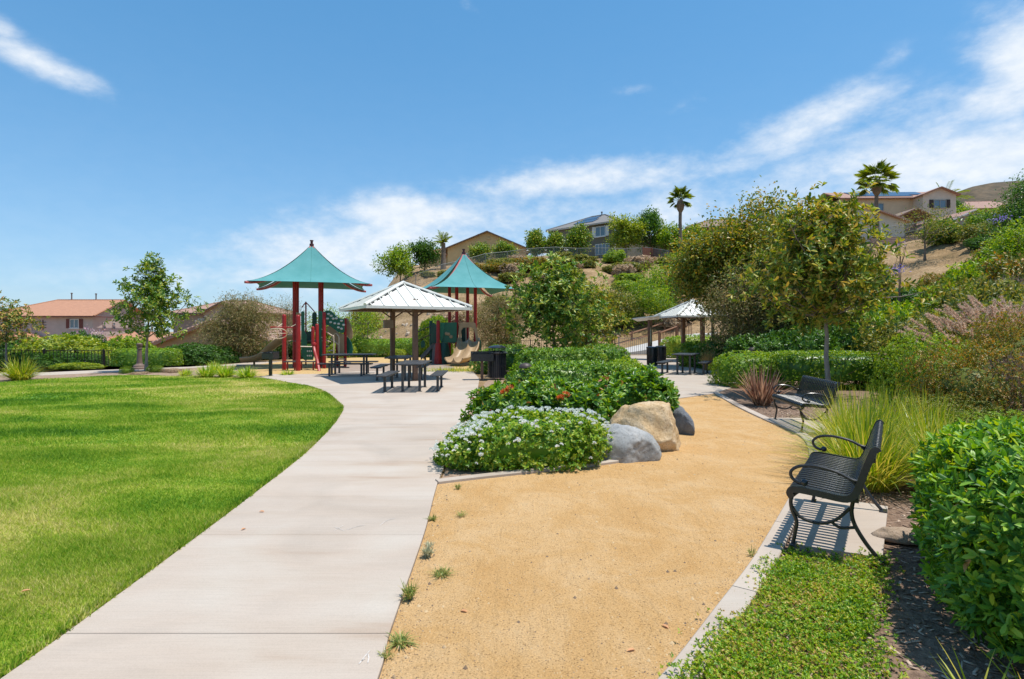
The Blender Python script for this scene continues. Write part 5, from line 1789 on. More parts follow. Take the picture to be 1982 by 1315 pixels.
def boulder(loc, r, mat, seed, label, facets=0, sub=5, jag=0.10, rz=0.0, cut=None):
    import bmesh
    bm = bmesh.new()
    bmesh.ops.create_icosphere(bm, subdivisions=sub, radius=1)
    P = np.array([v.co[:] for v in bm.verts])
    g = R(seed)
    q = P.copy()
    # planar cleavage faces
    for k in range(facets):
        nr = unit(g.normal(size=3) * np.array([1, 1, 0.7])); off = g.uniform(0.66, 0.86)
        d = q @ nr - off
        q = q - np.where(d > 0, d, 0)[:, None] * nr[None] * 0.92
    if cut is not None:
        for nr, off in cut:
            nr = np.array(nr) / np.linalg.norm(nr)
            d = q @ nr - off
            q = q - np.where(d > 0, d, 0)[:, None] * nr[None] * 0.9
    big = lump(P, seed + 1, 1.6)[:, None]
    mid = lump(P, seed + 2, 4.5)[:, None]
    fine = lump(P, seed + 3, 13)[:, None]
    fin2 = lump(P, seed + 4, 30)[:, None]
    crack = np.minimum(np.abs(lump(P, seed + 6, 3.0)), 0.16)[:, None] / 0.16
    q = q * (1 + jag * big * 0.7 + jag * 0.38 * mid + jag * 0.22 * fine + jag * 0.12 * fin2 - jag * 0.22 * (1 - crack))
    q = q * np.array(r)
    q[:, 2] = np.maximum(q[:, 2], -0.25 * r[2])
    for v, p in zip(bm.verts, q): v.co = p
    for f in bm.faces: f.smooth = True
    me = bpy.data.meshes.new('boulder'); bm.to_mesh(me); bm.free()
    me.materials.append(mat)
    o = obj('boulder', me, None, loc, (0, 0, rz))
    tag(o, label, 'boulder', 'boulders at the edge of the granite path')
    return o


def stone_mat(name, cols, scale, spec_col, bump=0.7):
    mt, N, L = nodes_of(name)
    out = N.new('ShaderNodeOutputMaterial'); b = N.new('ShaderNodeBsdfPrincipled'); L.new(b.outputs[0], out.inputs[0])
    b.inputs['Roughness'].default_value = 0.85; b.inputs['Specular IOR Level'].default_value = 0.25
    tc = N.new('ShaderNodeTexCoord')
    n1 = N.new('ShaderNodeTexNoise'); n1.inputs['Scale'].default_value = scale; n1.inputs['Detail'].default_value = 9; n1.inputs['Roughness'].default_value = 0.68; n1.inputs['Distortion'].default_value = 1.0
    n2 = N.new('ShaderNodeTexNoise'); n2.inputs['Scale'].default_value = scale * 22; n2.inputs['Detail'].default_value = 5
    n3 = N.new('ShaderNodeTexNoise'); n3.inputs['Scale'].default_value = scale * 5; n3.inputs['Detail'].default_value = 8; n3.inputs['Roughness'].default_value = 0.75
    for n in (n1, n2, n3): L.new(tc.outputs['Object'], n.inputs['Vector'])
    c1 = ramp(N, L, n1.outputs[0], [(0.30 + 0.14 * i, c) for i, c in enumerate(cols)])
    c2 = ramp(N, L, n2.outputs[0], [(0.30, spec_col), (0.46, (1, 1, 1))])
    mx = N.new('ShaderNodeMix'); mx.data_type = 'RGBA'; mx.blend_type = 'MULTIPLY'; mx.inputs[0].default_value = 0.75
    L.new(c1, mx.inputs[6]); L.new(c2, mx.inputs[7]); L.new(mx.outputs[2], b.inputs['Base Color'])
    bp = N.new('ShaderNodeBump'); bp.inputs['Strength'].default_value = bump; bp.inputs['Distance'].default_value = 0.03
    L.new(n3.outputs[0], bp.inputs['Height']); L.new(bp.outputs[0], b.inputs['Normal'])
    MATS[name] = mt
    return mt


GREYST = stone_mat('grey_stone', [(0.20, 0.205, 0.21), (0.31, 0.315, 0.31), (0.40, 0.385, 0.36), (0.44, 0.37, 0.29)], 1.6, (0.55, 0.55, 0.55), 0.6)
TANST = stone_mat('tan_granite', [(0.38, 0.235, 0.11), (0.53, 0.37, 0.20), (0.63, 0.48, 0.31), (0.66, 0.57, 0.45)], 1.7, (0.45, 0.38, 0.30), 1.0)
DARKST = stone_mat('dark_stone', [(0.10, 0.11, 0.12), (0.16, 0.17, 0.185), (0.21, 0.22, 0.235), (0.25, 0.26, 0.27)], 3.0, (0.6, 0.6, 0.6), 0.9)
boulder((1.46, 7.35, 0.06), (0.47, 0.31, 0.37), GREYST, 3, 'smooth grey boulder beside the white flowering shrub', 4, jag=0.09, rz=-0.25)
boulder((1.90, 8.05, 0.12), (0.57, 0.45, 0.56), TANST, 21, 'large tan granite boulder, tallest of the three', 4, jag=0.13, rz=0.15, cut=[((0.9, -0.35, 0.25), 0.72), ((-0.15, -0.9, 0.5), 0.80), ((0, 0.1, 1), 0.82)])
boulder((2.70, 9.25, 0.08), (0.24, 0.40, 0.37), DARKST, 40, 'dark grey boulder with a flat face behind the tan one', 5, jag=0.09, rz=0.4, cut=[((0.8, -0.6, 0.1), 0.6)])
bpy.data.objects['boulder'].rotation_euler = (0.05, 0.12, -0.25)
b_ = boulder((*gp(1745, 1052), 0.045), (0.20, 0.10, 0.075), stone_mat('brown_stone', [(0.27, 0.20, 0.14), (0.36, 0.27, 0.19), (0.42, 0.32, 0.24), (0.45, 0.36, 0.28)], 3, (0.6, 0.55, 0.5)), 60, 'small flat brown stone lying in the mulch by the near bench', 3, sub=4, rz=-0.3)
b_['category'] = 'stone'; b_.name = 'flat_stone'; del b_['group']


# chalk scrawls on the walk
def chalk(strokes, label):
    root = empty('chalk_mark', (0, 0, 0), 0, label, 'chalk mark')
    mt = pmat('chalk', (0.60, 0.56, 0.52), (0.46, 0.40, 0.34), scale=70, rough=1.0)
    for s in strokes:
        mb = MB()
        Pt = [Vector((*gp(a, b, 0.03), 0.0)) for a, b in s]
        V = []
        for i, p in enumerate(Pt):
            d = (Pt[min(i + 1, len(Pt) - 1)] - Pt[max(i - 1, 0)]).normalized(); n = Vector((-d.y, d.x, 0)) * 0.0032
            V += [(*(p - n).xy, 0.0325), (*(p + n).xy, 0.0325)]
        mb.add(V, [(2 * i, 2 * i + 2, 2 * i + 3, 2 * i + 1) for i in range(len(Pt) - 1)])
        mb.build('stroke', mt, root)
    return root



chalk([[(648, 1021), (656, 1024), (666, 1028)], [(647, 1028), (657, 1022), (664, 1018)], [(672, 1026), (690, 1020), (705, 1017)], [(735, 1018), (745, 1010), (755, 1006), (765, 1004)]], 'white chalk cross and line on the middle of the walk')
chalk([[(695, 1286), (706, 1272), (716, 1260)], [(712, 1266), (714, 1274), (712, 1284)], [(700, 1280), (706, 1276)]], 'white chalk arrow-like mark near the bottom of the walk')

# ---------------------------------------------------------------- fences
def resample(pts, step):
    P = [np.array(p, float) for p in pts]
    out, carry = [P[0]], 0.0
    for a, b in zip(P[:-1], P[1:]):
        l = np.linalg.norm(b - a); t = step - carry
        while t <= l:
            out.append(a + (b - a) * t / l); t += step
        carry = l - (t - step)
    return out


def iron_fence(label, pts, h, step=0.14, post_every=2.4, mat=None, zoff=0.0, name='iron_fence', group=None, zfun=None):
    mat = mat or IRON
    zf = zfun or hz
    root = empty(name, (0, 0, 0), 0, label, 'fence', group)
    pk = MB().box(-0.010, 0.010, -0.010, 0.010, 0.06, h - 0.01).mesh('picket', mat)
    ps = MB().box(-0.032, 0.032, -0.032, 0.032, -0.1, h + 0.05, 0.006).mesh('post', mat)
    for p in resample(pts, step):
        obj('picket', pk, root, loc=(p[0], p[1], zf(p[0], p[1]) + zoff))
    P = resample(pts, post_every)
    if np.linalg.norm(P[-1] - np.array(pts[-1])) > 0.3: P.append(np.array(pts[-1], float))
    for p in P:
        obj('post', ps, root, loc=(p[0], p[1], zf(p[0], p[1]) + zoff))
    for zz in (0.14, h - 0.03):
        for a, b in zip(P[:-1], P[1:]):
            MB().tube([(a[0], a[1], zf(*a) + zoff + zz), (b[0], b[1], zf(*b) + zoff + zz)], 0.022, 4).build('rail', mat, root)
    return root


iron_fence('dark iron picket fence beyond the lawn on the far left', [(-29, 25.3), (ax(0, 26.2), 26.2), (ax(235, 27.5), 27.5), (ax(330, 28.6), 28.6), (ax(440, 30.2), 30.2), (-13.3, 33.5)], 0.98)
iron_fence('dark iron picket fence behind the play structures', [(-13.3, 33.6), (-11, 36.5), (ax(700, 38), 38), (ax(840, 38.5), 38.5), (ax(1000, 38.2), 38.2), (ax(1190, 38.2), 38.2)], 1.05, step=0.15)
GATE = pmat('grey_gate_paint', (0.24, 0.235, 0.225), (0.17, 0.165, 0.16), scale=8, rough=0.5)
iron_fence('grey metal picket gate across the walkway', [(ax(1198, 37.9), 37.9), (ax(1258, 37.9), 37.9)], 1.18, step=0.13, post_every=2.0, mat=GATE, name='picket_gate', zfun=lambda x, y: 0.03)


def timber_rail(label, pts, h, rails, pickets=0.0, name='timber_fence'):
    root = empty(name, (0, 0, 0), 0, label, 'fence')
    P = resample(pts, 1.9)
    for p in P:
        z = p[2]
        MB().box(-0.07, 0.07, -0.07, 0.07, -0.8, h + 0.08, 0.01).build('post', WOODF, root, loc=(p[0], p[1], z))
    for a, b in zip(P[:-1], P[1:]):
        for r_ in rails:
            MB().tube([(a[0], a[1], a[2] + r_), (b[0], b[1], b[2] + r_)], 0.065, 6).build('rail', WOODF, root)
    if pickets:
        pk = MB().box(-0.02, 0.02, -0.012, 0.012, 0.05, h - 0.05).mesh('picket', WOODF)
        for p in resample(pts, pickets):
            obj('picket', pk, root, loc=(p[0], p[1], p[2]))
    return root


# ramp road climbing to the right behind the gate
def strip(name, pts, w, mat, label, t=0.04):
    P = [np.array(p, float) for p in catmull(pts, 4)]
    V, Fs = [], []
    for i, p in enumerate(P):
        d = P[min(i + 1, len(P) - 1)] - P[max(i - 1, 0)]
        d = d[:2] / np.linalg.norm(d[:2]); n = np.array((-d[1], d[0]))
        for s, zz in ((-1, -0.6), (-1, 0), (1, 0), (1, -0.6)):
            V.append((p[0] + n[0] * s * w / 2, p[1] + n[1] * s * w / 2, p[2] + zz))
    for i in range(len(P) - 1):
        for j in range(3):
            Fs.append((i * 4 + j, (i + 1) * 4 + j, (i + 1) * 4 + j + 1, i * 4 + j + 1))
    o = MB().add(V, Fs).build(name, mat)
    tag(o, label, kind='structure')
    return o


strip('road', [(3, 40.2, 0.05), (7, 40.6, 0.10), (10, 41.6, 0.55), (13, 43.2, 1.15), (17, 45.5, 2.0), (22, 48, 3.1)], 3.0, pmat('pale_asphalt', (0.50, 0.48, 0.45), (0.42, 0.40, 0.375), scale=2, rough=0.9), 'pale ramp climbing to the right behind the gate')
timber_rail('brown split-rail fence rising with the ramp on its far side', [(ax(1185, 43), 43, 0.05), (ax(1230, 44), 44, 0.55), (ax(1290, 46), 46, 1.35), (ax(1345, 48), 48, 2.1)], 1.1, (0.45, 1.02))
timber_rail('brown timber baluster railing along the near side of the ramp', [(ax(1276, 39.8), 39.8, 0.5), (ax(1300, 40.6), 40.6, 0.85), (ax(1340, 41.5), 41.5, 1.3)], 1.05, (0.12, 1.0), 0.16, 'timber_railing')


def chain_mat():
    mt, N, L = nodes_of('chain_link')
    out = N.new('ShaderNodeOutputMaterial')
    b = N.new('ShaderNodeBsdfPrincipled'); b.inputs['Base Color'].default_value = (0.20, 0.21, 0.20, 1); b.inputs['Roughness'].default_value = 0.5
    t = N.new('ShaderNodeBsdfTransparent')
    tc = N.new('ShaderNodeTexCoord')
    ws = []
    for a in (45, -45):
        mp = N.new('ShaderNodeMapping'); mp.inputs['Rotation'].default_value = (0, math.radians(a), 0); L.new(tc.outputs['Object'], mp.inputs[0])
        w = N.new('ShaderNodeTexWave'); w.inputs['Scale'].default_value = 4.2; w.bands_direction = 'X'; L.new(mp.outputs[0], w.inputs['Vector'])
        g = N.new('ShaderNodeMath'); g.operation = 'GREATER_THAN'; g.inputs[1].default_value = 0.965; L.new(w.outputs['Fac'], g.inputs[0]); ws.append(g.outputs[0])
    mxm = N.new('ShaderNodeMath'); mxm.operation = 'MAXIMUM'; L.new(ws[0], mxm.inputs[0]); L.new(ws[1], mxm.inputs[1])
    mx = N.new('ShaderNodeMixShader'); L.new(mxm.outputs[0], mx.inputs[0]); L.new(t.outputs[0], mx.inputs[1]); L.new(b.outputs[0], mx.inputs[2]); L.new(mx.outputs[0], out.inputs[0])
    MATS['chain_link'] = mt
    return mt


CHAIN = chain_mat()


def chain_fence(label, pts, h=1.55):
    root = empty('chain_link_fence', (0, 0, 0), 0, label, 'fence')
    P = resample(pts, 3.0)
    ps = MB().tube([(0, 0, -0.3), (0, 0, h)], 0.045, 8).mesh('post', GALV)
    for p in P:
        obj('post', ps, root, loc=(p[0], p[1], hz(*p)))
    for a, b in zip(P[:-1], P[1:]):
        MB().tube([(a[0], a[1], hz(*a) + h - 0.03), (b[0], b[1], hz(*b) + h - 0.03)], 0.035, 6).build('top_rail', GALV, root)
        V = [(a[0], a[1], hz(*a) + 0.03), (b[0], b[1], hz(*b) + 0.03), (b[0], b[1], hz(*b) + h - 0.03), (a[0], a[1], hz(*a) + h - 0.03)]
        MB().add(V, [(0, 1, 2, 3)]).build('mesh_panel', CHAIN, root)
    return root


chain_fence('chain-link fence along the hilltop below the tan and grey houses', [(ax(738, 70), 70), (ax(775, 67), 67), (ax(850, 68), 68), (ax(960, 72), 72), (ax(1100, 73), 73), (ax(1250, 71), 71), (ax(1330, 66), 66)], 1.7)
chain_fence('chain-link fence below the cream house on the right hill', [(ax(1560, 62), 62), (ax(1660, 60), 60), (ax(1760, 58), 58), (ax(1850, 56), 56), (ax(1930, 54), 54)], 1.8)


def board_fence(label, a, b, h, base, mat, nm='board_fence', w=0.30):
    root = empty(nm, (0, 0, 0), 0, label, 'fence')
    P = resample([a, b], w)
    d = (np.array(b) - np.array(a)); ang = math.atan2(d[1], d[0])
    me = MB().box(0.006, w - 0.006, -0.02, 0.02, 0, h).mesh('board', mat)
    for i, p in enumerate(P[:-1]):
        obj('board', me, root, loc=(p[0], p[1], base), rot=(0, 0, ang))
    n = int(np.linalg.norm(d) / 2.4) + 1
    ps = MB().box(-0.06, 0.06, -0.10, -0.021, -0.3, h + 0.08).mesh('post', mat)
    for i in range(n + 1):
        p = np.array(a) + d * i / n
        obj('post', ps, root, loc=(p[0], p[1], base), rot=(0, 0, ang))
    return root


CEDAR = pmat('cedar_boards', (0.42, 0.17, 0.055), (0.28, 0.105, 0.035), scale=2.5, rough=0.8, stretch=(2, 2, 0.5), island=0.5)
REDW = pmat('redwood_boards', (0.22, 0.085, 0.05), (0.14, 0.055, 0.035), scale=2.5, rough=0.8, stretch=(2, 2, 0.5), island=0.5)
board_fence('orange cedar board fence of the yard below the pink house', (ax(-20, 62), 62), (ax(110, 60), 60), 1.75, -2.62, CEDAR)
board_fence('orange cedar board fence beside the pale green bush, right of the pink house yard', (ax(160, 60), 60), (ax(236, 58), 58), 1.7, -2.55, CEDAR)
board_fence('dark red board gate on the hilltop below the grey house', (ax(1244, 69.5), 69.5), (ax(1278, 70.5), 70.5), 1.8, hz(ax(1262, 70), 70) - 0.05, REDW, 'board_gate')


# ---------------------------------------------------------------- houses
def tile_mat(name, c1, c2, scale=3.0):
    mt, N, L = nodes_of(name)
    out = N.new('ShaderNodeOutputMaterial'); b = N.new('ShaderNodeBsdfPrincipled'); L.new(b.outputs[0], out.inputs[0])
    b.inputs['Roughness'].default_value = 0.85
    tc = N.new('ShaderNodeTexCoord')
    mp = N.new('ShaderNodeMapping'); mp.inputs['Scale'].default_value = (0.6, 2.4, 2.4); L.new(tc.outputs['Object'], mp.inputs[0])
    n1 = N.new('ShaderNodeTexNoise'); n1.inputs['Scale'].default_value = scale; n1.inputs['Detail'].default_value = 6; n1.inputs['Roughness'].default_value = 0.7; L.new(mp.outputs[0], n1.inputs['Vector'])
    col = ramp(N, L, n1.outputs[0], [(0.3, c2), (0.7, c1)])
    L.new(col, b.inputs['Base Color'])
    w = N.new('ShaderNodeTexWave'); w.bands_direction = 'X'; w.inputs['Scale'].default_value = 1.1; L.new(tc.outputs['Object'], w.inputs['Vector'])
    bp = N.new('ShaderNodeBump'); bp.inputs['Strength'].default_value = 0.7; bp.inputs['Distance'].default_value = 0.08
    L.new(w.outputs['Fac'], bp.inputs['Height']); L.new(bp.outputs[0], b.inputs['Normal'])
    MATS[name] = mt
    return mt


TILE_R = tile_mat('orange_roof_tile', (0.53, 0.265, 0.155), (0.36, 0.175, 0.105))
TILE_P = tile_mat('pink_roof_tile', (0.42, 0.26, 0.20), (0.31, 0.18, 0.135))
TILE_B = tile_mat('brown_roof_tile', (0.27, 0.195, 0.15), (0.20, 0.14, 0.105))
TILE_G = tile_mat('grey_roof_tile', (0.24, 0.225, 0.21), (0.175, 0.165, 0.155))
GLASS = glassmat('window_glass')
SOLAR = pmat('solar_cells', (0.045, 0.055, 0.085), (0.03, 0.038, 0.06), scale=3, rough=0.18, spec=0.7)


def roof_gable(root, w, d, z0, rise, mat, ov=0.45, t=0.16, x0=0.0, y0=0.0, axis='x', trim=None):
    """gable roof over a w x d box centred at (x0, y0); ridge along the axis"""
    mb = MB()
    hw, hd = w / 2 + ov, d / 2 + ov
    if axis == 'x':
        k = rise / (d / 2); ze = z0 - ov * k
        A = [(-hw, -hd, ze), (hw, -hd, ze), (hw, 0, z0 + rise), (-hw, 0, z0 + rise)]
        B = [(hw, hd, ze), (-hw, hd, ze), (-hw, 0, z0 + rise), (hw, 0, z0 + rise)]
    else:
        k = rise / (w / 2); ze = z0 - ov * k
        A = [(-hw, hd, ze), (-hw, -hd, ze), (0, -hd, z0 + rise), (0, hd, z0 + rise)]
        B = [(hw, -hd, ze), (hw, hd, ze), (0, hd, z0 + rise), (0, -hd, z0 + rise)]
    for q in (A, B):
        mb.slab([(p[0] + x0, p[1] + y0, p[2] + t) for p in q], t)
    o = mb.build('roof', mat, root)
    if trim is not None:
        tr = MB()
        for q in (A, B):
            P = [Vector((p[0] + x0, p[1] + y0, p[2] + t * 0.3)) for p in q]
            tr.tube([P[0], P[1]], 0.09, 4)
            if axis == 'x':
                tr.tube([P[1], P[2]], 0.11, 4); tr.tube([P[0], P[3]], 0.11, 4)
            else:
                tr.tube([P[1], P[2]], 0.11, 4); tr.tube([P[0], P[3]], 0.11, 4)
        tr.build('eave_trim', trim, o)
    return o


def roof_hip(root, w, d, z0, rise, mat, ov=0.45, t=0.16, x0=0.0, y0=0.0, left=True, right=True, trim=None):
    hw, hd = w / 2 + ov, d / 2 + ov
    k = rise / (d / 2); ze = z0 - ov * k
    rl = -hw + (hd if left else 0); rr = hw - (hd if right else 0)
    if rl > rr: rl = rr = (rl + rr) / 2
    zr = z0 + rise
    a, b, c, e = (-hw, -hd, ze), (hw, -hd, ze), (hw, hd, ze), (-hw, hd, ze)
    p, q = (rl, 0, zr), (rr, 0, zr)
    polys = [[a, b, q, p], [c, e, p, q]]
    polys.append([e, a, p]); polys.append([b, c, q])
    mb = MB()
    for P in polys:
        if abs(rl + hw) < 1e-6 and P is polys[2]: continue
        if abs(rr - hw) < 1e-6 and P is polys[3]: continue
        mb.slab([(v[0] + x0, v[1] + y0, v[2] + t) for v in P], t)
    o = mb.build('roof', mat, root)
    rg = MB()
    for u, v in ((p, q), (a, p), (e, p), (b, q), (c, q)):
        if math.dist(u, v) > 0.1:
            rg.tube([(u[0] + x0, u[1] + y0, u[2] + t + 0.02), (v[0] + x0, v[1] + y0, v[2] + t + 0.02)], 0.11, 5)
    rg.build('ridge_tile', mat, o)
    if trim is not None:
        tr = MB()
        for u, v in ((a, b), (b, c), (c, e), (e, a)):
            tr.tube([(u[0] + x0, u[1] + y0, u[2] + 0.02), (v[0] + x0, v[1] + y0, v[2] + 0.02)], 0.10, 4)
        tr.build('eave_trim', trim, o)
    return o


def window(root, x, y, z, w, h, face='front', frame=WHITE, shutters=None, muntin=1, sill=True, name='window'):
    """window centred at x (or y on a side wall); face 'front' looks to -Y, 'right' to +X"""
    M_ = Matrix.Translation((x, y, z)) @ (Matrix.Rotation(math.radians(90), 4, 'Z') if face == 'right' else Matrix.Identity(4))
    f = MB(); t = 0.09
    f.box(-w / 2, w / 2, -0.10, 0.05, h / 2 - t, h / 2, M=M_)
    f.box(-w / 2, w / 2, -0.10, 0.05, -h / 2, -h / 2 + t, M=M_)
    f.box(-w / 2, -w / 2 + t, -0.10, 0.05, -h / 2 + t, h / 2 - t, M=M_)
    f.box(w / 2 - t, w / 2, -0.10, 0.05, -h / 2 + t, h / 2 - t, M=M_)
    for i in range(muntin):
        xx = -w / 2 + w * (i + 1) / (muntin + 1)
        f.box(xx - 0.045, xx + 0.045, -0.09, 0.05, -h / 2 + t, h / 2 - t, M=M_)
    if sill:
        f.box(-w / 2 - 0.1, w / 2 + 0.1, -0.16, 0.05, -h / 2 - 0.12, -h / 2 - 0.002, M=M_)
    fo = f.build(name, frame, root)
    MB().box(-w / 2 + t * 0.5, w / 2 - t * 0.5, -0.05, -0.02, -h / 2 + t * 0.5, h / 2 - t * 0.5, M=M_).build('pane', GLASS, fo)
    if shutters is not None:
        for s in (-1, 1):
            x0 = s * (w / 2 + 0.30)
            sh = MB(); sh.box(x0 - 0.26, x0 + 0.26, -0.08, 0.0, -h / 2 - 0.02, h / 2 + 0.02, M=M_)
            for k in range(7):
                zz = -h / 2 + h * (k + 0.5) / 7
                sh.box(x0 - 0.20, x0 + 0.20, -0.10, -0.081, zz - 0.05, zz + 0.05, M=M_)
            sh.build('shutter', shutters, root)
    return fo


def walls(root, w, d, z0, z1, mat, x0=0, y0=0, gable=None, name='wall'):
    mb = MB()
    hw, hd = w / 2, d / 2
    mb.box(x0 - hw, x0 + hw, y0 - hd, y0 + hd, z0, z1)
    if gable:
        ax_, rise = gable
        if ax_ == 'x':
            for s in (-1, 1):
                mb.add([(x0 + s * hw, y0 - hd, z1), (x0 + s * hw, y0 + hd, z1), (x0 + s * hw, y0, z1 + rise), (x0 + s * (hw - 0.2), y0 - hd, z1), (x0 + s * (hw - 0.2), y0 + hd, z1), (x0 + s * (hw - 0.2), y0, z1 + rise)],
                       [(0, 1, 2), (5, 4, 3), (0, 2, 5, 3), (1, 4, 5, 2)])
        else:
            for s in (-1, 1):
                mb.add([(x0 - hw, y0 + s * hd, z1), (x0 + hw, y0 + s * hd, z1), (x0, y0 + s * hd, z1 + rise), (x0 - hw, y0 + s * (hd - 0.2), z1), (x0 + hw, y0 + s * (hd - 0.2), z1), (x0, y0 + s * (hd - 0.2), z1 + rise)],
                       [(0, 1, 2), (5, 4, 3), (0, 2, 5, 3), (1, 4, 5, 2)])
    return mb.build(name, mat, root)


def stucco(name, c):
    return pmat(name, c, tuple(v * 0.86 for v in c), scale=0.8, rough=0.92, bump=0.25, bscale=20)


def pipe(root, x, y, z, h=0.8, r=0.09):
    m_ = MB(); m_.lathe([(r, z - 0.5), (r, z + h), (r * 1.7, z + h + 0.02), (r * 1.7, z + h + 0.14), (0.02, z + h + 0.2)], 8, (x, y, 0))
    return m_.build('vent_pipe', pmat('pipe_grey', (0.17, 0.15, 0.14), rough=0.7), root)


def pink_house():
    w, d = 16.0, 12.0
    root = empty('house', (-70.7, 91, -2.6), 0, 'pinkish stucco two storey house with orange tile roof and brown shutters', 'house')
    st = stucco('pink_stucco', (0.49, 0.405, 0.36))
    walls(root, w, d, -0.5, 6.55, st, gable=None)
    # right gable wall
    MB().add([(w / 2, -d / 2, 6.55), (w / 2, d / 2, 6.55), (w / 2, 0, 9.0), (w / 2 - 0.3, -d / 2, 6.55), (w / 2 - 0.3, d / 2, 6.55), (w / 2 - 0.3, 0, 9.0)], [(0, 1, 2), (5, 4, 3), (0, 2, 5, 3), (1, 4, 5, 2)]).build('gable_wall', st, root)
    tr = pmat('brown_eave', (0.16, 0.06, 0.04), rough=0.7)
    roof_hip(root, w, d, 6.60, 2.45, TILE_R, ov=0.6, left=True, right=False, trim=tr)
    SH = pmat('brown_shutter', (0.17, 0.055, 0.045), rough=0.7)
    window(root, -3.9, -6.02, 5.35, 1.35, 1.35, shutters=SH)
    window(root, 5.3, -6.02, 5.35, 1.35, 1.35, shutters=SH)
    # wall ornament
    orn = MB(); orn.box(0.55, 0.63, -6.12, -6.04, 4.4, 5.9)
    for zz in (4.75, 5.15, 5.55): orn.box(0.1, 1.08, -6.10, -6.05, zz - 0.04, zz + 0.04)
    orn.build('wall_ornament', pmat('iron_brown', (0.10, 0.07, 0.06), rough=0.7), root)
    for yy in (-3.7, -1.6, 2.2):
        for zz in (5.35, 4.75):
            window(root, 8.02, yy, zz, 0.62, 0.45, 'right', frame=st, muntin=0, sill=False)
    MB().box(8.0, 8.1, -0.2, 0.2, 8.0, 8.3).build('gable_vent', pmat('vent_brown', (0.14, 0.07, 0.05), rough=0.7), root)
    pipe(root, 0.2, 0, 9.1, 1.1); pipe(root, 4.1, 0, 9.1, 1.0)
    # lower wing with a white patio cover in front
    walls(root, 6.0, 3.2, -0.5, 2.9, st, x0=-2.0, y0=-7.6, name='wing_wall')
    roof_hip(root, 6.0, 3.4, 2.95, 0.9, TILE_R, ov=0.5, x0=-2.0, y0=-7.5, trim=tr)
    pc = MB(); pc.slab([(-5.6, -12.2, 2.45), (-0.6, -12.2, 2.45), (-0.6, -9.3, 2.75), (-5.6, -9.3, 2.75)], 0.16)
    po = pc.build('patio_cover', WHITE, root)
    for xx in (-5.3, -0.9):
        MB().box(xx - 0.12, xx + 0.12, -12.0, -11.76, -0.4, 2.35).build('patio_post', WHITE, po)
    um = MB(); um.lathe([(1.3, 1.25), (0.05, 1.75)], 10, (-3.2, -12.9, 0)); um.lathe([(0.04, -0.4), (0.04, 1.3)], 6, (-3.2, -12.9, 0))
    # right lower roof
    walls(root, 9, 6, -0.5, 2.75, st, x0=12.6, y0=-1.5, name='wing_wall')
    roof_hip(root, 9, 6.2, 2.8, 1.15, TILE_R, ov=0.5, x0=12.6, y0=-1.5, trim=tr)
    MB().box(0, 0.01, 0, 0.01, 0, 0.01)
    u = empty('patio_umbrella', (-73.6, 76.5, -2.6), 0, 'red patio umbrella in the yard of the pink house', 'umbrella')
    RU = pmat('red_canvas', (0.42, 0.09, 0.08), rough=0.8)
    MB().lathe([(1.35, 2.35), (0.7, 2.72), (0.03, 2.95)], 10).build('canopy', RU, u)
    MB().lathe([(0.03, 0), (0.03, 2.9)], 6).build('pole', WHITE, u)


def taupe_house():
    root = empty('house', (-37.5, 78, -2.6), math.radians(-4), 'taupe stucco house with pale pink tile hip roof behind the wispy bush', 'house')
    st = stucco('taupe_stucco', (0.34, 0.255, 0.20))
    tr = pmat('taupe_eave', (0.20, 0.13, 0.10), rough=0.7)
    walls(root, 12.5, 9, -0.5, 6.6, st)
    roof_hip(root, 12.5, 9, 6.65, 1.55, TILE_P, ov=0.6, trim=tr)
    # projecting gable on the right
    walls(root, 5, 3, -0.5, 6.6, stucco('taupe_light', (0.43, 0.34, 0.27)), x0=2.2, y0=-5.6, gable=('y', 1.25), name='gable_wall')
    roof_gable(root, 5, 6, 6.6, 1.25, TILE_P, ov=0.4, x0=2.2, y0=-4.2, axis='y', trim=tr)
    window(root, -2.4, -4.52, 5.5, 0.95, 0.7, frame=WHITE, muntin=1)
    window(root, 2.4, -7.12, 4.8, 1.0, 1.3, frame=WHITE, muntin=1)
    # skirt roof below
    MB().slab([(-5.9, -6.6, 3.0), (0.2, -6.6, 3.0), (0.2, -4.52, 4.15), (-5.9, -4.52, 4.15)], 0.14).build('skirt_roof', TILE_P, root)
    # nearer garage, gable end towards the park
    g = empty('house', (-24.6, 53, -2.5), math.radians(-6), 'low tan garage gable with tile edge and solar panel behind the left hedge', 'garage')
    sg = stucco('garage_stucco', (0.36, 0.26, 0.15))
    walls(g, 13, 9, -0.5, 2.6, sg, gable=('y', 2.35))
    roof_gable(g, 13, 9, 2.62, 2.35, TILE_P, ov=0.5, axis='y', trim=TILE_P)
    # rounded rake tiles along the gable edge
    rt = MB().lathe([(0.14, 0), (0.11, 0.42)], 8, M=Matrix.Rotation(math.radians(90), 4, 'Y')).mesh('rake_tile', TILE_P)
    k = 2.35 / 6.5
    for i in range(17):
        x = -6.9 + i * 0.40
        obj('rake_tile', rt, g, loc=(x, -5.0, 2.62 + 2.35 - abs(x) * k + 0.20), rot=(0, -math.atan(k), 0))
    sp = MB(); sp.slab([(-5.6, -3.9, 2.62 + (6.5 - 5.6) * k + 0.30), (-3.3, -3.9, 2.62 + (6.5 - 3.3) * k + 0.30), (-3.3, 1.5, 2.62 + (6.5 - 3.3) * k + 0.30), (-5.6, 1.5, 2.62 + (6.5 - 5.6) * k + 0.30)], 0.06)
    sp.build('solar_panel', SOLAR, g)
    pipe(g, -2.7, -3.6, 4.0, 0.9, 0.07); pipe(g, -2.1, -3.2, 4.3, 1.0, 0.07)


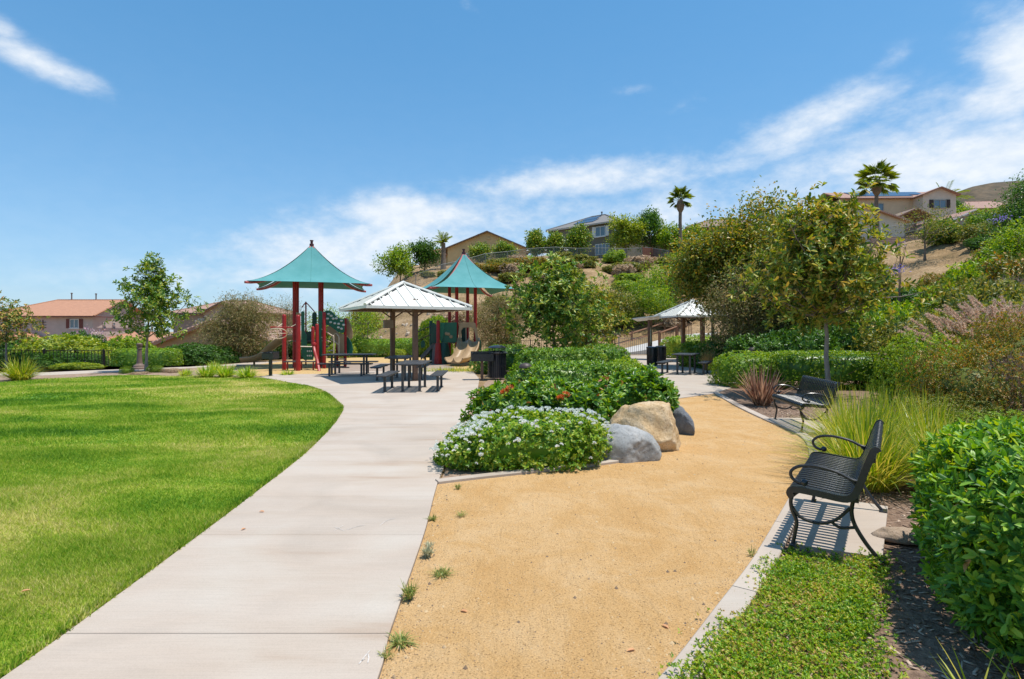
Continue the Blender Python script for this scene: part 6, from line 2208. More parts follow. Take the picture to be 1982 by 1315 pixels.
def tan_house():
    z = 11.6
    root = empty('house', (-4.4, 101, z), math.radians(2), 'tan stucco house with a broad gable above the second teal canopy', 'house')
    st = stucco('tan_stucco', (0.62, 0.435, 0.21))
    tr = pmat('brown_fascia', (0.19, 0.12, 0.085), rough=0.7)
    walls(root, 13.2, 11, -1, 3.9, st, gable=('y', 2.75))
    roof_gable(root, 13.2, 11, 3.92, 2.75, TILE_B, ov=0.6, axis='y', trim=tr)
    window(root, -3.4, -5.53, 2.6, 0.85, 1.0, muntin=1)
    MB().box(0.0, 0.5, -5.62, -5.5, 5.4, 5.75).build('gable_vent', st, root)
    pipe(root, -1.5, -3, 6.1, 0.5); pipe(root, -2.8, -3, 5.6, 0.4)
    walls(root, 7, 7, -1, 3.6, st, x0=-8.5, y0=4, name='wing_wall')
    roof_hip(root, 7, 7, 3.65, 1.4, TILE_R, ov=0.5, x0=-8.5, y0=4)


def grey_house():
    # the long wall recedes to the left: local X runs from the near right corner to the far left one
    a = Vector((14.55, 80)); b = Vector((6.0, 87.6))
    e = (a - b).normalized(); ang = math.atan2(e.y, e.x); Ln = (a - b).length
    dd = 9.0
    nrm = Vector((-e.y, e.x))
    c = (a + b) / 2 + nrm * dd / 2
    z = 12.4
    root = empty('house', (c.x, c.y, z), ang, 'grey green two storey house with hip roof and white shutter on the hilltop', 'house')
    st = stucco('grey_green_stucco', (0.165, 0.15, 0.11))
    cr_ = stucco('cream_wall', (0.52, 0.45, 0.34))
    walls(root, Ln, dd, -1, 4.75, st)
    roof_hip(root, Ln, dd, 4.8, 1.95, TILE_G, ov=0.55, trim=pmat('pale_eave', (0.50, 0.46, 0.40), rough=0.7))
    k = 1.95 / (dd / 2)
    def onroof(x0, x1, y0, y1):
        zz = lambda y: 4.8 + 1.95 + y * k + 0.24
        MB().slab([(x0, y0, zz(y0)), (x1, y0, zz(y0)), (x1, y1, zz(y1)), (x0, y1, zz(y1))], 0.06).build('solar_panel', SOLAR, root)
    onroof(-1.9, 1.6, -3.9, -2.3); onroof(-1.6, 0.9, -2.1, -0.6)
    window(root, 3.3, -4.53, 3.55, 1.7, 1.45, shutters=WHITE)
    window(root, 3.6, -4.53, 0.95, 2.4, 1.6, muntin=3, sill=False, name='french_door')
    MB().box(Ln / 2 - 0.12, Ln / 2 + 0.04, -4.62, -4.5, -0.5, 4.6).build('downspout', WHITE, root)
    pipe(root, 0.6, 0, 6.8, 0.5)
    # low white patio cover to the left
    for px_, d_, s in ((1040, 84, 2.1), (1083, 83, 1.9)):
        u = empty('patio_umbrella', (ax(px_, d_), d_, hz(ax(px_, d_), d_)), 0, 'white patio umbrella behind the hilltop fence, %s of the pair' % ('left' if px_ < 1060 else 'right'), 'umbrella')
        zc = az(478, d_) - hz(ax(px_, d_), d_)
        MB().lathe([(s, zc - 0.75), (s * 0.5, zc - 0.3), (0.03, zc)], 10).build('canopy', WHITE, u)
        MB().lathe([(0.04, -0.2), (0.04, zc)], 6).build('pole', BROWN, u)
    # a neighbour's low roof behind the trees on its right
    n = empty('house', (ax(1275, 92), 92, 12.6), math.radians(-20), 'low brown roofed house partly hidden by trees right of the grey house', 'house')
    walls(n, 9, 7, -1, 2.9, stucco('brown_wall', (0.33, 0.25, 0.19)))
    roof_hip(n, 9, 7, 2.95, 1.4, TILE_B, ov=0.5)
    # teal roofed flat house between the trees
    m_ = empty('house', (ax(1400, 86), 86, 13.6), math.radians(-10), 'dark roofed house peeking over the olive trees', 'house')
    walls(m_, 11, 7, -1, 3.2, stucco('umber_wall', (0.28, 0.19, 0.14)))
    roof_hip(m_, 11, 7, 3.25, 1.5, TILE_B, ov=0.5)


def cream_house():
    z = 16.6
    root = empty('house', (ax(1712, 86), 88, z), math.radians(-2), 'cream two storey house with solar panels and dark shutters on the right hill', 'house')
    st = stucco('cream_stucco', (0.62, 0.475, 0.30)); st2 = stucco('pale_cream_stucco', (0.60, 0.52, 0.41))
    tr = pmat('rust_eave', (0.30, 0.15, 0.09), rough=0.7)
    walls(root, 15, 9, -2, 4.6, st)
    roof_gable(root, 15, 9, 4.6, 1.75, TILE_P, ov=0.5, axis='x', trim=tr)
    walls(root, 4.6, 3, -2, 4.5, st2, x0=4.9, y0=-5.2, gable=('y', 0.95), name='gable_wall')
    roof_gable(root, 4.6, 6, 4.5, 0.95, TILE_P, ov=0.35, x0=4.9, y0=-3.8, axis='y', trim=tr)
    SH = pmat('dark_shutter', (0.05, 0.035, 0.03), rough=0.7)
    window(root, 4.9, -6.72, 3.2, 1.75, 1.15, shutters=SH, frame=pmat('sage_trim', (0.30, 0.30, 0.27), rough=0.6))
    window(root, -2.4, -4.53, 3.2, 1.5, 1.2, frame=pmat('sage_trim', (0.3, 0.3, 0.27)))
    window(root, -5.2, -4.53, 3.3, 0.9, 0.9, frame=pmat('sage_trim', (0.3, 0.3, 0.27)))
    k = 1.75 / 4.5
    for x0, x1, y0, y1 in ((-5.2, -2.2, -3.9, -0.5), (-2.2, 2.9, -4.2, -0.5), (2.9, 5.6, -3.0, -0.5)):
        zz = lambda y: 4.6 + 1.75 + y * k + 0.26
        MB().slab([(x0, y0, zz(y0)), (x1, y0, zz(y0)), (x1, y1, zz(y1)), (x0, y1, zz(y1))], 0.07).build('solar_panel', SOLAR, root)
    # timber gazebo in front
    g = empty('gazebo', (ax(1757, 78), 78, z - 1.7), 0, 'small timber gazebo roof in front of the cream house', 'gazebo')
    roof_gable(g, 4.2, 3.0, 2.2, 0.95, TILE_B, ov=0.3, axis='y', trim=WOODF)
    for s in (-1, 1):
        for q in (-1, 1):
            MB().box(s * 1.9 - 0.1, s * 1.9 + 0.1, q * 1.3 - 0.1, q * 1.3 + 0.1, -1.0, 2.2).build('post', WOODF, g)
    # garage with a single slope edge below the palm
    r = empty('house', (ax(1660, 72), 76, 13.6), math.radians(4), 'pale cream garage with a tiled gable edge below the tall palm', 'garage')
    walls(r, 12, 8, -2, 2.0, stucco('white_stucco', (0.58, 0.55, 0.46)), gable=('y', 1.9))
    roof_gable(r, 12, 8, 2.02, 1.9, TILE_P, ov=0.5, axis='y', trim=TILE_P)
    # right neighbours
    n = empty('house', (ax(1880, 72), 76, 12.7), math.radians(4), 'taupe gabled house with pale tile roof beside the right-hand trees', 'house')
    walls(n, 7.2, 8, -2, 2.6, stucco('mauve_stucco', (0.34, 0.27, 0.22)), gable=('y', 1.6), x0=0.0)
    roof_gable(n, 7.2, 8, 2.62, 1.6, TILE_P, ov=0.4, axis='y', x0=0.0, trim=WHITE)
    roof_hip(n, 9, 10, 2.6, 1.9, TILE_P, ov=0.5, x0=6.6, y0=3)
    walls(n, 9, 10, -2, 2.55, stucco('mauve_stucco', (0.34, 0.27, 0.22)), x0=6.6, y0=3, name='wing_wall')
    f = empty('house', (ax(1915, 125), 128, 25.0), math.radians(-8), 'brown tile roof of a farther house under the dry hill', 'house')
    walls(f, 14, 9, -3, 3.4, stucco('tan2_stucco', (0.42, 0.33, 0.25)))
    roof_hip(f, 14, 9, 3.45, 2.2, TILE_P, ov=0.6)
    # retaining wall courses on the slope left of the small tree
    w = empty('retaining_wall', (ax(1748, 57.5), 57.5, hz(ax(1748, 57.5), 57.5) - 0.6), math.radians(-14), 'stepped block retaining wall on the slope below the cream house', 'wall')
    BLK = pmat('block_course', (0.40, 0.27, 0.20), (0.27, 0.18, 0.135), scale=4, rough=0.9, island=0.6)
    me = MB().box(-0.28, 0.28, -0.15, 0.15, 0, 0.19, 0.015).mesh('block', BLK)
    for c_ in range(7):
        for i in range(9):
            obj('block', me, w, loc=(-2.6 + i * 0.58 + (c_ % 2) * 0.28, c_ * 0.16, c_ * 0.2))


pink_house(); taupe_house(); tan_house(); grey_house(); cream_house()


# far dry ridge at the right
def far_hill():
    n, m_ = 90, 24
    u = np.linspace(0, 1, n); v = np.linspace(0, 1, m_)
    px_ = 1600 + u * 900
    top = np.interp(px_, [1600, 1660, 1710, 1760, 1800, 1850, 1880, 1920, 1982, 2100, 2300, 2500], [402, 392, 374, 378, 381, 373, 362, 354, 349, 335, 330, 345])
    V = []
    rng = R(8)
    d0 = 330.0
    for j, t in enumerate(v):
        for i in range(n):
            d = 190 + (d0 - 190) * t
            ztop = az(top[i], d0)
            z = 12 + (ztop - 12) * t ** 0.9 + (1.2 * math.sin(i * 0.9 + j) + 1.0 * math.sin(i * 0.37 + j * 1.7)) * (t < 0.97)
            V.append((ax(px_[i], d), d, z))
    for i in range(n):
        V.append((ax(px_[i], d0) , d0 + 120, az(top[i], d0) - 25))
    I = [(j * n + i, j * n + i + 1, (j + 1) * n + i + 1, (j + 1) * n + i) for j in range(m_) for i in range(n - 1)]
    o = obj('hill', mesh_np('hill', np.array(V), 4, np.array(I), pmat('chaparral', (0.15, 0.105, 0.062), (0.055, 0.046, 0.028), scale=0.16, rough=1.0, bump=1.0, bscale=0.5, detail=9), True))
    tag(o, 'dry brown ridge behind the houses on the right', kind='structure')


far_hill()

# ---------------------------------------------------------------- plants
G_HEDGE = leafmat('hedge_leaf', [(0.022, 0.075, 0.012), (0.045, 0.125, 0.014), (0.075, 0.175, 0.016), (0.135, 0.235, 0.024)], trans=0.28, rough=0.36, spec=0.45)
G_DARK = leafmat('dark_leaf', [(0.018, 0.06, 0.012), (0.035, 0.10, 0.015), (0.06, 0.14, 0.018)], trans=0.25, rough=0.38)
G_BRIGHT = leafmat('bright_leaf', [(0.036, 0.10, 0.012), (0.072, 0.16, 0.014), (0.115, 0.21, 0.018), (0.175, 0.245, 0.028)], trans=0.34, rough=0.42)
G_LIME = leafmat('lime_leaf', [(0.065, 0.13, 0.016), (0.125, 0.195, 0.020), (0.20, 0.25, 0.032)], trans=0.34)
G_CLIP = leafmat('clipped_leaf', [(0.03, 0.09, 0.010), (0.06, 0.155, 0.012), (0.115, 0.225, 0.016), (0.20, 0.28, 0.026)], trans=0.28, rough=0.35, spec=0.5)
G_PITT = leafmat('pittosporum_leaf', [(0.020, 0.075, 0.012), (0.036, 0.115, 0.014), (0.060, 0.165, 0.018), (0.11, 0.235, 0.022), (0.20, 0.29, 0.030)], trans=0.28, rough=0.48, spec=0.25, patch=0.35, pscale=3.0)
G_LANT = leafmat('lantana_leaf', [(0.035, 0.10, 0.012), (0.07, 0.17, 0.014), (0.13, 0.235, 0.020), (0.19, 0.25, 0.035)], trans=0.32)
G_OLIVE = leafmat('olive_leaf', [(0.032, 0.062, 0.013), (0.065, 0.105, 0.017), (0.11, 0.145, 0.024), (0.175, 0.17, 0.036)], trans=0.3)
G_RUST = leafmat('rusty_leaf', [(0.034, 0.075, 0.014), (0.075, 0.125, 0.016), (0.135, 0.165, 0.022), (0.21, 0.175, 0.030)], trans=0.3)
G_MAG = leafmat('magnolia_leaf', [(0.028, 0.075, 0.012), (0.055, 0.115, 0.014), (0.105, 0.160, 0.020), (0.20, 0.215, 0.040), (0.30, 0.20, 0.07)], trans=0.22, rough=0.42, spec=0.35)
G_MAGG = leafmat('green_magnolia_leaf', [(0.026, 0.08, 0.012), (0.052, 0.13, 0.014), (0.10, 0.19, 0.022), (0.21, 0.255, 0.045)], trans=0.22, rough=0.40, spec=0.4)
G_MAGO = leafmat('gold_magnolia_leaf', [(0.030, 0.075, 0.012), (0.068, 0.13, 0.015), (0.13, 0.19, 0.020), (0.21, 0.24, 0.034), (0.24, 0.21, 0.045)], trans=0.26, rough=0.42, spec=0.35)
G_SAGE = leafmat('sage_leaf', [(0.15, 0.135, 0.085), (0.21, 0.19, 0.125), (0.27, 0.235, 0.17)], trans=0.2, rough=0.7)
G_WISP = leafmat('wispy_leaf', [(0.06, 0.085, 0.025), (0.10, 0.12, 0.038), (0.14, 0.14, 0.055), (0.18, 0.155, 0.08)], trans=0.28, rough=0.5)
G_GREY = leafmat('grey_twig', [(0.20, 0.17, 0.15), (0.29, 0.25, 0.22)], trans=0.05, rough=0.8)
G_LOM = leafmat('lomandra_blade', [(0.06, 0.12, 0.012), (0.11, 0.185, 0.015), (0.175, 0.24, 0.022), (0.27, 0.275, 0.055)], trans=0.34, rough=0.38)
G_AGA = leafmat('agapanthus_blade', [(0.07, 0.16, 0.013), (0.12, 0.235, 0.016), (0.19, 0.29, 0.030), (0.29, 0.32, 0.075)], trans=0.34, rough=0.36)
G_PHOR = leafmat('bronze_blade', [(0.05, 0.03, 0.022), (0.095, 0.060, 0.040), (0.165, 0.118, 0.078), (0.25, 0.20, 0.135)], trans=0.22, rough=0.40)
G_FOUN = leafmat('fountain_blade', [(0.10, 0.14, 0.02), (0.19, 0.21, 0.035), (0.29, 0.27, 0.08)], trans=0.3)
G_PLUME = leafmat('plume', [(0.56, 0.44, 0.32), (0.64, 0.51, 0.38), (0.58, 0.42, 0.33)], trans=0.35, rough=0.8)
G_STRAW = leafmat('straw_blade', [(0.27, 0.20, 0.09), (0.36, 0.27, 0.12), (0.22, 0.20, 0.06)], trans=0.3)
G_COVER = leafmat('cover_leaf', [(0.035, 0.105, 0.010), (0.07, 0.17, 0.012), (0.12, 0.23, 0.015), (0.19, 0.27, 0.025), (0.25, 0.20, 0.06)], trans=0.34, patch=0.35, pscale=2.2)
G_WEED = leafmat('weed_leaf', [(0.07, 0.13, 0.03), (0.13, 0.19, 0.05), (0.22, 0.22, 0.08)], trans=0.3)
G_GWEED = leafmat('grey_weed_leaf', [(0.17, 0.21, 0.14), (0.24, 0.28, 0.19)], trans=0.25)
G_PALM = leafmat('palm_leaf', [(0.045, 0.095, 0.012), (0.085, 0.15, 0.016), (0.13, 0.185, 0.022)], trans=0.26, rough=0.4)
G_PURP = leafmat('purple_flower', [(0.15, 0.12, 0.34), (0.22, 0.18, 0.42)], trans=0.3)
G_PINK = leafmat('pink_flower', [(0.52, 0.28, 0.33), (0.66, 0.50, 0.52)], trans=0.3)
PETAL = leafmat('white_petal', [(0.74, 0.75, 0.70), (0.80, 0.80, 0.76)], trans=0.25, rough=0.6)
ROSE = leafmat('red_new_leaf', [(0.26, 0.07, 0.03), (0.34, 0.14, 0.05), (0.20, 0.12, 0.03)], trans=0.3)
G_RUSTS = leafmat('orange_shrub_leaf', [(0.045, 0.080, 0.015), (0.085, 0.115, 0.017), (0.13, 0.13, 0.020), (0.19, 0.12, 0.024)], trans=0.3)
WST = pmat('woody_stem', (0.20, 0.14, 0.10), (0.12, 0.085, 0.06), scale=12, rough=0.9)


def flowers(root, P, r, mat, name='flower', k=6, seed=1):
    rng = R(seed)
    me = None
    # one flower head: a small dome of petals
    q = rdir(rng, 26); q[:, 2] = np.abs(q[:, 2])
    V, I, fn = leaves(q * r * 0.55, q + np.array([0, 0, 0.3]), rdir(rng, 26), r * 0.75, r * 0.6)
    me = mesh_np(name, V, fn, I, mat)
    for p in P:
        obj(name, me, root, loc=tuple(p), rot=(rng.normal(0, 0.3), rng.normal(0, 0.3), rng.uniform(0, 6.28)), scale=(rng.uniform(0.7, 1.25),) * 3)


# ---- foreground island
def lantana():
    c = (0.18, 7.22)
    r = (1.14, 0.74, 0.60)
    def slope(P):
        P = P.copy()
        f = np.clip((P[:, 0] + 1.22) / 1.0, 0, 1)
        P[:, 2] *= 0.52 + 0.48 * f ** 0.8
        P[:, 1] += P[:, 0] * 0.13
        return P
    me = shrub_mesh('foliage', r, G_LANT, 3600, 0.052, 0.030, 31, e=2.7, style='whorl', k=6, lumpy=0.10, depth=0.30, tilt=(0.5, 1.4), shape=slope, core=0.74)
    o = shrub('flowering_shrub', 'low spreading shrub covered in small white flowers at the path corner', 'shrub', (*c, 0.008), me, stem_mesh(3, 0.45, 0.9, 14, 0.012, WST))
    rng = R(77)
    P, N_ = super_surface(rng, 1900, (1.16, 0.78, 0.60 * 0.62), 2.7)
    P = P * (1 + 0.10 * lump(P, 32, 2.2 / 0.6))[:, None]
    P[:, 2] += 0.60 * 0.38
    k = (N_[:, 2] > 0.05) | (rng.random(len(P)) < 0.14)
    k &= P[:, 2] > 0.16
    P = slope(P[k]) + N_[k] * 0.035
    # clusters gather on the left flank and the crest
    w = 0.15 + 0.42 * (P[:, 0] < -0.5) * (lump(P, 91, 6.0) > -0.2) + 0.30 * (P[:, 2] > 0.50) * (lump(P, 92, 6.0) > -0.1)
    P = P[rng.random(len(P)) < w]
    flowers(o, P[:290], 0.025, PETAL, seed=2)
    q = rdir(rng, 26); q[:, 2] = np.abs(q[:, 2])
    rest = P[290:]
    Q = (rest[:, None] + q[None, :14] * 0.013).reshape(-1, 3)
    V, I, fn = leaves(Q, np.tile(q[:14], (len(rest), 1)), rdir(rng, len(Q)), 0.016, 0.014)
    obj('flower_mass', mesh_np('flower_mass', V, fn, I, PETAL), o)['kind'] = 'stuff'


def island():
    BST = lambda s, h, w: stem_mesh(s, h, w, 10, 0.014, WST)
    me = shrub_mesh('foliage', (1.12, 0.80, 0.84), G_HEDGE, 2100, 0.105, 0.042, 41, e=2.5, k=9, lumpy=0.24, lf=3.0, depth=0.26, oval=True, core=0.78)
    o = shrub('leafy_shrub', 'dense glossy green shrub directly behind the white flowering one', 'shrub', (0.42, 9.05, 0.008), me, BST(1, 0.7, 0.9))
    me2 = shrub_mesh('foliage', (0.80, 0.75, 0.92), G_HEDGE, 1500, 0.110, 0.044, 43, e=2.2, k=9, lumpy=0.27, lf=3.0, depth=0.26, oval=True, core=0.76)
    o2 = shrub('leafy_shrub', 'dense glossy green shrub rising behind the tan boulder', 'shrub', (2.02, 9.75, 0.008), me2, BST(2, 0.7, 0.6))
    rng = R(4)
    for par, rr in ((o, (1.12, 0.80, 0.84)), (o2, (0.80, 0.75, 0.92))):
        q, nn = super_surface(rng, 150, (rr[0], rr[1], rr[2] * 0.62), 2.6)
        q[:, 2] += rr[2] * 0.38
        q = q[q[:, 2] > 0.1]
        v, i_, f_ = scatter_leaves(rng, q * 0.98, 0.09, 0.036, oval=True)
        obj('dead_leaf', mesh_np('dead_leaf', v, f_, i_, leafmat('dead_hedge_leaf', [(0.17, 0.07, 0.035), (0.20, 0.12, 0.04), (0.22, 0.20, 0.04)], trans=0.2)), par)['kind'] = 'stuff'
    for (px_, py_, d, par) in ((981, 757, 8.12, o), (1088, 769, 8.16, o), (1150, 772, 8.9, o2)):
        p = pp(px_, py_, d) - Vector(par.location)
        flowers(par, [p, p + Vector((0.05, 0, 0.03)), p + Vector((-0.03, 0.02, -0.04))], 0.055, ROSE, 'red_shoot', seed=int(px_))
    me3 = shrub_mesh('foliage', (1.45, 0.75, 0.92), G_HEDGE, 2400, 0.085, 0.036, 45, e=3.0, k=7, lumpy=0.14, depth=0.22, core=0.80)
    shrub('leafy_shrub', 'flat-topped green shrub in the second row behind the bollard light', 'shrub', (1.30, 13.6, 0.008), me3, BST(3, 0.7, 1.0))
    me4 = shrub_mesh('foliage', (0.70, 0.70, 0.98), G_BRIGHT, 1500, 0.075, 0.030, 46, e=2.3, k=7, lumpy=0.16, depth=0.25, core=0.78)
    shrub('leafy_shrub', 'rounder yellow-green shrub at the right end of the second row', 'shrub', (2.65, 13.9, 0.008), me4, BST(4, 0.7, 0.6))
    me5 = shrub_mesh('foliage', (1.45, 0.8, 1.10), G_HEDGE, 3200, 0.075, 0.033, 47, e=3.4, k=7, lumpy=0.08, depth=0.2, core=0.82)
    shrub('hedge', 'low green hedge in the third row at the foot of the island tree', 'hedge', (1.55, 18.6, 0.008), me5, BST(5, 0.7, 1.6))
    me6 = shrub_mesh('foliage', (1.15, 0.6, 1.12), G_LIME, 1900, 0.065, 0.030, 48, e=3.0, k=7, lumpy=0.10, depth=0.2, core=0.82)
    shrub('hedge', 'lime green hedge right of the island tree trunk', 'hedge', (2.25, 20.6, 0.008), me6, BST(6, 0.7, 1.0))
    me7 = shrub_mesh('foliage', (1.5, 0.9, 1.10), G_HEDGE, 1700, 0.08, 0.034, 49, e=2.6, k=7, lumpy=0.14, depth=0.22, core=0.80)
    shrub('hedge', 'green hedge behind the slatted litter bin', 'hedge', (-0.1, 22.2, 0.008), me7, BST(7, 0.7, 1.2))
    shrub('hedge', 'green hedge at the far right end of the island near the gate', 'hedge', (3.6, 23.2, 0.008), me7, BST(7, 0.7, 1.2), rz=0.6, scale=(0.9, 1, 1.0))
    # low grassy edge by the slide
    rng = R(9)
    n = 700
    P = np.stack([rng.normal(0, 0.75, n), rng.normal(0, 0.28, n), np.zeros(n)], 1)
    V, I, fn = blades(rng, P, rng.uniform(0, 6.28, n), rng.uniform(0.18, 0.38, n), rng.uniform(0.2, 0.8, n), 0.016, 3)
    o = obj('strap_leaf_plant', mesh_np('strap_leaf_plant', V, fn, I, G_LOM), None, (ax(885, 22.8), 22.9, 0.01))
    tag(o, 'low yellowish strap-leaved planting in front of the double slide', 'plant')


lantana()
island()


# ---- strap-leaved clumps
def clump(name, label, loc, n, L, W, mat, seed, spread=0.12, lean=(0.05, 0.75), droop=0.55, segs=5, group=None, cat='plant', extra=None):
    rng = R(seed)
    a = rng.uniform(0, 6.283, n)
    rad = spread * np.sqrt(rng.random(n))
    P = np.stack([np.cos(a) * rad, np.sin(a) * rad, np.zeros(n)], 1)
    az_ = a + rng.normal(0, 0.5, n)
    ln = lean[0] + (lean[1] - lean[0]) * rng.random(n) ** 1.1
    V, I, fn = blades(rng, P, az_, L * rng.uniform(0.6, 1.12, n), ln, W * rng.uniform(0.7, 1.25, n), segs, droop)
    V[:, 2] = np.maximum(V[:, 2], 0.004)
    o = empty(name, loc, 0, label, cat, group)
    obj('blade_tuft', mesh_np('blade_tuft', V, fn, I, mat), o)
    if extra: extra(o, rng)
    return o


clump('flax_plant', 'bronze flax with stiff reddish strap leaves behind the far bench', (*gp(1475, 786), 0.01), 190, 1.0, 0.034, G_PHOR, 5, 0.16, (0.10, 0.85), 0.22)
for i, (x, y, n, L, lb) in enumerate([(3.72, 5.95, 520, 0.95, 'tall yellow-green grass clump nearest the near bench backrest'), (4.15, 6.75, 520, 1.0, 'tall yellow-green grass clump second behind the near bench'),
                                      (4.62, 7.65, 460, 1.02, 'tall yellow-green grass clump between the two benches'), (5.05, 6.9, 460, 1.0, 'yellow-green grass clump behind the others towards the rusty shrub'),
                                      (5.45, 8.3, 420, 1.0, 'yellow-green grass clump just right of the far bench'), (6.3, 8.6, 360, 0.9, 'yellow-green grass clump farthest right before the slope'),
                                      (4.45, 5.75, 380, 0.95, 'yellow-green grass clump between the near bench and the clipped near hedge')]):
    clump('grass_clump', lb, (x, y, 0.008), int(n * 1.45), L, 0.013, G_LOM, 60 + i, 0.22, (0.08, 0.85), 0.5, 5, 'yellow-green grass clumps behind the benches')
for i, (px_, py_, n, L, lb) in enumerate([(400, 731, 260, 0.62, 'strap-leaved green clump at the left end of the row by the lawn edge'), (437, 731, 280, 0.66, 'strap-leaved green clump in the middle of the row by the lawn edge'),
                                          (478, 733, 260, 0.58, 'strap-leaved green clump at the right end of the row beside the small grill'), (418, 722, 220, 0.6, 'strap-leaved green clump behind the row at the lawn edge'),
                                          (360, 728, 160, 0.36, 'low strap-leaved green clump left of the lawn-edge row'), (556, 727, 120, 0.3, 'tiny green tuft at the edge of the wood fibre by the red posts')]):
    clump('strap_leaf_plant', lb, (*gp(px_, py_), 0.008), n, L, 0.028, G_AGA, 80 + i, 0.18, (0.15, 0.95), 0.55, 4, 'strap-leaved clumps along the far lawn edge')
clump('grass_clump', 'large arching green grass clump at the far left edge of the lawn', (*gp(40, 737), 0.008), 520, 1.0, 0.020, G_LOM, 95, 0.25, (0.1, 0.9), 0.55, 5)
clump('grass_clump', 'dry straw coloured grass tuft beside the right-hand picnic table', (ax(1370, 23.5), 23.5, 0.01), 420, 0.95, 0.010, G_STRAW, 96, 0.14, (0.03, 0.4), 0.3, 4)


def fountain(loc, label, seed, L=1.0, npl=26):
    def plumes(o, rng):
        pr = MB()
        V_, I_, b = [], [], 0
        for i in range(npl):
            a = rng.uniform(0, 6.28); ln = rng.uniform(0.25, 0.7); l = L * rng.uniform(1.1, 1.5)
            out = np.array((math.cos(a), math.sin(a), 0))
            pts = []
            for t in np.linspace(0, 1, 6):
                pts.append(tuple(out * l * (ln * t + 0.25 * ln * t * t) + np.array((0, 0, l * (t * (1 - 0.35 * ln) - 0.25 * ln * t ** 2.4)))))
            pr.tube(pts, [0.004] * 5 + [0.002], 3)
            # bristly head along the last third
            A = np.array(pts[4]); B = np.array(pts[5])
            tt = rng.random(130)
            P = A + (B - A) * tt[:, None] * 1.25
            D = unit(B - A) * 0.8 + rdir(rng, 130) * 0.7
            v, ii, fn = leaves(P, D, rdir(rng, 130), 0.075, 0.016)
            V_.append(v); I_.append(ii + b); b += len(v)
        obj('stalk', pr.mesh('stalk', G_STRAW), o)
        obj('plume', mesh_np('plume', np.concatenate(V_), 3, np.concatenate(I_), G_PLUME), o)
    return clump('fountain_grass', label, loc, 420, L, 0.010, G_FOUN, seed, 0.16, (0.1, 0.85), 0.5, 4, None, 'plant', plumes)


for i, (px_, d, lb) in enumerate(((1888, 13.2, 'fountain grass with pinkish plumes above the rusty shrub'), (1938, 13.4, 'fountain grass with tall plumes at the right edge of the photo'), (1982, 13.6, 'fountain grass clump with plumes partly out of frame on the right'))):
    x = ax(px_, d)
    fountain((x, d, hz(x, d)), lb, 100 + i, 1.3, 40)


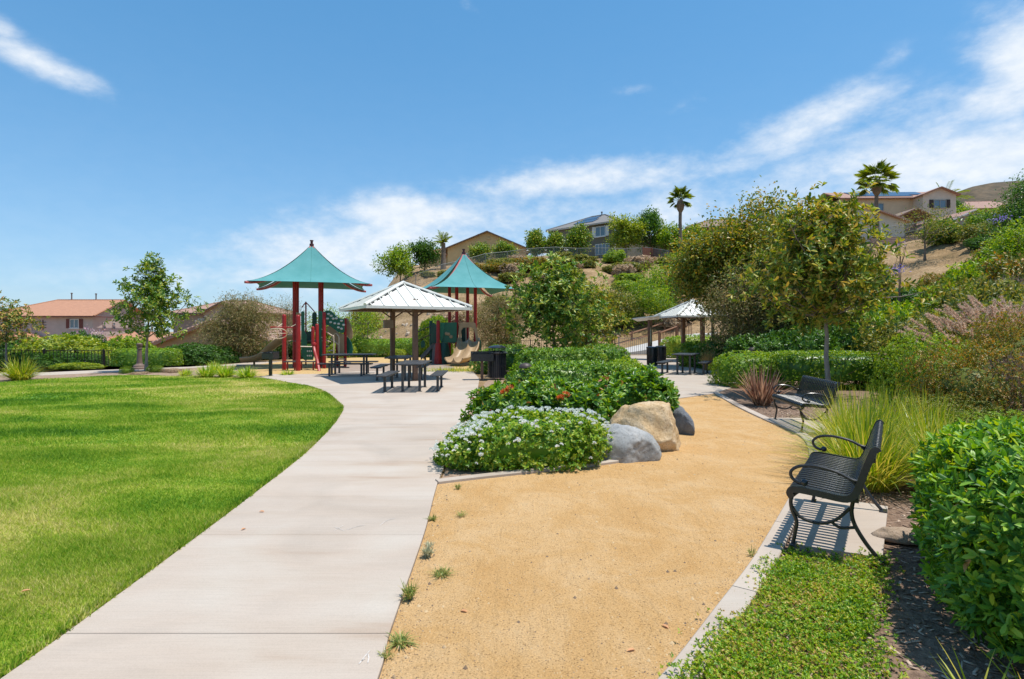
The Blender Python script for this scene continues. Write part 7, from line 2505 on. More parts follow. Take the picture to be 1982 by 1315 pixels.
# ---- clipped near hedge
def near_hedge():
    rng = R(200)
    r = (1.15, 1.55, 1.0)
    base_e = 4.2
    rz_ = math.radians(-31)
    root = empty('hedge', (3.68, 2.90, 0.006), rz_, 'clipped glossy green hedge filling the lower right corner', 'hedge')
    hx, hy, h = 1.30, 1.15, 1.05
    P, N_ = super_surface(rng, 5200, (hx, hy, h / 2), base_e)
    P = P * (1 + 0.035 * lump(P, 201, 2.4))[:, None]
    P = P - N_ * (rng.random((len(P), 1)) ** 1.5) * 0.16
    P[:, 2] += h / 2
    k = (P[:, 2] > 0.03)
    P, N_ = P[k], N_[k]
    up = np.where(N_[:, 2:3] > 0.6, 0.5, 0.55)
    V, I, fn = whorl(rng, P, N_ + np.array([0, 0, 1.0]) * up + rng.normal(0, 0.32, P.shape), 8, 0.068, 0.024, (0.45, 1.4), True, fold=0.16, curl=0.08)
    # the leaves that show largest are parts of their own
    V6 = V.reshape(-1, 6, 3)
    c = V6.mean(1)
    M_ = np.array(Matrix.Rotation(rz_, 3, 'Z'))
    cw = c @ M_.T + np.array([3.68, 2.90, 0.006])
    d = np.linalg.norm(cw - np.array([0, 0, H]), axis=1)
    vis = (cw[:, 0] / cw[:, 1] < 0.88) & (cw[:, 1] > 1.6)
    nl = c @ np.array([0, 0, 1.0])
    # prefer the outer shell
    q = np.abs(c / np.array([hx, hy, h / 2]) - np.array([0, 0, 1.0]))
    shell = (q ** base_e).sum(1) ** (1 / base_e)
    score = np.where(vis & (shell > 0.99), d, 99)
    pick = np.argsort(score)[:300]
    mask = np.ones(len(c), bool); mask[pick] = False
    Vm = V6[mask].reshape(-1, 3)
    nM = mask.sum()
    I6 = (np.arange(nM)[:, None] * 6 + np.array([0, 1, 2, 3, 0, 3, 4, 5])[None]).reshape(-1, 4)
    cv, ci = core_mesh('core', (hx, hy, h / 2), base_e, G_PITT, 0.72, 205, h / 2)
    Va, Ia, fn = join([(Vm, I6, 4), (cv, ci, 4)])
    f = obj('foliage', mesh_np('foliage', Va, 4, Ia, G_PITT), root)
    f['kind'] = 'stuff'
    # shared leaf shapes in a few tones
    tones = [leafmat('pittosporum_leaf_%s' % n, [tuple(v * 0.85 for v in c_), c_], trans=0.28, rough=0.42, spec=0.35) for n, c_ in (('dark', (0.032, 0.105, 0.014)), ('mid', (0.060, 0.165, 0.018)), ('pale', (0.12, 0.24, 0.024)))]
    protos = []
    for tn in tones:
        v, i_, f_ = leaves(np.zeros((1, 3)), np.array([[1.0, 0, 0]]), np.array([[0, 0, 1.0]]), 1.0, 0.34, True, fold=0.16, curl=0.08)
        protos.append(mesh_np('leaf', v, f_, i_, tn))
    for j in pick:
        v = V6[j]
        X = v[3] - v[0]; L_ = np.linalg.norm(X) or 1
        Y = v[1] - v[5]; Z = np.cross(X, Y)
        Mx = Matrix((unit(X), unit(Y), unit(Z))).transposed()
        o = obj('leaf', protos[int(rng.integers(3))], root, loc=tuple(v[0]))
        o.rotation_euler = Mx.to_euler()
        o.scale = (L_,) * 3
    obj('stem', stem_mesh(206, 0.9, 1.0, 26, 0.013, WST), root)
    # stray shoots above the clipped top and a few dead leaves on the face
    k = rng.integers(0, len(P), 60)
    top = P[k][N_[k][:, 2] > 0.7]
    B = top + np.stack([rng.normal(0, 0.03, len(top)), rng.normal(0, 0.03, len(top)), rng.uniform(0.05, 0.12, len(top))], 1)
    tv, ti, _ = twigs(top - np.array([0, 0, 0.1]), B, 0.003)
    obj('shoot_stem', mesh_np('shoot_stem', tv, 4, ti, WST), root)['kind'] = 'stuff'
    v, i_, f_ = whorl(rng, B, np.array([[0, 0, 1.0]]) + rng.normal(0, 0.2, B.shape), 8, 0.06, 0.02, (0.3, 1.2), True)
    obj('shoot', mesh_np('shoot', v, f_, i_, leafmat('young_pittosporum', [(0.12, 0.23, 0.02), (0.19, 0.28, 0.03)], trans=0.34)), root)['kind'] = 'stuff'
    q = P[rng.integers(0, len(P), 110)]
    v, i_, f_ = scatter_leaves(rng, q * np.array([1.02, 1.02, 1.0]), 0.07, 0.024, oval=True)
    obj('dead_leaf', mesh_np('dead_leaf', v, f_, i_, leafmat('dead_leaf', [(0.30, 0.17, 0.07), (0.22, 0.16, 0.05), (0.26, 0.24, 0.05)], trans=0.2)), root)['kind'] = 'stuff'


near_hedge()


# ---- ground cover bottom right
def ground_cover():
    rng = R(300)
    reg = [(p[0] + 0.14, p[1]) for p in CS if 1.6 < p[1] < 4.3] + [(2.30, 4.05), (2.65, 4.0), (2.25, 3.50), (2.02, 3.2), (1.80, 2.75), (1.7, 1.7), (0.4, 1.5)]
    n = 60000
    x = rng.uniform(0, 3.2, n); y = rng.uniform(1.6, 4.3, n)
    dens = 0.5 + 0.5 * np.sin(x * 4.1 + np.sin(y * 3)) * np.sin(y * 3.7 + x)
    jitter = rng.normal(0, 0.05, (2, n))
    k = inside(x + jitter[0], y + jitter[1], reg) & (rng.random(n) < 0.45 + 0.55 * dens)
    x, y, dens = x[k], y[k], dens[k]
    z = 0.01 + (0.02 + 0.07 * dens) * rng.random(len(x)) ** 0.6
    P = np.stack([x, y, z], 1)
    V, I, fn = whorl(rng, P, rng.normal(0, 0.45, P.shape) + np.array([0, 0, 1.0]), 5, 0.020, 0.011, (0.5, 1.35))
    o = obj('ground_cover', mesh_np('ground_cover', V, fn, I, G_COVER))
    tag(o, 'low bright green creeping ground cover beside the edging in front of the near bench', 'ground cover', kind='stuff')
    # a few bleached blades poking up in the corner
    for i, (px_, d, L) in enumerate(((1830, 2.62, 0.36), (1925, 2.7, 0.34))):
        clump('grass_tuft', ['pale spiky grass blades at the bottom edge left of the corner', 'pale spiky grass blades in the bottom right corner'][i], (ax(px_, d), d - 0.22, 0.01), 16, L, 0.010, G_LOM, 310 + i, 0.06, (0.2, 0.7), 0.25, 4)


ground_cover()

# ---- weeds at the path edge
for i, (px_, py_, L, n, mt_, lb) in enumerate([(886, 950, 0.12, 26, G_WEED, 'small upright weed at the corner by the edging'), (838, 1010, 0.10, 26, G_WEED, 'small weed against the walk edge below the shrub'),
                                               (893, 1002, 0.12, 22, G_WEED, 'flat little weed on the granite path near the shrub'), (828, 1082, 0.16, 70, G_GWEED, 'grey-green weed tuft overhanging the walk edge'),
                                               (832, 1060, 0.07, 20, G_GWEED, 'tiny grey weed just above the larger grey tuft'), (855, 1118, 0.13, 60, G_WEED, 'olive sprawling weed on the granite path'),
                                               (793, 1165, 0.20, 40, G_WEED, 'taller green weed at the edge of the walk'), (775, 1250, 0.12, 46, G_WEED, 'weed patch at the walk edge near the bottom joint'),
                                               (748, 1280, 0.11, 16, G_WEED, 'lowest weed against the walk edge'), (1455, 1080, 0.12, 14, G_WEED, 'lone weed against the right-hand edging'),
                                               (1307, 858, 0.16, 16, G_WEED, 'weed at the foot of the tan boulder'), (1348, 1314, 0.06, 12, G_WEED, 'tiny weed at the bottom of the right-hand edging')]):
    x, y = gp(px_, py_)
    L *= 0.78
    rng = R(400 + i)
    o = empty('weed', (x, y, 0.012), 0, lb, 'weed', 'weeds along the granite path')
    a = rng.uniform(0, 6.28, n)
    P = np.stack([np.cos(a) * 0.02, np.sin(a) * 0.02, np.zeros(n)], 1) * rng.random((n, 1))
    flat = i in (2, 5, 7)
    V, I, fn = blades(rng, P, a, L * rng.uniform(0.6, 1.1, n), rng.uniform(0.5, 1.1, n) if flat else rng.uniform(0.05, [0.5, 0.9, 0.7][i % 3], n), [0.005, 0.008, 0.004][i % 3], 3, 0.4)
    st = mesh_np('blade_tuft', V, fn, I, mt_)
    obj('blade_tuft', st, o)
    Vq = V.reshape(n, 8, 3)
    T = Vq[:, 2:7].mean(1)
    Pq = np.repeat((Vq[:, 2] + Vq[:, 3]) / 2, 4, 0) * rng.uniform(0.7, 1.5, (n * 4, 1))
    Pq[:, 2] = np.maximum(Pq[:, 2], 0.004)
    v, ii, f_ = scatter_leaves(rng, Pq, L * 0.20, L * 0.05, up=0.5)
    obj('leaf_spray', mesh_np('leaf_spray', v, f_, ii, mt_), o)

# litter on the lawn and walk: a few dry leaves
DRY = leafmat('dry_leaf', [(0.42, 0.30, 0.17), (0.34, 0.20, 0.10)], trans=0.2, rough=0.7)
for i, (px_, py_, z, lb) in enumerate(((60, 1143, 0.05, 'dry curled leaf on the lawn at the left'), (501, 991, 0.034, 'small reddish leaf on the walk'), (466, 1027, 0.034, 'tiny dry leaf on the walk left of the chalk cross'), (906, 1186, 0.014, 'dry leaf scrap on the granite path left of centre'), (1213, 1262, 0.014, 'dark leaf scrap low on the granite path'), (1280, 1210, 0.014, 'dry twig-like leaf scrap on the granite path right of centre'))):
    x, y = gp(px_, py_, z)
    rng = R(500 + i)
    v, ii, f_ = leaves(np.zeros((1, 3)), np.array([[1.0, 0.3, 0.05]]), np.array([[0, 0, 1.0]]), 0.05, 0.02, True, fold=0.3)
    o = obj('fallen_leaf', mesh_np('fallen_leaf', v, f_, ii, DRY), None, (x, y, z + 0.004), (0, 0, rng.uniform(0, 6)))
    tag(o, lb, 'leaf')

# ---- clipped hedge and shrubs on the right
shrub('hedge', 'clipped box-shaped hedge behind the tall grass, right-hand tree rising before it', 'hedge', (9.15, 16.4, 0.006), shrub_mesh('foliage', (1.72, 0.75, 1.05), G_CLIP, 3600, 0.055, 0.028, 501, e=6, k=6, lumpy=0.03, depth=0.14, tilt=(0.3, 1.2), core=0.86), stem_mesh(8, 0.8, 1.3, 14, 0.014, WST), rz=math.radians(-6))
shrub('leafy_shrub', 'bright green mounded shrub left of the clipped box hedge', 'shrub', (7.05, 17.0, 0.006), shrub_mesh('foliage', (1.05, 0.9, 1.05), G_BRIGHT, 1900, 0.065, 0.030, 502, e=2.6, k=7, lumpy=0.13, depth=0.22, core=0.8), stem_mesh(9, 0.7, 0.7, 10, 0.014, WST))
shrub('leafy_shrub', 'bright green shrub behind the right-hand picnic table', 'shrub', (9.2, 26.0, 0.006), shrub_mesh('foliage', (1.8, 0.9, 1.15), G_BRIGHT, 1900, 0.09, 0.04, 503, e=2.8, k=7, lumpy=0.14, depth=0.22, core=0.8), stem_mesh(10, 0.7, 1.2, 10, 0.014, WST))
shrub('leafy_shrub', 'bright green hedge between the kiosk and the right-hand shelter', 'shrub', (ax(1345, 34.5), 34.5, 0.006), shrub_mesh('foliage', (2.2, 0.9, 1.4), G_BRIGHT, 1700, 0.10, 0.045, 504, e=3.2, k=7, lumpy=0.1, depth=0.2, core=0.82), stem_mesh(11, 0.7, 1.2, 10, 0.014, WST))

# ---- trees
make_tree('magnolia_tree', 'young magnolia with bronze and yellow-green leaves beside the clipped box hedge', (7.85, 14.1, 0.01), 4.95, 1.65, (1.85, 1.6), G_MAGO, BARKP, 601, clumps=560, per=21, L=0.165, W=0.060, trunk_r=0.068, sigma=0.14, gaps=0.15, oval=True, taper=0.42, limbs=20, power=0.5, lean=(-0.22, 0))
make_tree('magnolia_tree', 'dense dark magnolia standing in the island bed', (ax(1072, 20.5), 20.5, 0.01), 4.3, 1.15, (1.65, 1.45), G_MAGG, BARK, 603, clumps=430, per=21, L=0.18, W=0.068, trunk_r=0.07, sigma=0.17, gaps=0.05, oval=True, taper=0.42, limbs=12, power=0.5)
make_tree('broadleaf_tree', 'yellowish broadleaf tree behind and right of the island magnolia', (ax(1135, 25), 25, 0.01), 3.6, 0.9, (1.45, 1.3), G_MAGO, BARK, 605, clumps=330, per=28, L=0.15, W=0.065, trunk_r=0.07, sigma=0.2, gaps=0.05, taper=0.2, limbs=9)
make_tree('magnolia_tree', 'young magnolia with an airy pointed crown at the far edge of the lawn', (*gp(283, 720.5), 0.01), 4.55, 1.30, (1.30, 1.05), G_MAGG, BARKP, 607, clumps=260, per=21, L=0.165, W=0.062, trunk_r=0.06, sigma=0.13, gaps=0.3, oval=True, taper=0.66, limbs=13, power=0.55, lean=(0.25, 0))
x, y = ax(12, 25.5), 25.5
make_tree('magnolia_tree', 'sparse young tree with yellowing leaves at the far left edge', (x, y, 0.0), 3.1, 1.1, (1.25, 1.1), G_MAG, BARKP, 609, clumps=150, per=21, L=0.15, W=0.058, trunk_r=0.05, sigma=0.15, gaps=0.35, taper=0.3, limbs=9)
# olive-rust trees massed on the right
make_tree('broadleaf_tree', 'tallest rust-tinged broadleaf tree behind the right-hand shelter', (ax(1465, 24.3), 24.3, 0.0), 7.6, 1.4, (2.5, 2.0), G_RUST, BARK, 611, clumps=640, per=34, L=0.16, W=0.09, trunk_r=0.13, sigma=0.26, gaps=0.32, taper=0.1, limbs=20, power=0.5, style='scatter')
make_tree('broadleaf_tree', 'olive and orange broadleaf tree leaning over the right-hand shelter roof', (ax(1380, 25.4), 25.4, 0.0), 6.3, 2.55, (1.9, 1.5), G_RUST, BARK, 613, clumps=480, per=34, L=0.145, W=0.085, trunk_r=0.10, sigma=0.25, gaps=0.25, taper=0.1, limbs=12, style='scatter')
make_tree('broadleaf_tree', 'olive broadleaf tree between the tall rusty tree and the bronze magnolia', (ax(1525, 22), 22, hz(ax(1525, 22), 22)), 6.2, 0.7, (2.0, 1.7), G_OLIVE, BARK, 615, clumps=640, per=34, L=0.14, W=0.07, trunk_r=0.10, sigma=0.24, gaps=0.06, taper=0.3, limbs=12, style='scatter')
make_tree('wispy_tree', 'dull grey-brown willowy tree mass low behind the right-hand shrubs', (ax(1455, 21.8), 21.8, 0.0), 4.2, 0.4, (1.75, 1.3), G_WISP, BARK, 617, clumps=480, per=34, L=0.12, W=0.03, trunk_r=0.07, sigma=0.24, gaps=0.02, limbs=12, style='scatter', droop=0.4)
make_tree('broadleaf_tree', 'dark green tree at the right edge of the photo against the sky', (ax(1995, 34), 34, hz(ax(1995, 34), 34)), 5.9, 0.5, (2.1, 2.0), G_DARK, BARK, 619, clumps=420, per=34, L=0.15, W=0.07, trunk_r=0.12, sigma=0.28, gaps=0.15, taper=0.3, limbs=12, style='scatter')
make_tree('broadleaf_tree', 'lighter green tree just left of the one at the right photo edge', (ax(1965, 30), 30, hz(ax(1965, 30), 30)), 3.9, 0.3, (1.7, 1.6), G_BRIGHT, BARK, 620, clumps=330, per=34, L=0.13, W=0.06, trunk_r=0.10, sigma=0.26, gaps=0.10, limbs=10, style='scatter')
# wispy bush by the left fence
make_tree('wispy_tree', 'wispy olive-brown bush beside the slide end', (ax(462, 30.3), 30.3, hz(ax(462, 30.3), 30.3)), 3.75, 0.15, (1.75, 1.6), G_WISP, BARK, 621, clumps=700, per=36, L=0.15, W=0.03, trunk_r=0.06, sigma=0.22, gaps=-0.05, limbs=14, style='scatter', droop=0.25, cat='bush')
make_tree('wispy_tree', 'thin grey-green wispy tree behind the red play posts', (ax(556, 33), 33, 0.0), 3.7, 0.6, (1.15, 1.1), G_WISP, BARK, 623, clumps=170, per=24, L=0.12, W=0.018, trunk_r=0.05, sigma=0.22, gaps=0.25, limbs=12, style='scatter')
make_tree('broadleaf_tree', 'light green small tree behind the cream roofed shelter', (ax(712, 36.5), 36.5, 0.0), 3.5, 0.9, (1.5, 1.3), G_BRIGHT, BARK, 625, clumps=120, per=18, L=0.12, W=0.055, trunk_r=0.05, sigma=0.25, gaps=0.4, limbs=10, style='scatter')
make_tree('wispy_tree', 'dry olive willowy tree behind the double slide', (ax(965, 34), 34, 0.0), 4.3, 0.3, (1.9, 1.5), G_WISP, BARK, 627, clumps=480, per=36, L=0.14, W=0.032, trunk_r=0.07, sigma=0.25, gaps=0.0, limbs=12, style='scatter', droop=0.3)

# hilltop garden trees
for i, (px_, d, hh, w_, mt_, lb) in enumerate([(775, 76, 5.2, 3.0, G_BRIGHT, 'rounded green tree at the left end of the hilltop'), (822, 79, 4.6, 2.4, G_DARK, 'dark green tree between the round one and the small palm'),
                                               (930, 88, 2.8, 1.5, G_MAGG, 'small dark tree before the tan gable, left of two'), (975, 88, 2.9, 1.5, G_MAGG, 'small dark tree before the tan gable, right of two'),
                                               (1036, 76, 3.9, 1.25, G_MAGG, 'dark magnolia by the hilltop fence, leftmost of three'), (1076, 76, 3.5, 1.2, G_MAGG, 'dark magnolia by the hilltop fence, middle of three'),
                                               (1118, 76, 4.4, 1.4, G_MAGG, 'dark magnolia by the hilltop fence in front of the grey house'), (1212, 74, 6.4, 2.3, G_LIME, 'yellow-green tree at the right corner of the grey house'),
                                               (1258, 76, 6.6, 2.3, G_DARK, 'dark tree right of the yellow-green one on the hilltop'), (1300, 75, 4.6, 2.0, G_BRIGHT, 'bright green tree at the foot of the left tall palm'),
                                               (1345, 72, 4.2, 1.8, G_BRIGHT, 'bright green tree right of the left tall palm'), (1822, 50, 1.7, 1.4, G_MAGG, 'small tree on the slope below the cream house wing'),
                                               (1862, 96, 5.0, 2.4, G_BRIGHT, 'leafy tree between the cream house and the taupe gable'), (1848, 99, 7.0, 2.6, G_DARK, 'dark tree beside the cream house gable')]):
    x = ax(px_, d)
    make_tree('garden_tree', lb, (x, d, hz(x, d) - 0.1), hh, hh * 0.22, (w_, w_ * 0.9), mt_, BARK, 700 + i, clumps=170, per=34, L=0.30, W=0.16, trunk_r=0.10, sigma=0.30, gaps=0.22, taper=0.25, limbs=8, style='scatter', group='garden trees on the hilltop', stalk=0.02)
x = ax(1745, 56); 
make_tree('bare_tree', 'thin branching tree with few leaves on the slope below the cream house', (ax(1790, 46), 46, hz(ax(1790, 46), 46)), 4.3, 1.3, (2.0, 1.8), G_OLIVE, BARK, 730, clumps=90, per=18, L=0.16, W=0.07, trunk_r=0.09, sigma=0.28, gaps=0.3, limbs=12, style='scatter')


# palms
def fan_palm(loc, h, label, seed, crown=1.7, n=60):
    rng = R(seed)
    root = empty('fan_palm', loc, 0, label, 'palm', 'tall fan palms on the hill')
    mb = MB()
    mb.tube([(0, 0, 0), (0.03, 0, h * 0.3), (-0.03, 0.02, h * 0.65), (0, 0, h)], [0.30, 0.24, 0.20, 0.20], 10)
    mb.build('trunk', BARK, root, smooth=True)
    MB().lathe([(0.20, h - 1.5), (0.42, h - 1.1), (0.50, h - 0.6), (0.36, h - 0.1), (0.15, h + 0.1)], 10).build('leaf_base_skirt', pmat('palm_boot', (0.27, 0.19, 0.13), (0.15, 0.10, 0.07), scale=9, rough=0.95, bump=1, bscale=20), root)
    Vs, Is, b = [], [], 0
    st = MB()
    for i in range(n):
        a = rng.uniform(0, 6.28); el = rng.uniform(-0.45, 1.35)
        d = np.array((math.cos(a) * math.cos(el), math.sin(a) * math.cos(el), math.sin(el)))
        l = crown * rng.uniform(0.45, 0.7)
        p1 = np.array((0, 0, h)) + d * l
        st.tube([(0, 0, h), tuple(p1)], [0.03, 0.015], 3)
        side = unit(np.cross(d, np.array((0, 0, 1.0)))); up = np.cross(side, d)
        k = 19
        th = np.linspace(-1.2, 1.2, k)
        D = d[None] * np.cos(th)[:, None] + side[None] * np.sin(th)[:, None] + up * 0.1 - np.array((0, 0, 0.25))
        L_ = crown * 0.55 * (1 - 0.15 * np.abs(th))
        P = np.repeat(p1[None], k, 0)
        v, ii, fn = leaves(P, D, np.repeat(up[None], k, 0), L_ * rng.uniform(0.8, 1.1, k), 0.07, fold=0.15, curl=0.30)
        Vs.append(v); Is.append(ii + b); b += len(v)
    st.build('leaf_stalk', G_PALM, root)
    obj('crown', mesh_np('crown', np.concatenate(Vs), 3, np.concatenate(Is), G_PALM), root)


x = ax(1317, 70); z = hz(x, 70) - 0.2
fan_palm((x, 70, z), az(388, 70) - z, 'tall fan palm on the hilltop left of the rusty trees', 1, 1.6, 36)
x = ax(1697, 64); z = hz(x, 64) - 0.2
fan_palm((x, 64, z), az(353, 64) - z, 'tallest fan palm beside the cream house', 2, 2.2, 44)


def feather_palm(loc, h, label, seed, crown=2.0, n=16, lo=0.1, tr=0.22):
    rng = R(seed)
    root = empty('feather_palm', loc, 0, label, 'palm')
    MB().tube([(0, 0, 0), (0.04, 0, h * 0.5), (0, 0, h)], [tr * 1.3, tr, tr * 0.9], 9).build('trunk', BARK, root, smooth=True)
    Vs, Is, b = [], [], 0
    st = MB()
    for i in range(n):
        a = rng.uniform(0, 6.28); el = rng.uniform(lo, 1.35)
        o = np.array((math.cos(a), math.sin(a), 0)); 
        pts = []
        l = crown * rng.uniform(0.8, 1.1)
        for t in np.linspace(0, 1, 7):
            pts.append(np.array((0, 0, h)) + o * l * math.cos(el) * (t + 0.25 * t * t) + np.array((0, 0, l * (math.sin(el) * t - 0.45 * math.cos(el) * t ** 2.2))))
        st.tube([tuple(p) for p in pts], [0.03 - 0.004 * k for k in range(7)], 3)
        for t in np.linspace(0.12, 1, 22):
            k = min(5, int(t * 6)); f = t * 6 - k
            p = pts[k] * (1 - f) + pts[min(6, k + 1)] * f
            tg = unit(pts[min(6, k + 1)] - pts[k])
            sd = unit(np.cross(tg, np.array((0, 0, 1.0))))
            P = np.array([p, p]); D = np.array([sd + tg * 0.6 - np.array((0, 0, 0.25)), -sd + tg * 0.6 - np.array((0, 0, 0.25))])
            v, ii, fn = leaves(P, D, np.array([[0, 0, 1.0]] * 2), crown * 0.24, 0.05)
            Vs.append(v); Is.append(ii + b); b += len(v)
    st.build('leaf_stalk', G_PALM, root)
    obj('crown', mesh_np('crown', np.concatenate(Vs), 3, np.concatenate(Is), G_PALM), root)


x = ax(858, 78); z = hz(x, 78) - 0.2
feather_palm((x, 78, z), az(471, 78) - z, 'small spiky palm left of the tan gabled house', 5, 1.9, 18, 0.35, 0.32)
x = ax(1828, 92); z = hz(x, 92)
feather_palm((x, 92, z), az(386, 92) - z, 'feather palm behind the cream house', 6, 3.2, 14, 0.2)
x = ax(1285, 84); z = hz(x, 84)
feather_palm((x, 84, z), az(452, 84) - z, 'low feather palm behind the hilltop trees left of the tall palm', 7, 2.4, 14, 0.1)

# ---- shrubs sharing a few meshes: left edge, beyond the fence, hillside
PROTO = {}
def proto(key, mat, n, L, W, seed, **kw):
    PROTO[key] = shrub_mesh('foliage', (1, 1, 1), mat, n, L, W, seed, **kw)
proto('bright', G_BRIGHT, 2200, 0.10, 0.045, 801, e=2.2, lumpy=0.22, k=6, depth=0.5, core=0.5)
proto('lime', G_LIME, 2200, 0.10, 0.045, 802, e=2.2, lumpy=0.22, k=6, depth=0.5, core=0.5)
proto('dark', G_DARK, 2200, 0.10, 0.045, 803, e=2.2, lumpy=0.22, k=6, depth=0.5, core=0.5)
proto('olive', G_OLIVE, 2600, 0.085, 0.032, 804, e=2.2, lumpy=0.25, k=6, depth=0.55, core=0.5)
proto('rust', G_RUSTS, 4200, 0.045, 0.020, 805, e=2.2, lumpy=0.22, k=6, depth=0.6, core=0.45)
proto('sage', G_SAGE, 2600, 0.075, 0.020, 806, e=2.1, lumpy=0.25, k=7, depth=0.5, core=0.45)
proto('fine', G_OLIVE, 4600, 0.042, 0.015, 807, e=2.3, lumpy=0.2, k=7, depth=0.55, core=0.48)
proto('finegreen', G_BRIGHT, 4600, 0.042, 0.017, 808, e=2.3, lumpy=0.2, k=7, depth=0.55, core=0.48)
proto('grey', G_GREY, 1100, 0.13, 0.006, 809, e=2.2, lumpy=0.2, k=5, depth=0.35, core=0, tilt=(0.1, 0.7))
proto('clip', G_CLIP, 2600, 0.055, 0.028, 810, e=6, lumpy=0.03, k=6, depth=0.12, core=0.86)
for k_, m_ in (('olive', G_OLIVE), ('sage', G_SAGE), ('fine', G_OLIVE), ('rust', G_RUSTS), ('bright', G_BRIGHT)):
    proto('mid_' + k_, m_, 1700, 0.10, 0.042, 870 + len(k_), e=2.1, lumpy=0.34, lf=2.6, k=6, depth=0.6, core=0.4)
    proto('far_' + k_, m_, 900, 0.17, 0.07, 850 + len(k_), e=2.1, lumpy=0.34, lf=2.6, k=6, depth=0.6, core=0.4)
STEM1 = stem_mesh(20, 0.8, 0.6, 9, 0.02, WST)


def sh(key, label, px_, d, rx, h, ry=None, group=None, cat='shrub', z=None, rz=None, name='shrub'):
    x = ax(px_, d)
    if px_ > 1430 and d > 14 and 'mid_' + key in PROTO: key = 'mid_' + key
    zz = hz(x, d) - 0.03 if z is None else z
    rng = R(int(px_ * 7 + d * 13))
    return shrub(name, label, cat, (x, d, zz), PROTO[key], STEM1, group, rng.uniform(0, 6.28) if rz is None else rz, (rx, ry or rx * 0.9, h))


# left edge of the park
sh('clip', 'dark clipped hedge behind the cast pedestal light', 287, 26.8, 1.42, 1.02, 0.55, cat='hedge', rz=0.15, name='hedge')
sh('dark', 'looser green hedge right of the clipped hedge on the left', 385, 28.4, 1.35, 1.05, 0.7, cat='hedge', rz=0.25, name='hedge')
sh('dark', 'green hedge running left of the wispy bush', 430, 29.2, 0.85, 0.95, 0.7, cat='hedge', rz=0.2, name='hedge')
sh('dark', 'dark green shrub growing along the iron fence at the far left', 60, 26.6, 1.3, 0.88, 0.5, rz=0.1)
sh('dark', 'dark green shrub along the iron fence, right of the far left one', 125, 27.2, 1.3, 0.90, 0.5, rz=0.1)
sh('dark', 'green shrub along the iron fence under the flowering tree', 178, 27.6, 0.9, 0.85, 0.5, rz=0.1)
sh('lime', 'low pale green mound before the iron fence', 150, 24.6, 1.1, 0.36, 0.45, rz=0.15)
sh('finegreen', 'small round dark bush at the lawn edge left of the young magnolia', 246, 22.0, 0.30, 0.32)
sh('finegreen', 'small round bush right of the young magnolia trunk', 300, 22.6, 0.32, 0.34)
sh('sage', 'low dry reddish plant right of the young magnolia', 335, 22.6, 0.5, 0.22, 0.35)
sh('sage', 'pale low plant beside the young magnolia foot', 268, 21.6, 0.4, 0.14, 0.3)
# beyond the left fence
sh('lime', 'big pale green bush before the pink house', 125, 36, 2.6, 2.4, 1.6)
sh('lime', 'pale green bush right of the big one before the pink house', 195, 35, 1.3, 1.6, 1.1)
sh('bright', 'green bush behind the clipped hedge left of the garage', 250, 37, 1.9, 2.3, 1.5)
sh('bright', 'green bush in front of the low garage gable', 330, 40, 1.8, 1.6, 1.3)
sh('lime', 'yellow-green bush behind the looser hedge', 430, 36, 1.3, 1.35, 1.2)
sh('dark', 'dark bush behind the fence at the far left edge', 30, 40, 2.0, 2.6, 1.6)
o_ = sh('dark', 'round dark tree with pink blossom before the pink house', 175, 56, 2.1, 3.9, 2.0, cat='tree', name='flowering_tree')
rng = R(3)
fp = rdir(rng, 30); fp[:, 2] = np.abs(fp[:, 2]) * 0.5 + 0.62
fp[:, :2] *= 0.85
v_, i_, f_ = scatter_leaves(rng, np.repeat(fp, 8, 0) + rng.normal(0, 0.04, (240, 3)), 0.07, 0.05)
obj('blossom', mesh_np('blossom', v_, f_, i_, G_PINK), o_)
sh('sage', 'spiky blue-grey plant right of the blossom tree', 208, 55, 1.8, 2.0, 1.4)
# along the back fence
for i, (px_, d, k_, rx, h_, lb) in enumerate([(690, 37, 'bright', 1.2, 1.3, 'green shrub behind the climbing wall'), (742, 36.5, 'clip', 1.6, 1.15, 'bright clipped hedge behind the shelter left post'), (800, 36.8, 'clip', 1.6, 1.2, 'bright clipped hedge behind the shelter right post'),
                                              (770, 35.2, 'lime', 0.9, 0.6, 'low lime plant in front of the bright hedge'), (660, 35, 'lime', 1.0, 1.0, 'lime shrub below the climbing wall'), (845, 36, 'bright', 1.3, 2.6, 'bright green bush rising behind the stair of the second play structure'),
                                              (520, 33, 'dark', 1.3, 1.1, 'dark low shrub behind the curved slide'), (580, 34.5, 'dark', 1.3, 1.1, 'dark low shrub behind the red bench planks'), (975, 36, 'dark', 1.8, 1.3, 'dark shrub right of the double slide'),
                                              (1130, 33.5, 'dark', 1.5, 1.3, 'dark shrub before the fence left of the gate')]):
    sh(k_, lb, px_, d, rx, h_, rx * 0.6, rz=0.0 if k_ == 'clip' else None)

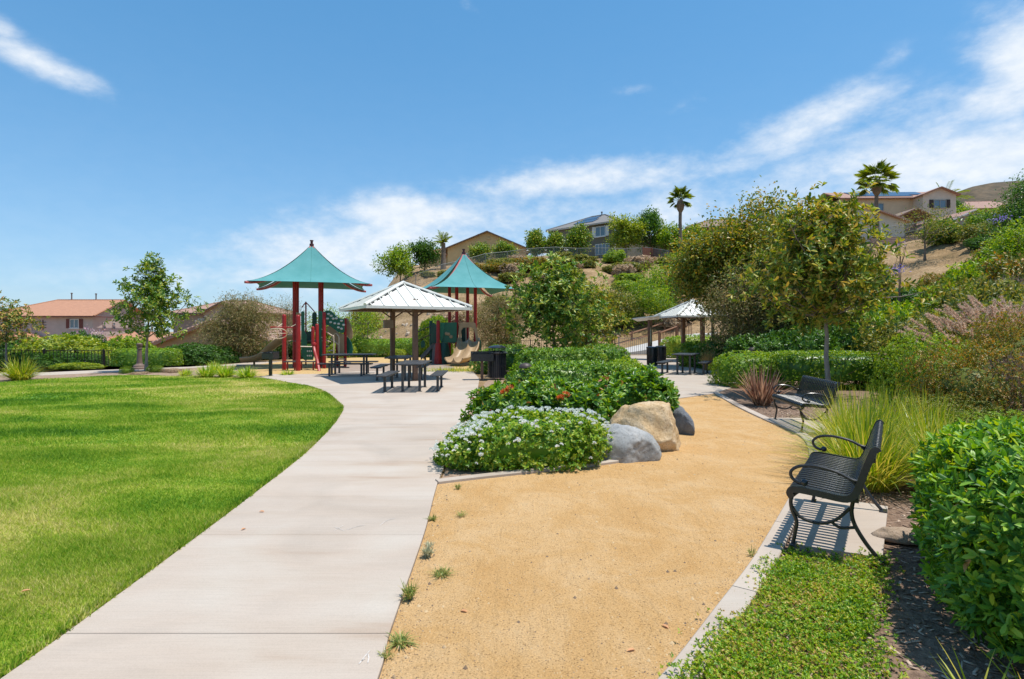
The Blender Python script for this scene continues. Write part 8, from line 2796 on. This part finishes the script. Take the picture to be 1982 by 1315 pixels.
# right slope, near to far
RS_ = [(1880, 9.3, 'rust', 1.05, 1.45, 'orange-brown fine-leaved shrub above the near hedge'), (1990, 9.6, 'rust', 0.9, 1.5, 'orange-brown shrub cut by the right edge of the photo'),
       (1790, 12.6, 'finegreen', 1.15, 1.55, 'fine green shrub with pink flowers right of the clipped hedge'), (1730, 16.5, 'olive', 1.2, 1.75, 'olive shrub behind the clipped hedge'),
       (1700, 19.5, 'bright', 1.6, 2.6, 'bright green shrub right of the bronze magnolia'), (1640, 20, 'dark', 1.5, 2.0, 'dark shrub behind the bronze magnolia trunk'),
       (1775, 20, 'bright', 1.5, 2.2, 'bright green leafy shrub mid slope'), (1790, 15.2, 'fine', 1.3, 1.7, 'olive fine-leaved shrub behind the pink-flowered one'),
       (1850, 14.5, 'fine', 1.2, 1.5, 'olive fine-leaved shrub behind the orange-brown one'), (1965, 15.2, 'fine', 1.3, 1.4, 'dull olive shrub behind the fountain grasses'),
       (1930, 16.5, 'lime', 1.7, 1.3, 'yellowish spreading shrub behind the fountain grass plumes'), (1850, 18, 'olive', 1.6, 1.9, 'olive shrub mid slope above the fine-leaved ones'),
       (1900, 22, 'olive', 2.2, 2.8, 'large olive shrub under the taupe gable'), (1850, 25, 'bright', 2.1, 2.4, 'green shrub left of the large olive one'), (1960, 21, 'grey', 1.5, 2.1, 'leafless grey twiggy shrub near the right edge'),
       (1985, 18, 'olive', 1.7, 2.3, 'olive shrub at the right edge below the grey twiggy one'), (1995, 26, 'rust', 2.2, 2.6, 'reddish brown shrub at the right edge below the dark tree'),
       (1740, 26, 'bright', 1.8, 2.2, 'bright green shrub below the thin branching tree'), (1690, 28, 'lime', 1.6, 2.0, 'pale green shrub behind the bronze magnolia crown'),
       (1610, 26, 'olive', 2.0, 3.0, 'olive shrub behind the bronze magnolia crown, left'), (1560, 19.5, 'dark', 1.3, 1.8, 'dark shrub between the clipped hedge and the trees'),
       (1480, 20.5, 'dark', 1.4, 1.5, 'dark shrub at the foot of the rusty trees'), (1420, 24.5, 'dark', 1.6, 1.6, 'dark shrub behind the bollard light on the right'),
       (1945, 8.0, 'finegreen', 0.8, 0.55, 'bright green low fine-leaved plant above the near hedge'), (1890, 7.4, 'finegreen', 0.9, 0.42, 'bright green low mound just behind the near hedge'), (1830, 8.8, 'fine', 0.8, 0.7, 'dark low shrub at the foot of the orange-brown one'),
       (1975, 8.8, 'grey', 0.5, 0.95, 'pale dry twigs beside the orange-brown shrub at the right edge'), (1905, 29, 'bright', 2.2, 2.6, 'green shrub high on the slope below the taupe gable'), (1830, 33, 'olive', 1.8, 1.1, 'olive shrub high on the slope below the fence'),
       (1660, 34, 'bright', 2.0, 2.2, 'green shrub high on the slope left of the retaining wall'), (1580, 34, 'olive', 2.4, 3.0, 'olive shrub high on the slope behind the magnolia'), (1490, 34, 'olive', 2.4, 3.6, 'olive shrub high behind the tall rusty tree')]
for px_, d, k_, rx, h_, lb in RS_:
    o = sh(k_, lb, px_, d, rx, h_)
    if 'pink flowers' in lb:
        q = rdir(R(12), 16); q[:, 2] = np.abs(q[:, 2]) * 0.7 + 0.3
        flowers(o, q * 0.98, 0.03, G_PINK, seed=4)
# purple blossoms near the magnolia and the right tree
for px_, py_, d, lb in ((1735, 522, 30, 'purple flowering sprig right of the bronze magnolia crown'), (1742, 475, 46, 'purple flowering sprig below the cream garage'), (1935, 424, 32, 'purple flowering sprig beside the right-hand tree')):
    p = pp(px_, py_, d)
    rng = R(int(px_))
    o = empty('flowering_sprig', (p.x, p.y, hz(p.x, p.y)), 0, lb, 'flowering shrub')
    zt = p.z - o.location.z
    P = rng.normal(0, 1, (90, 3)) * np.array((0.26, 0.22, 0.12)) + np.array((0, 0, zt))
    v, ii, f_ = scatter_leaves(rng, P, 0.10, 0.06)
    obj('blossom', mesh_np('blossom', v, f_, ii, G_PURP), o)
    st = MB()
    for k in range(5):
        q = P[k * 7]
        st.tube([(0, 0, 0), tuple(q * 0.5 + rng.normal(0, .1, 3) * 0.5), tuple(q)], [0.03, 0.02, 0.008], 4)
    st.build('stem', WST, o)

# bank behind the playground: scattered dry scrub, each a plant of its own
rng = R(55)
kinds = [('sage', 'grey-brown dry scrub bush on the bank behind the play structures'), ('olive', 'olive scrub bush on the bank behind the play structures'), ('fine', 'fine-leaved yellowish scrub bush on the bank behind the play structures'),
         ('rust', 'rusty brown scrub bush on the bank behind the play structures'), ('bright', 'green scrub bush on the bank behind the play structures')]
placed = []
tries = 0
while len(placed) < 90 and tries < 6000:
    tries += 1
    px_ = rng.uniform(600, 1420); d = rng.uniform(46, 72)
    x = ax(px_, d)
    s = float(foot_dist(np.array([x]), np.array([d]))[0])
    if s < 1.5 or s > 30: continue
    up = s > 17
    if not up and rng.random() < 0.82 and px_ < 960: continue
    if not up and rng.random() < 0.35 and px_ < 1180: continue
    if any((x - q[0]) ** 2 + (d - q[1]) ** 2 < q[2] ** 2 for q in placed): continue
    if px_ > 1180:
        k_ = rng.choice([1, 2, 4, 4, 0])
    else:
        k_ = rng.choice([0, 0, 1, 2, 3, 1])
    rx = rng.uniform(0.7, 1.9)
    placed.append((x, d, rx * 0.75))
    key, lb = kinds[k_]
    where = 'left of the second teal canopy' if px_ < 800 else 'behind the second teal canopy' if px_ < 1000 else 'above the island magnolia' if px_ < 1150 else 'above the ramp' if px_ < 1290 else 'behind the right-hand shelter'
    lb = ('small ' if rx < 1.05 else 'large ' if rx > 1.55 else 'medium ') + lb.replace('on the bank behind the play structures', ('high' if up else 'low') + ' on the bank ' + where)
    sh('far_' + key, lb, px_, d, rx, rx * rng.uniform(0.5, 0.95), group='scrub on the bank behind the play structures')
# mixed shrubs filling the right-hand slope
rng = R(57)
kinds2 = [('olive', 'olive filler shrub among the mixed planting on the right-hand slope'), ('fine', 'fine-leaved olive filler shrub among the mixed planting on the right-hand slope'), ('rust', 'orange-tinged filler shrub among the mixed planting on the right-hand slope'),
          ('bright', 'green filler shrub among the mixed planting on the right-hand slope'), ('lime', 'yellow-green filler shrub among the mixed planting on the right-hand slope'), ('dark', 'dark green filler shrub among the mixed planting on the right-hand slope')]
placed2 = []
tries = 0
while len(placed2) < 130 and tries < 8000:
    tries += 1
    px_ = rng.uniform(1430, 2060); d = rng.uniform(17, 56) if rng.random() < 0.75 else rng.uniform(11, 20)
    x = ax(px_, d)
    s = float(foot_dist(np.array([x]), np.array([d]))[0])
    if s < 0.6: continue
    if px_ > 1840 and d < 17: continue
    if 1680 < px_ < 1900 and d > 36: continue
    if 1735 < px_ < 1830 and 40 < d < 56 and rng.random() < 0.8: continue
    rx = rng.uniform(0.8, 1.7) * (1.15 if d > 26 else 0.9)
    if any((x - q[0]) ** 2 + (d - q[1]) ** 2 < (0.8 * (rx + q[2])) ** 2 * 0.5 for q in placed2): continue
    placed2.append((x, d, rx))
    key, lb = kinds2[rng.choice([0, 0, 0, 0, 1, 1, 2, 3, 5, 5])]
    where = 'behind the rusty trees' if px_ < 1560 else 'behind the bronze magnolia' if px_ < 1740 else 'below the cream house' if px_ < 1850 else 'below the taupe gable' if px_ < 1940 else 'at the right edge of the photo'
    lb = ('small ' if rx < 1.05 else 'large ' if rx > 1.5 else 'medium ') + lb.replace('filler shrub among the mixed planting on the right-hand slope', 'shrub ' + ('low' if d < 20 else 'midway' if d < 36 else 'high') + ' on the right-hand slope ' + where)
    sh(key, lb, px_, d, rx, rx * rng.uniform(0.7, 1.35), group='mixed shrubs on the right-hand slope')
# two fresher trees on the bank
for i, (px_, d, hh, w_, mt_, lb) in enumerate([(1245, 47, 4.2, 2.6, G_BRIGHT, 'bright green bush on the bank above the ramp'), (1190, 46, 3.4, 1.9, G_OLIVE, 'olive bush on the bank left of the bright one'), (640, 50, 4.6, 2.6, G_BRIGHT, 'green bush at the left foot of the bank beside the teal canopy'),
                                               (700, 56, 3.2, 2.2, G_RUST, 'reddish dry bush on the left shoulder of the bank'), (1290, 52, 4.0, 2.2, G_BRIGHT, 'bright green bush higher on the bank above the ramp'), (605, 50, 2.9, 2.0, G_WISP, 'dull bush at the far left foot of the bank')]):
    x = ax(px_, d)
    make_tree('bank_bush', lb, (x, d, hz(x, d) - 0.1), hh, 0.2, (w_, w_ * 0.8), mt_, BARK, 900 + i, clumps=260, per=34, L=0.18, W=0.08, trunk_r=0.06, sigma=0.30, gaps=0.0, limbs=9, style='scatter', cat='bush', stalk=0.012)
# loose stones on the bare dirt of the bank
rng = R(66)
RK = stone_mat('bank_stone', [(0.32, 0.24, 0.17), (0.42, 0.33, 0.24), (0.50, 0.41, 0.31), (0.55, 0.47, 0.37)], 2.5, (0.6, 0.55, 0.5))
rv = rdir(R(1), 14)
me_r = None
import bmesh
bm = bmesh.new()
bmesh.ops.create_icosphere(bm, subdivisions=1, radius=1)
for v in bm.verts:
    v.co *= 0.75 + 0.4 * random.Random(int(v.index) + 3).random()
me_r = bpy.data.meshes.new('stone'); bm.to_mesh(me_r); bm.free(); me_r.materials.append(RK)
for i in range(70):
    px_ = rng.uniform(690, 900); d = rng.uniform(44.5, 52)
    x = ax(px_, d)
    s = rng.uniform(0.12, 0.34)
    o = obj('stone', me_r, None, (x, d, hz(x, d) + s * 0.15), (rng.uniform(0, 6), rng.uniform(0, 6), rng.uniform(0, 6)), (s, s * rng.uniform(0.6, 1), s * rng.uniform(0.5, 0.9)))
    tag(o, 'loose stone lying on the bare dirt bank behind the shelter', 'stone', 'stones on the dirt bank')
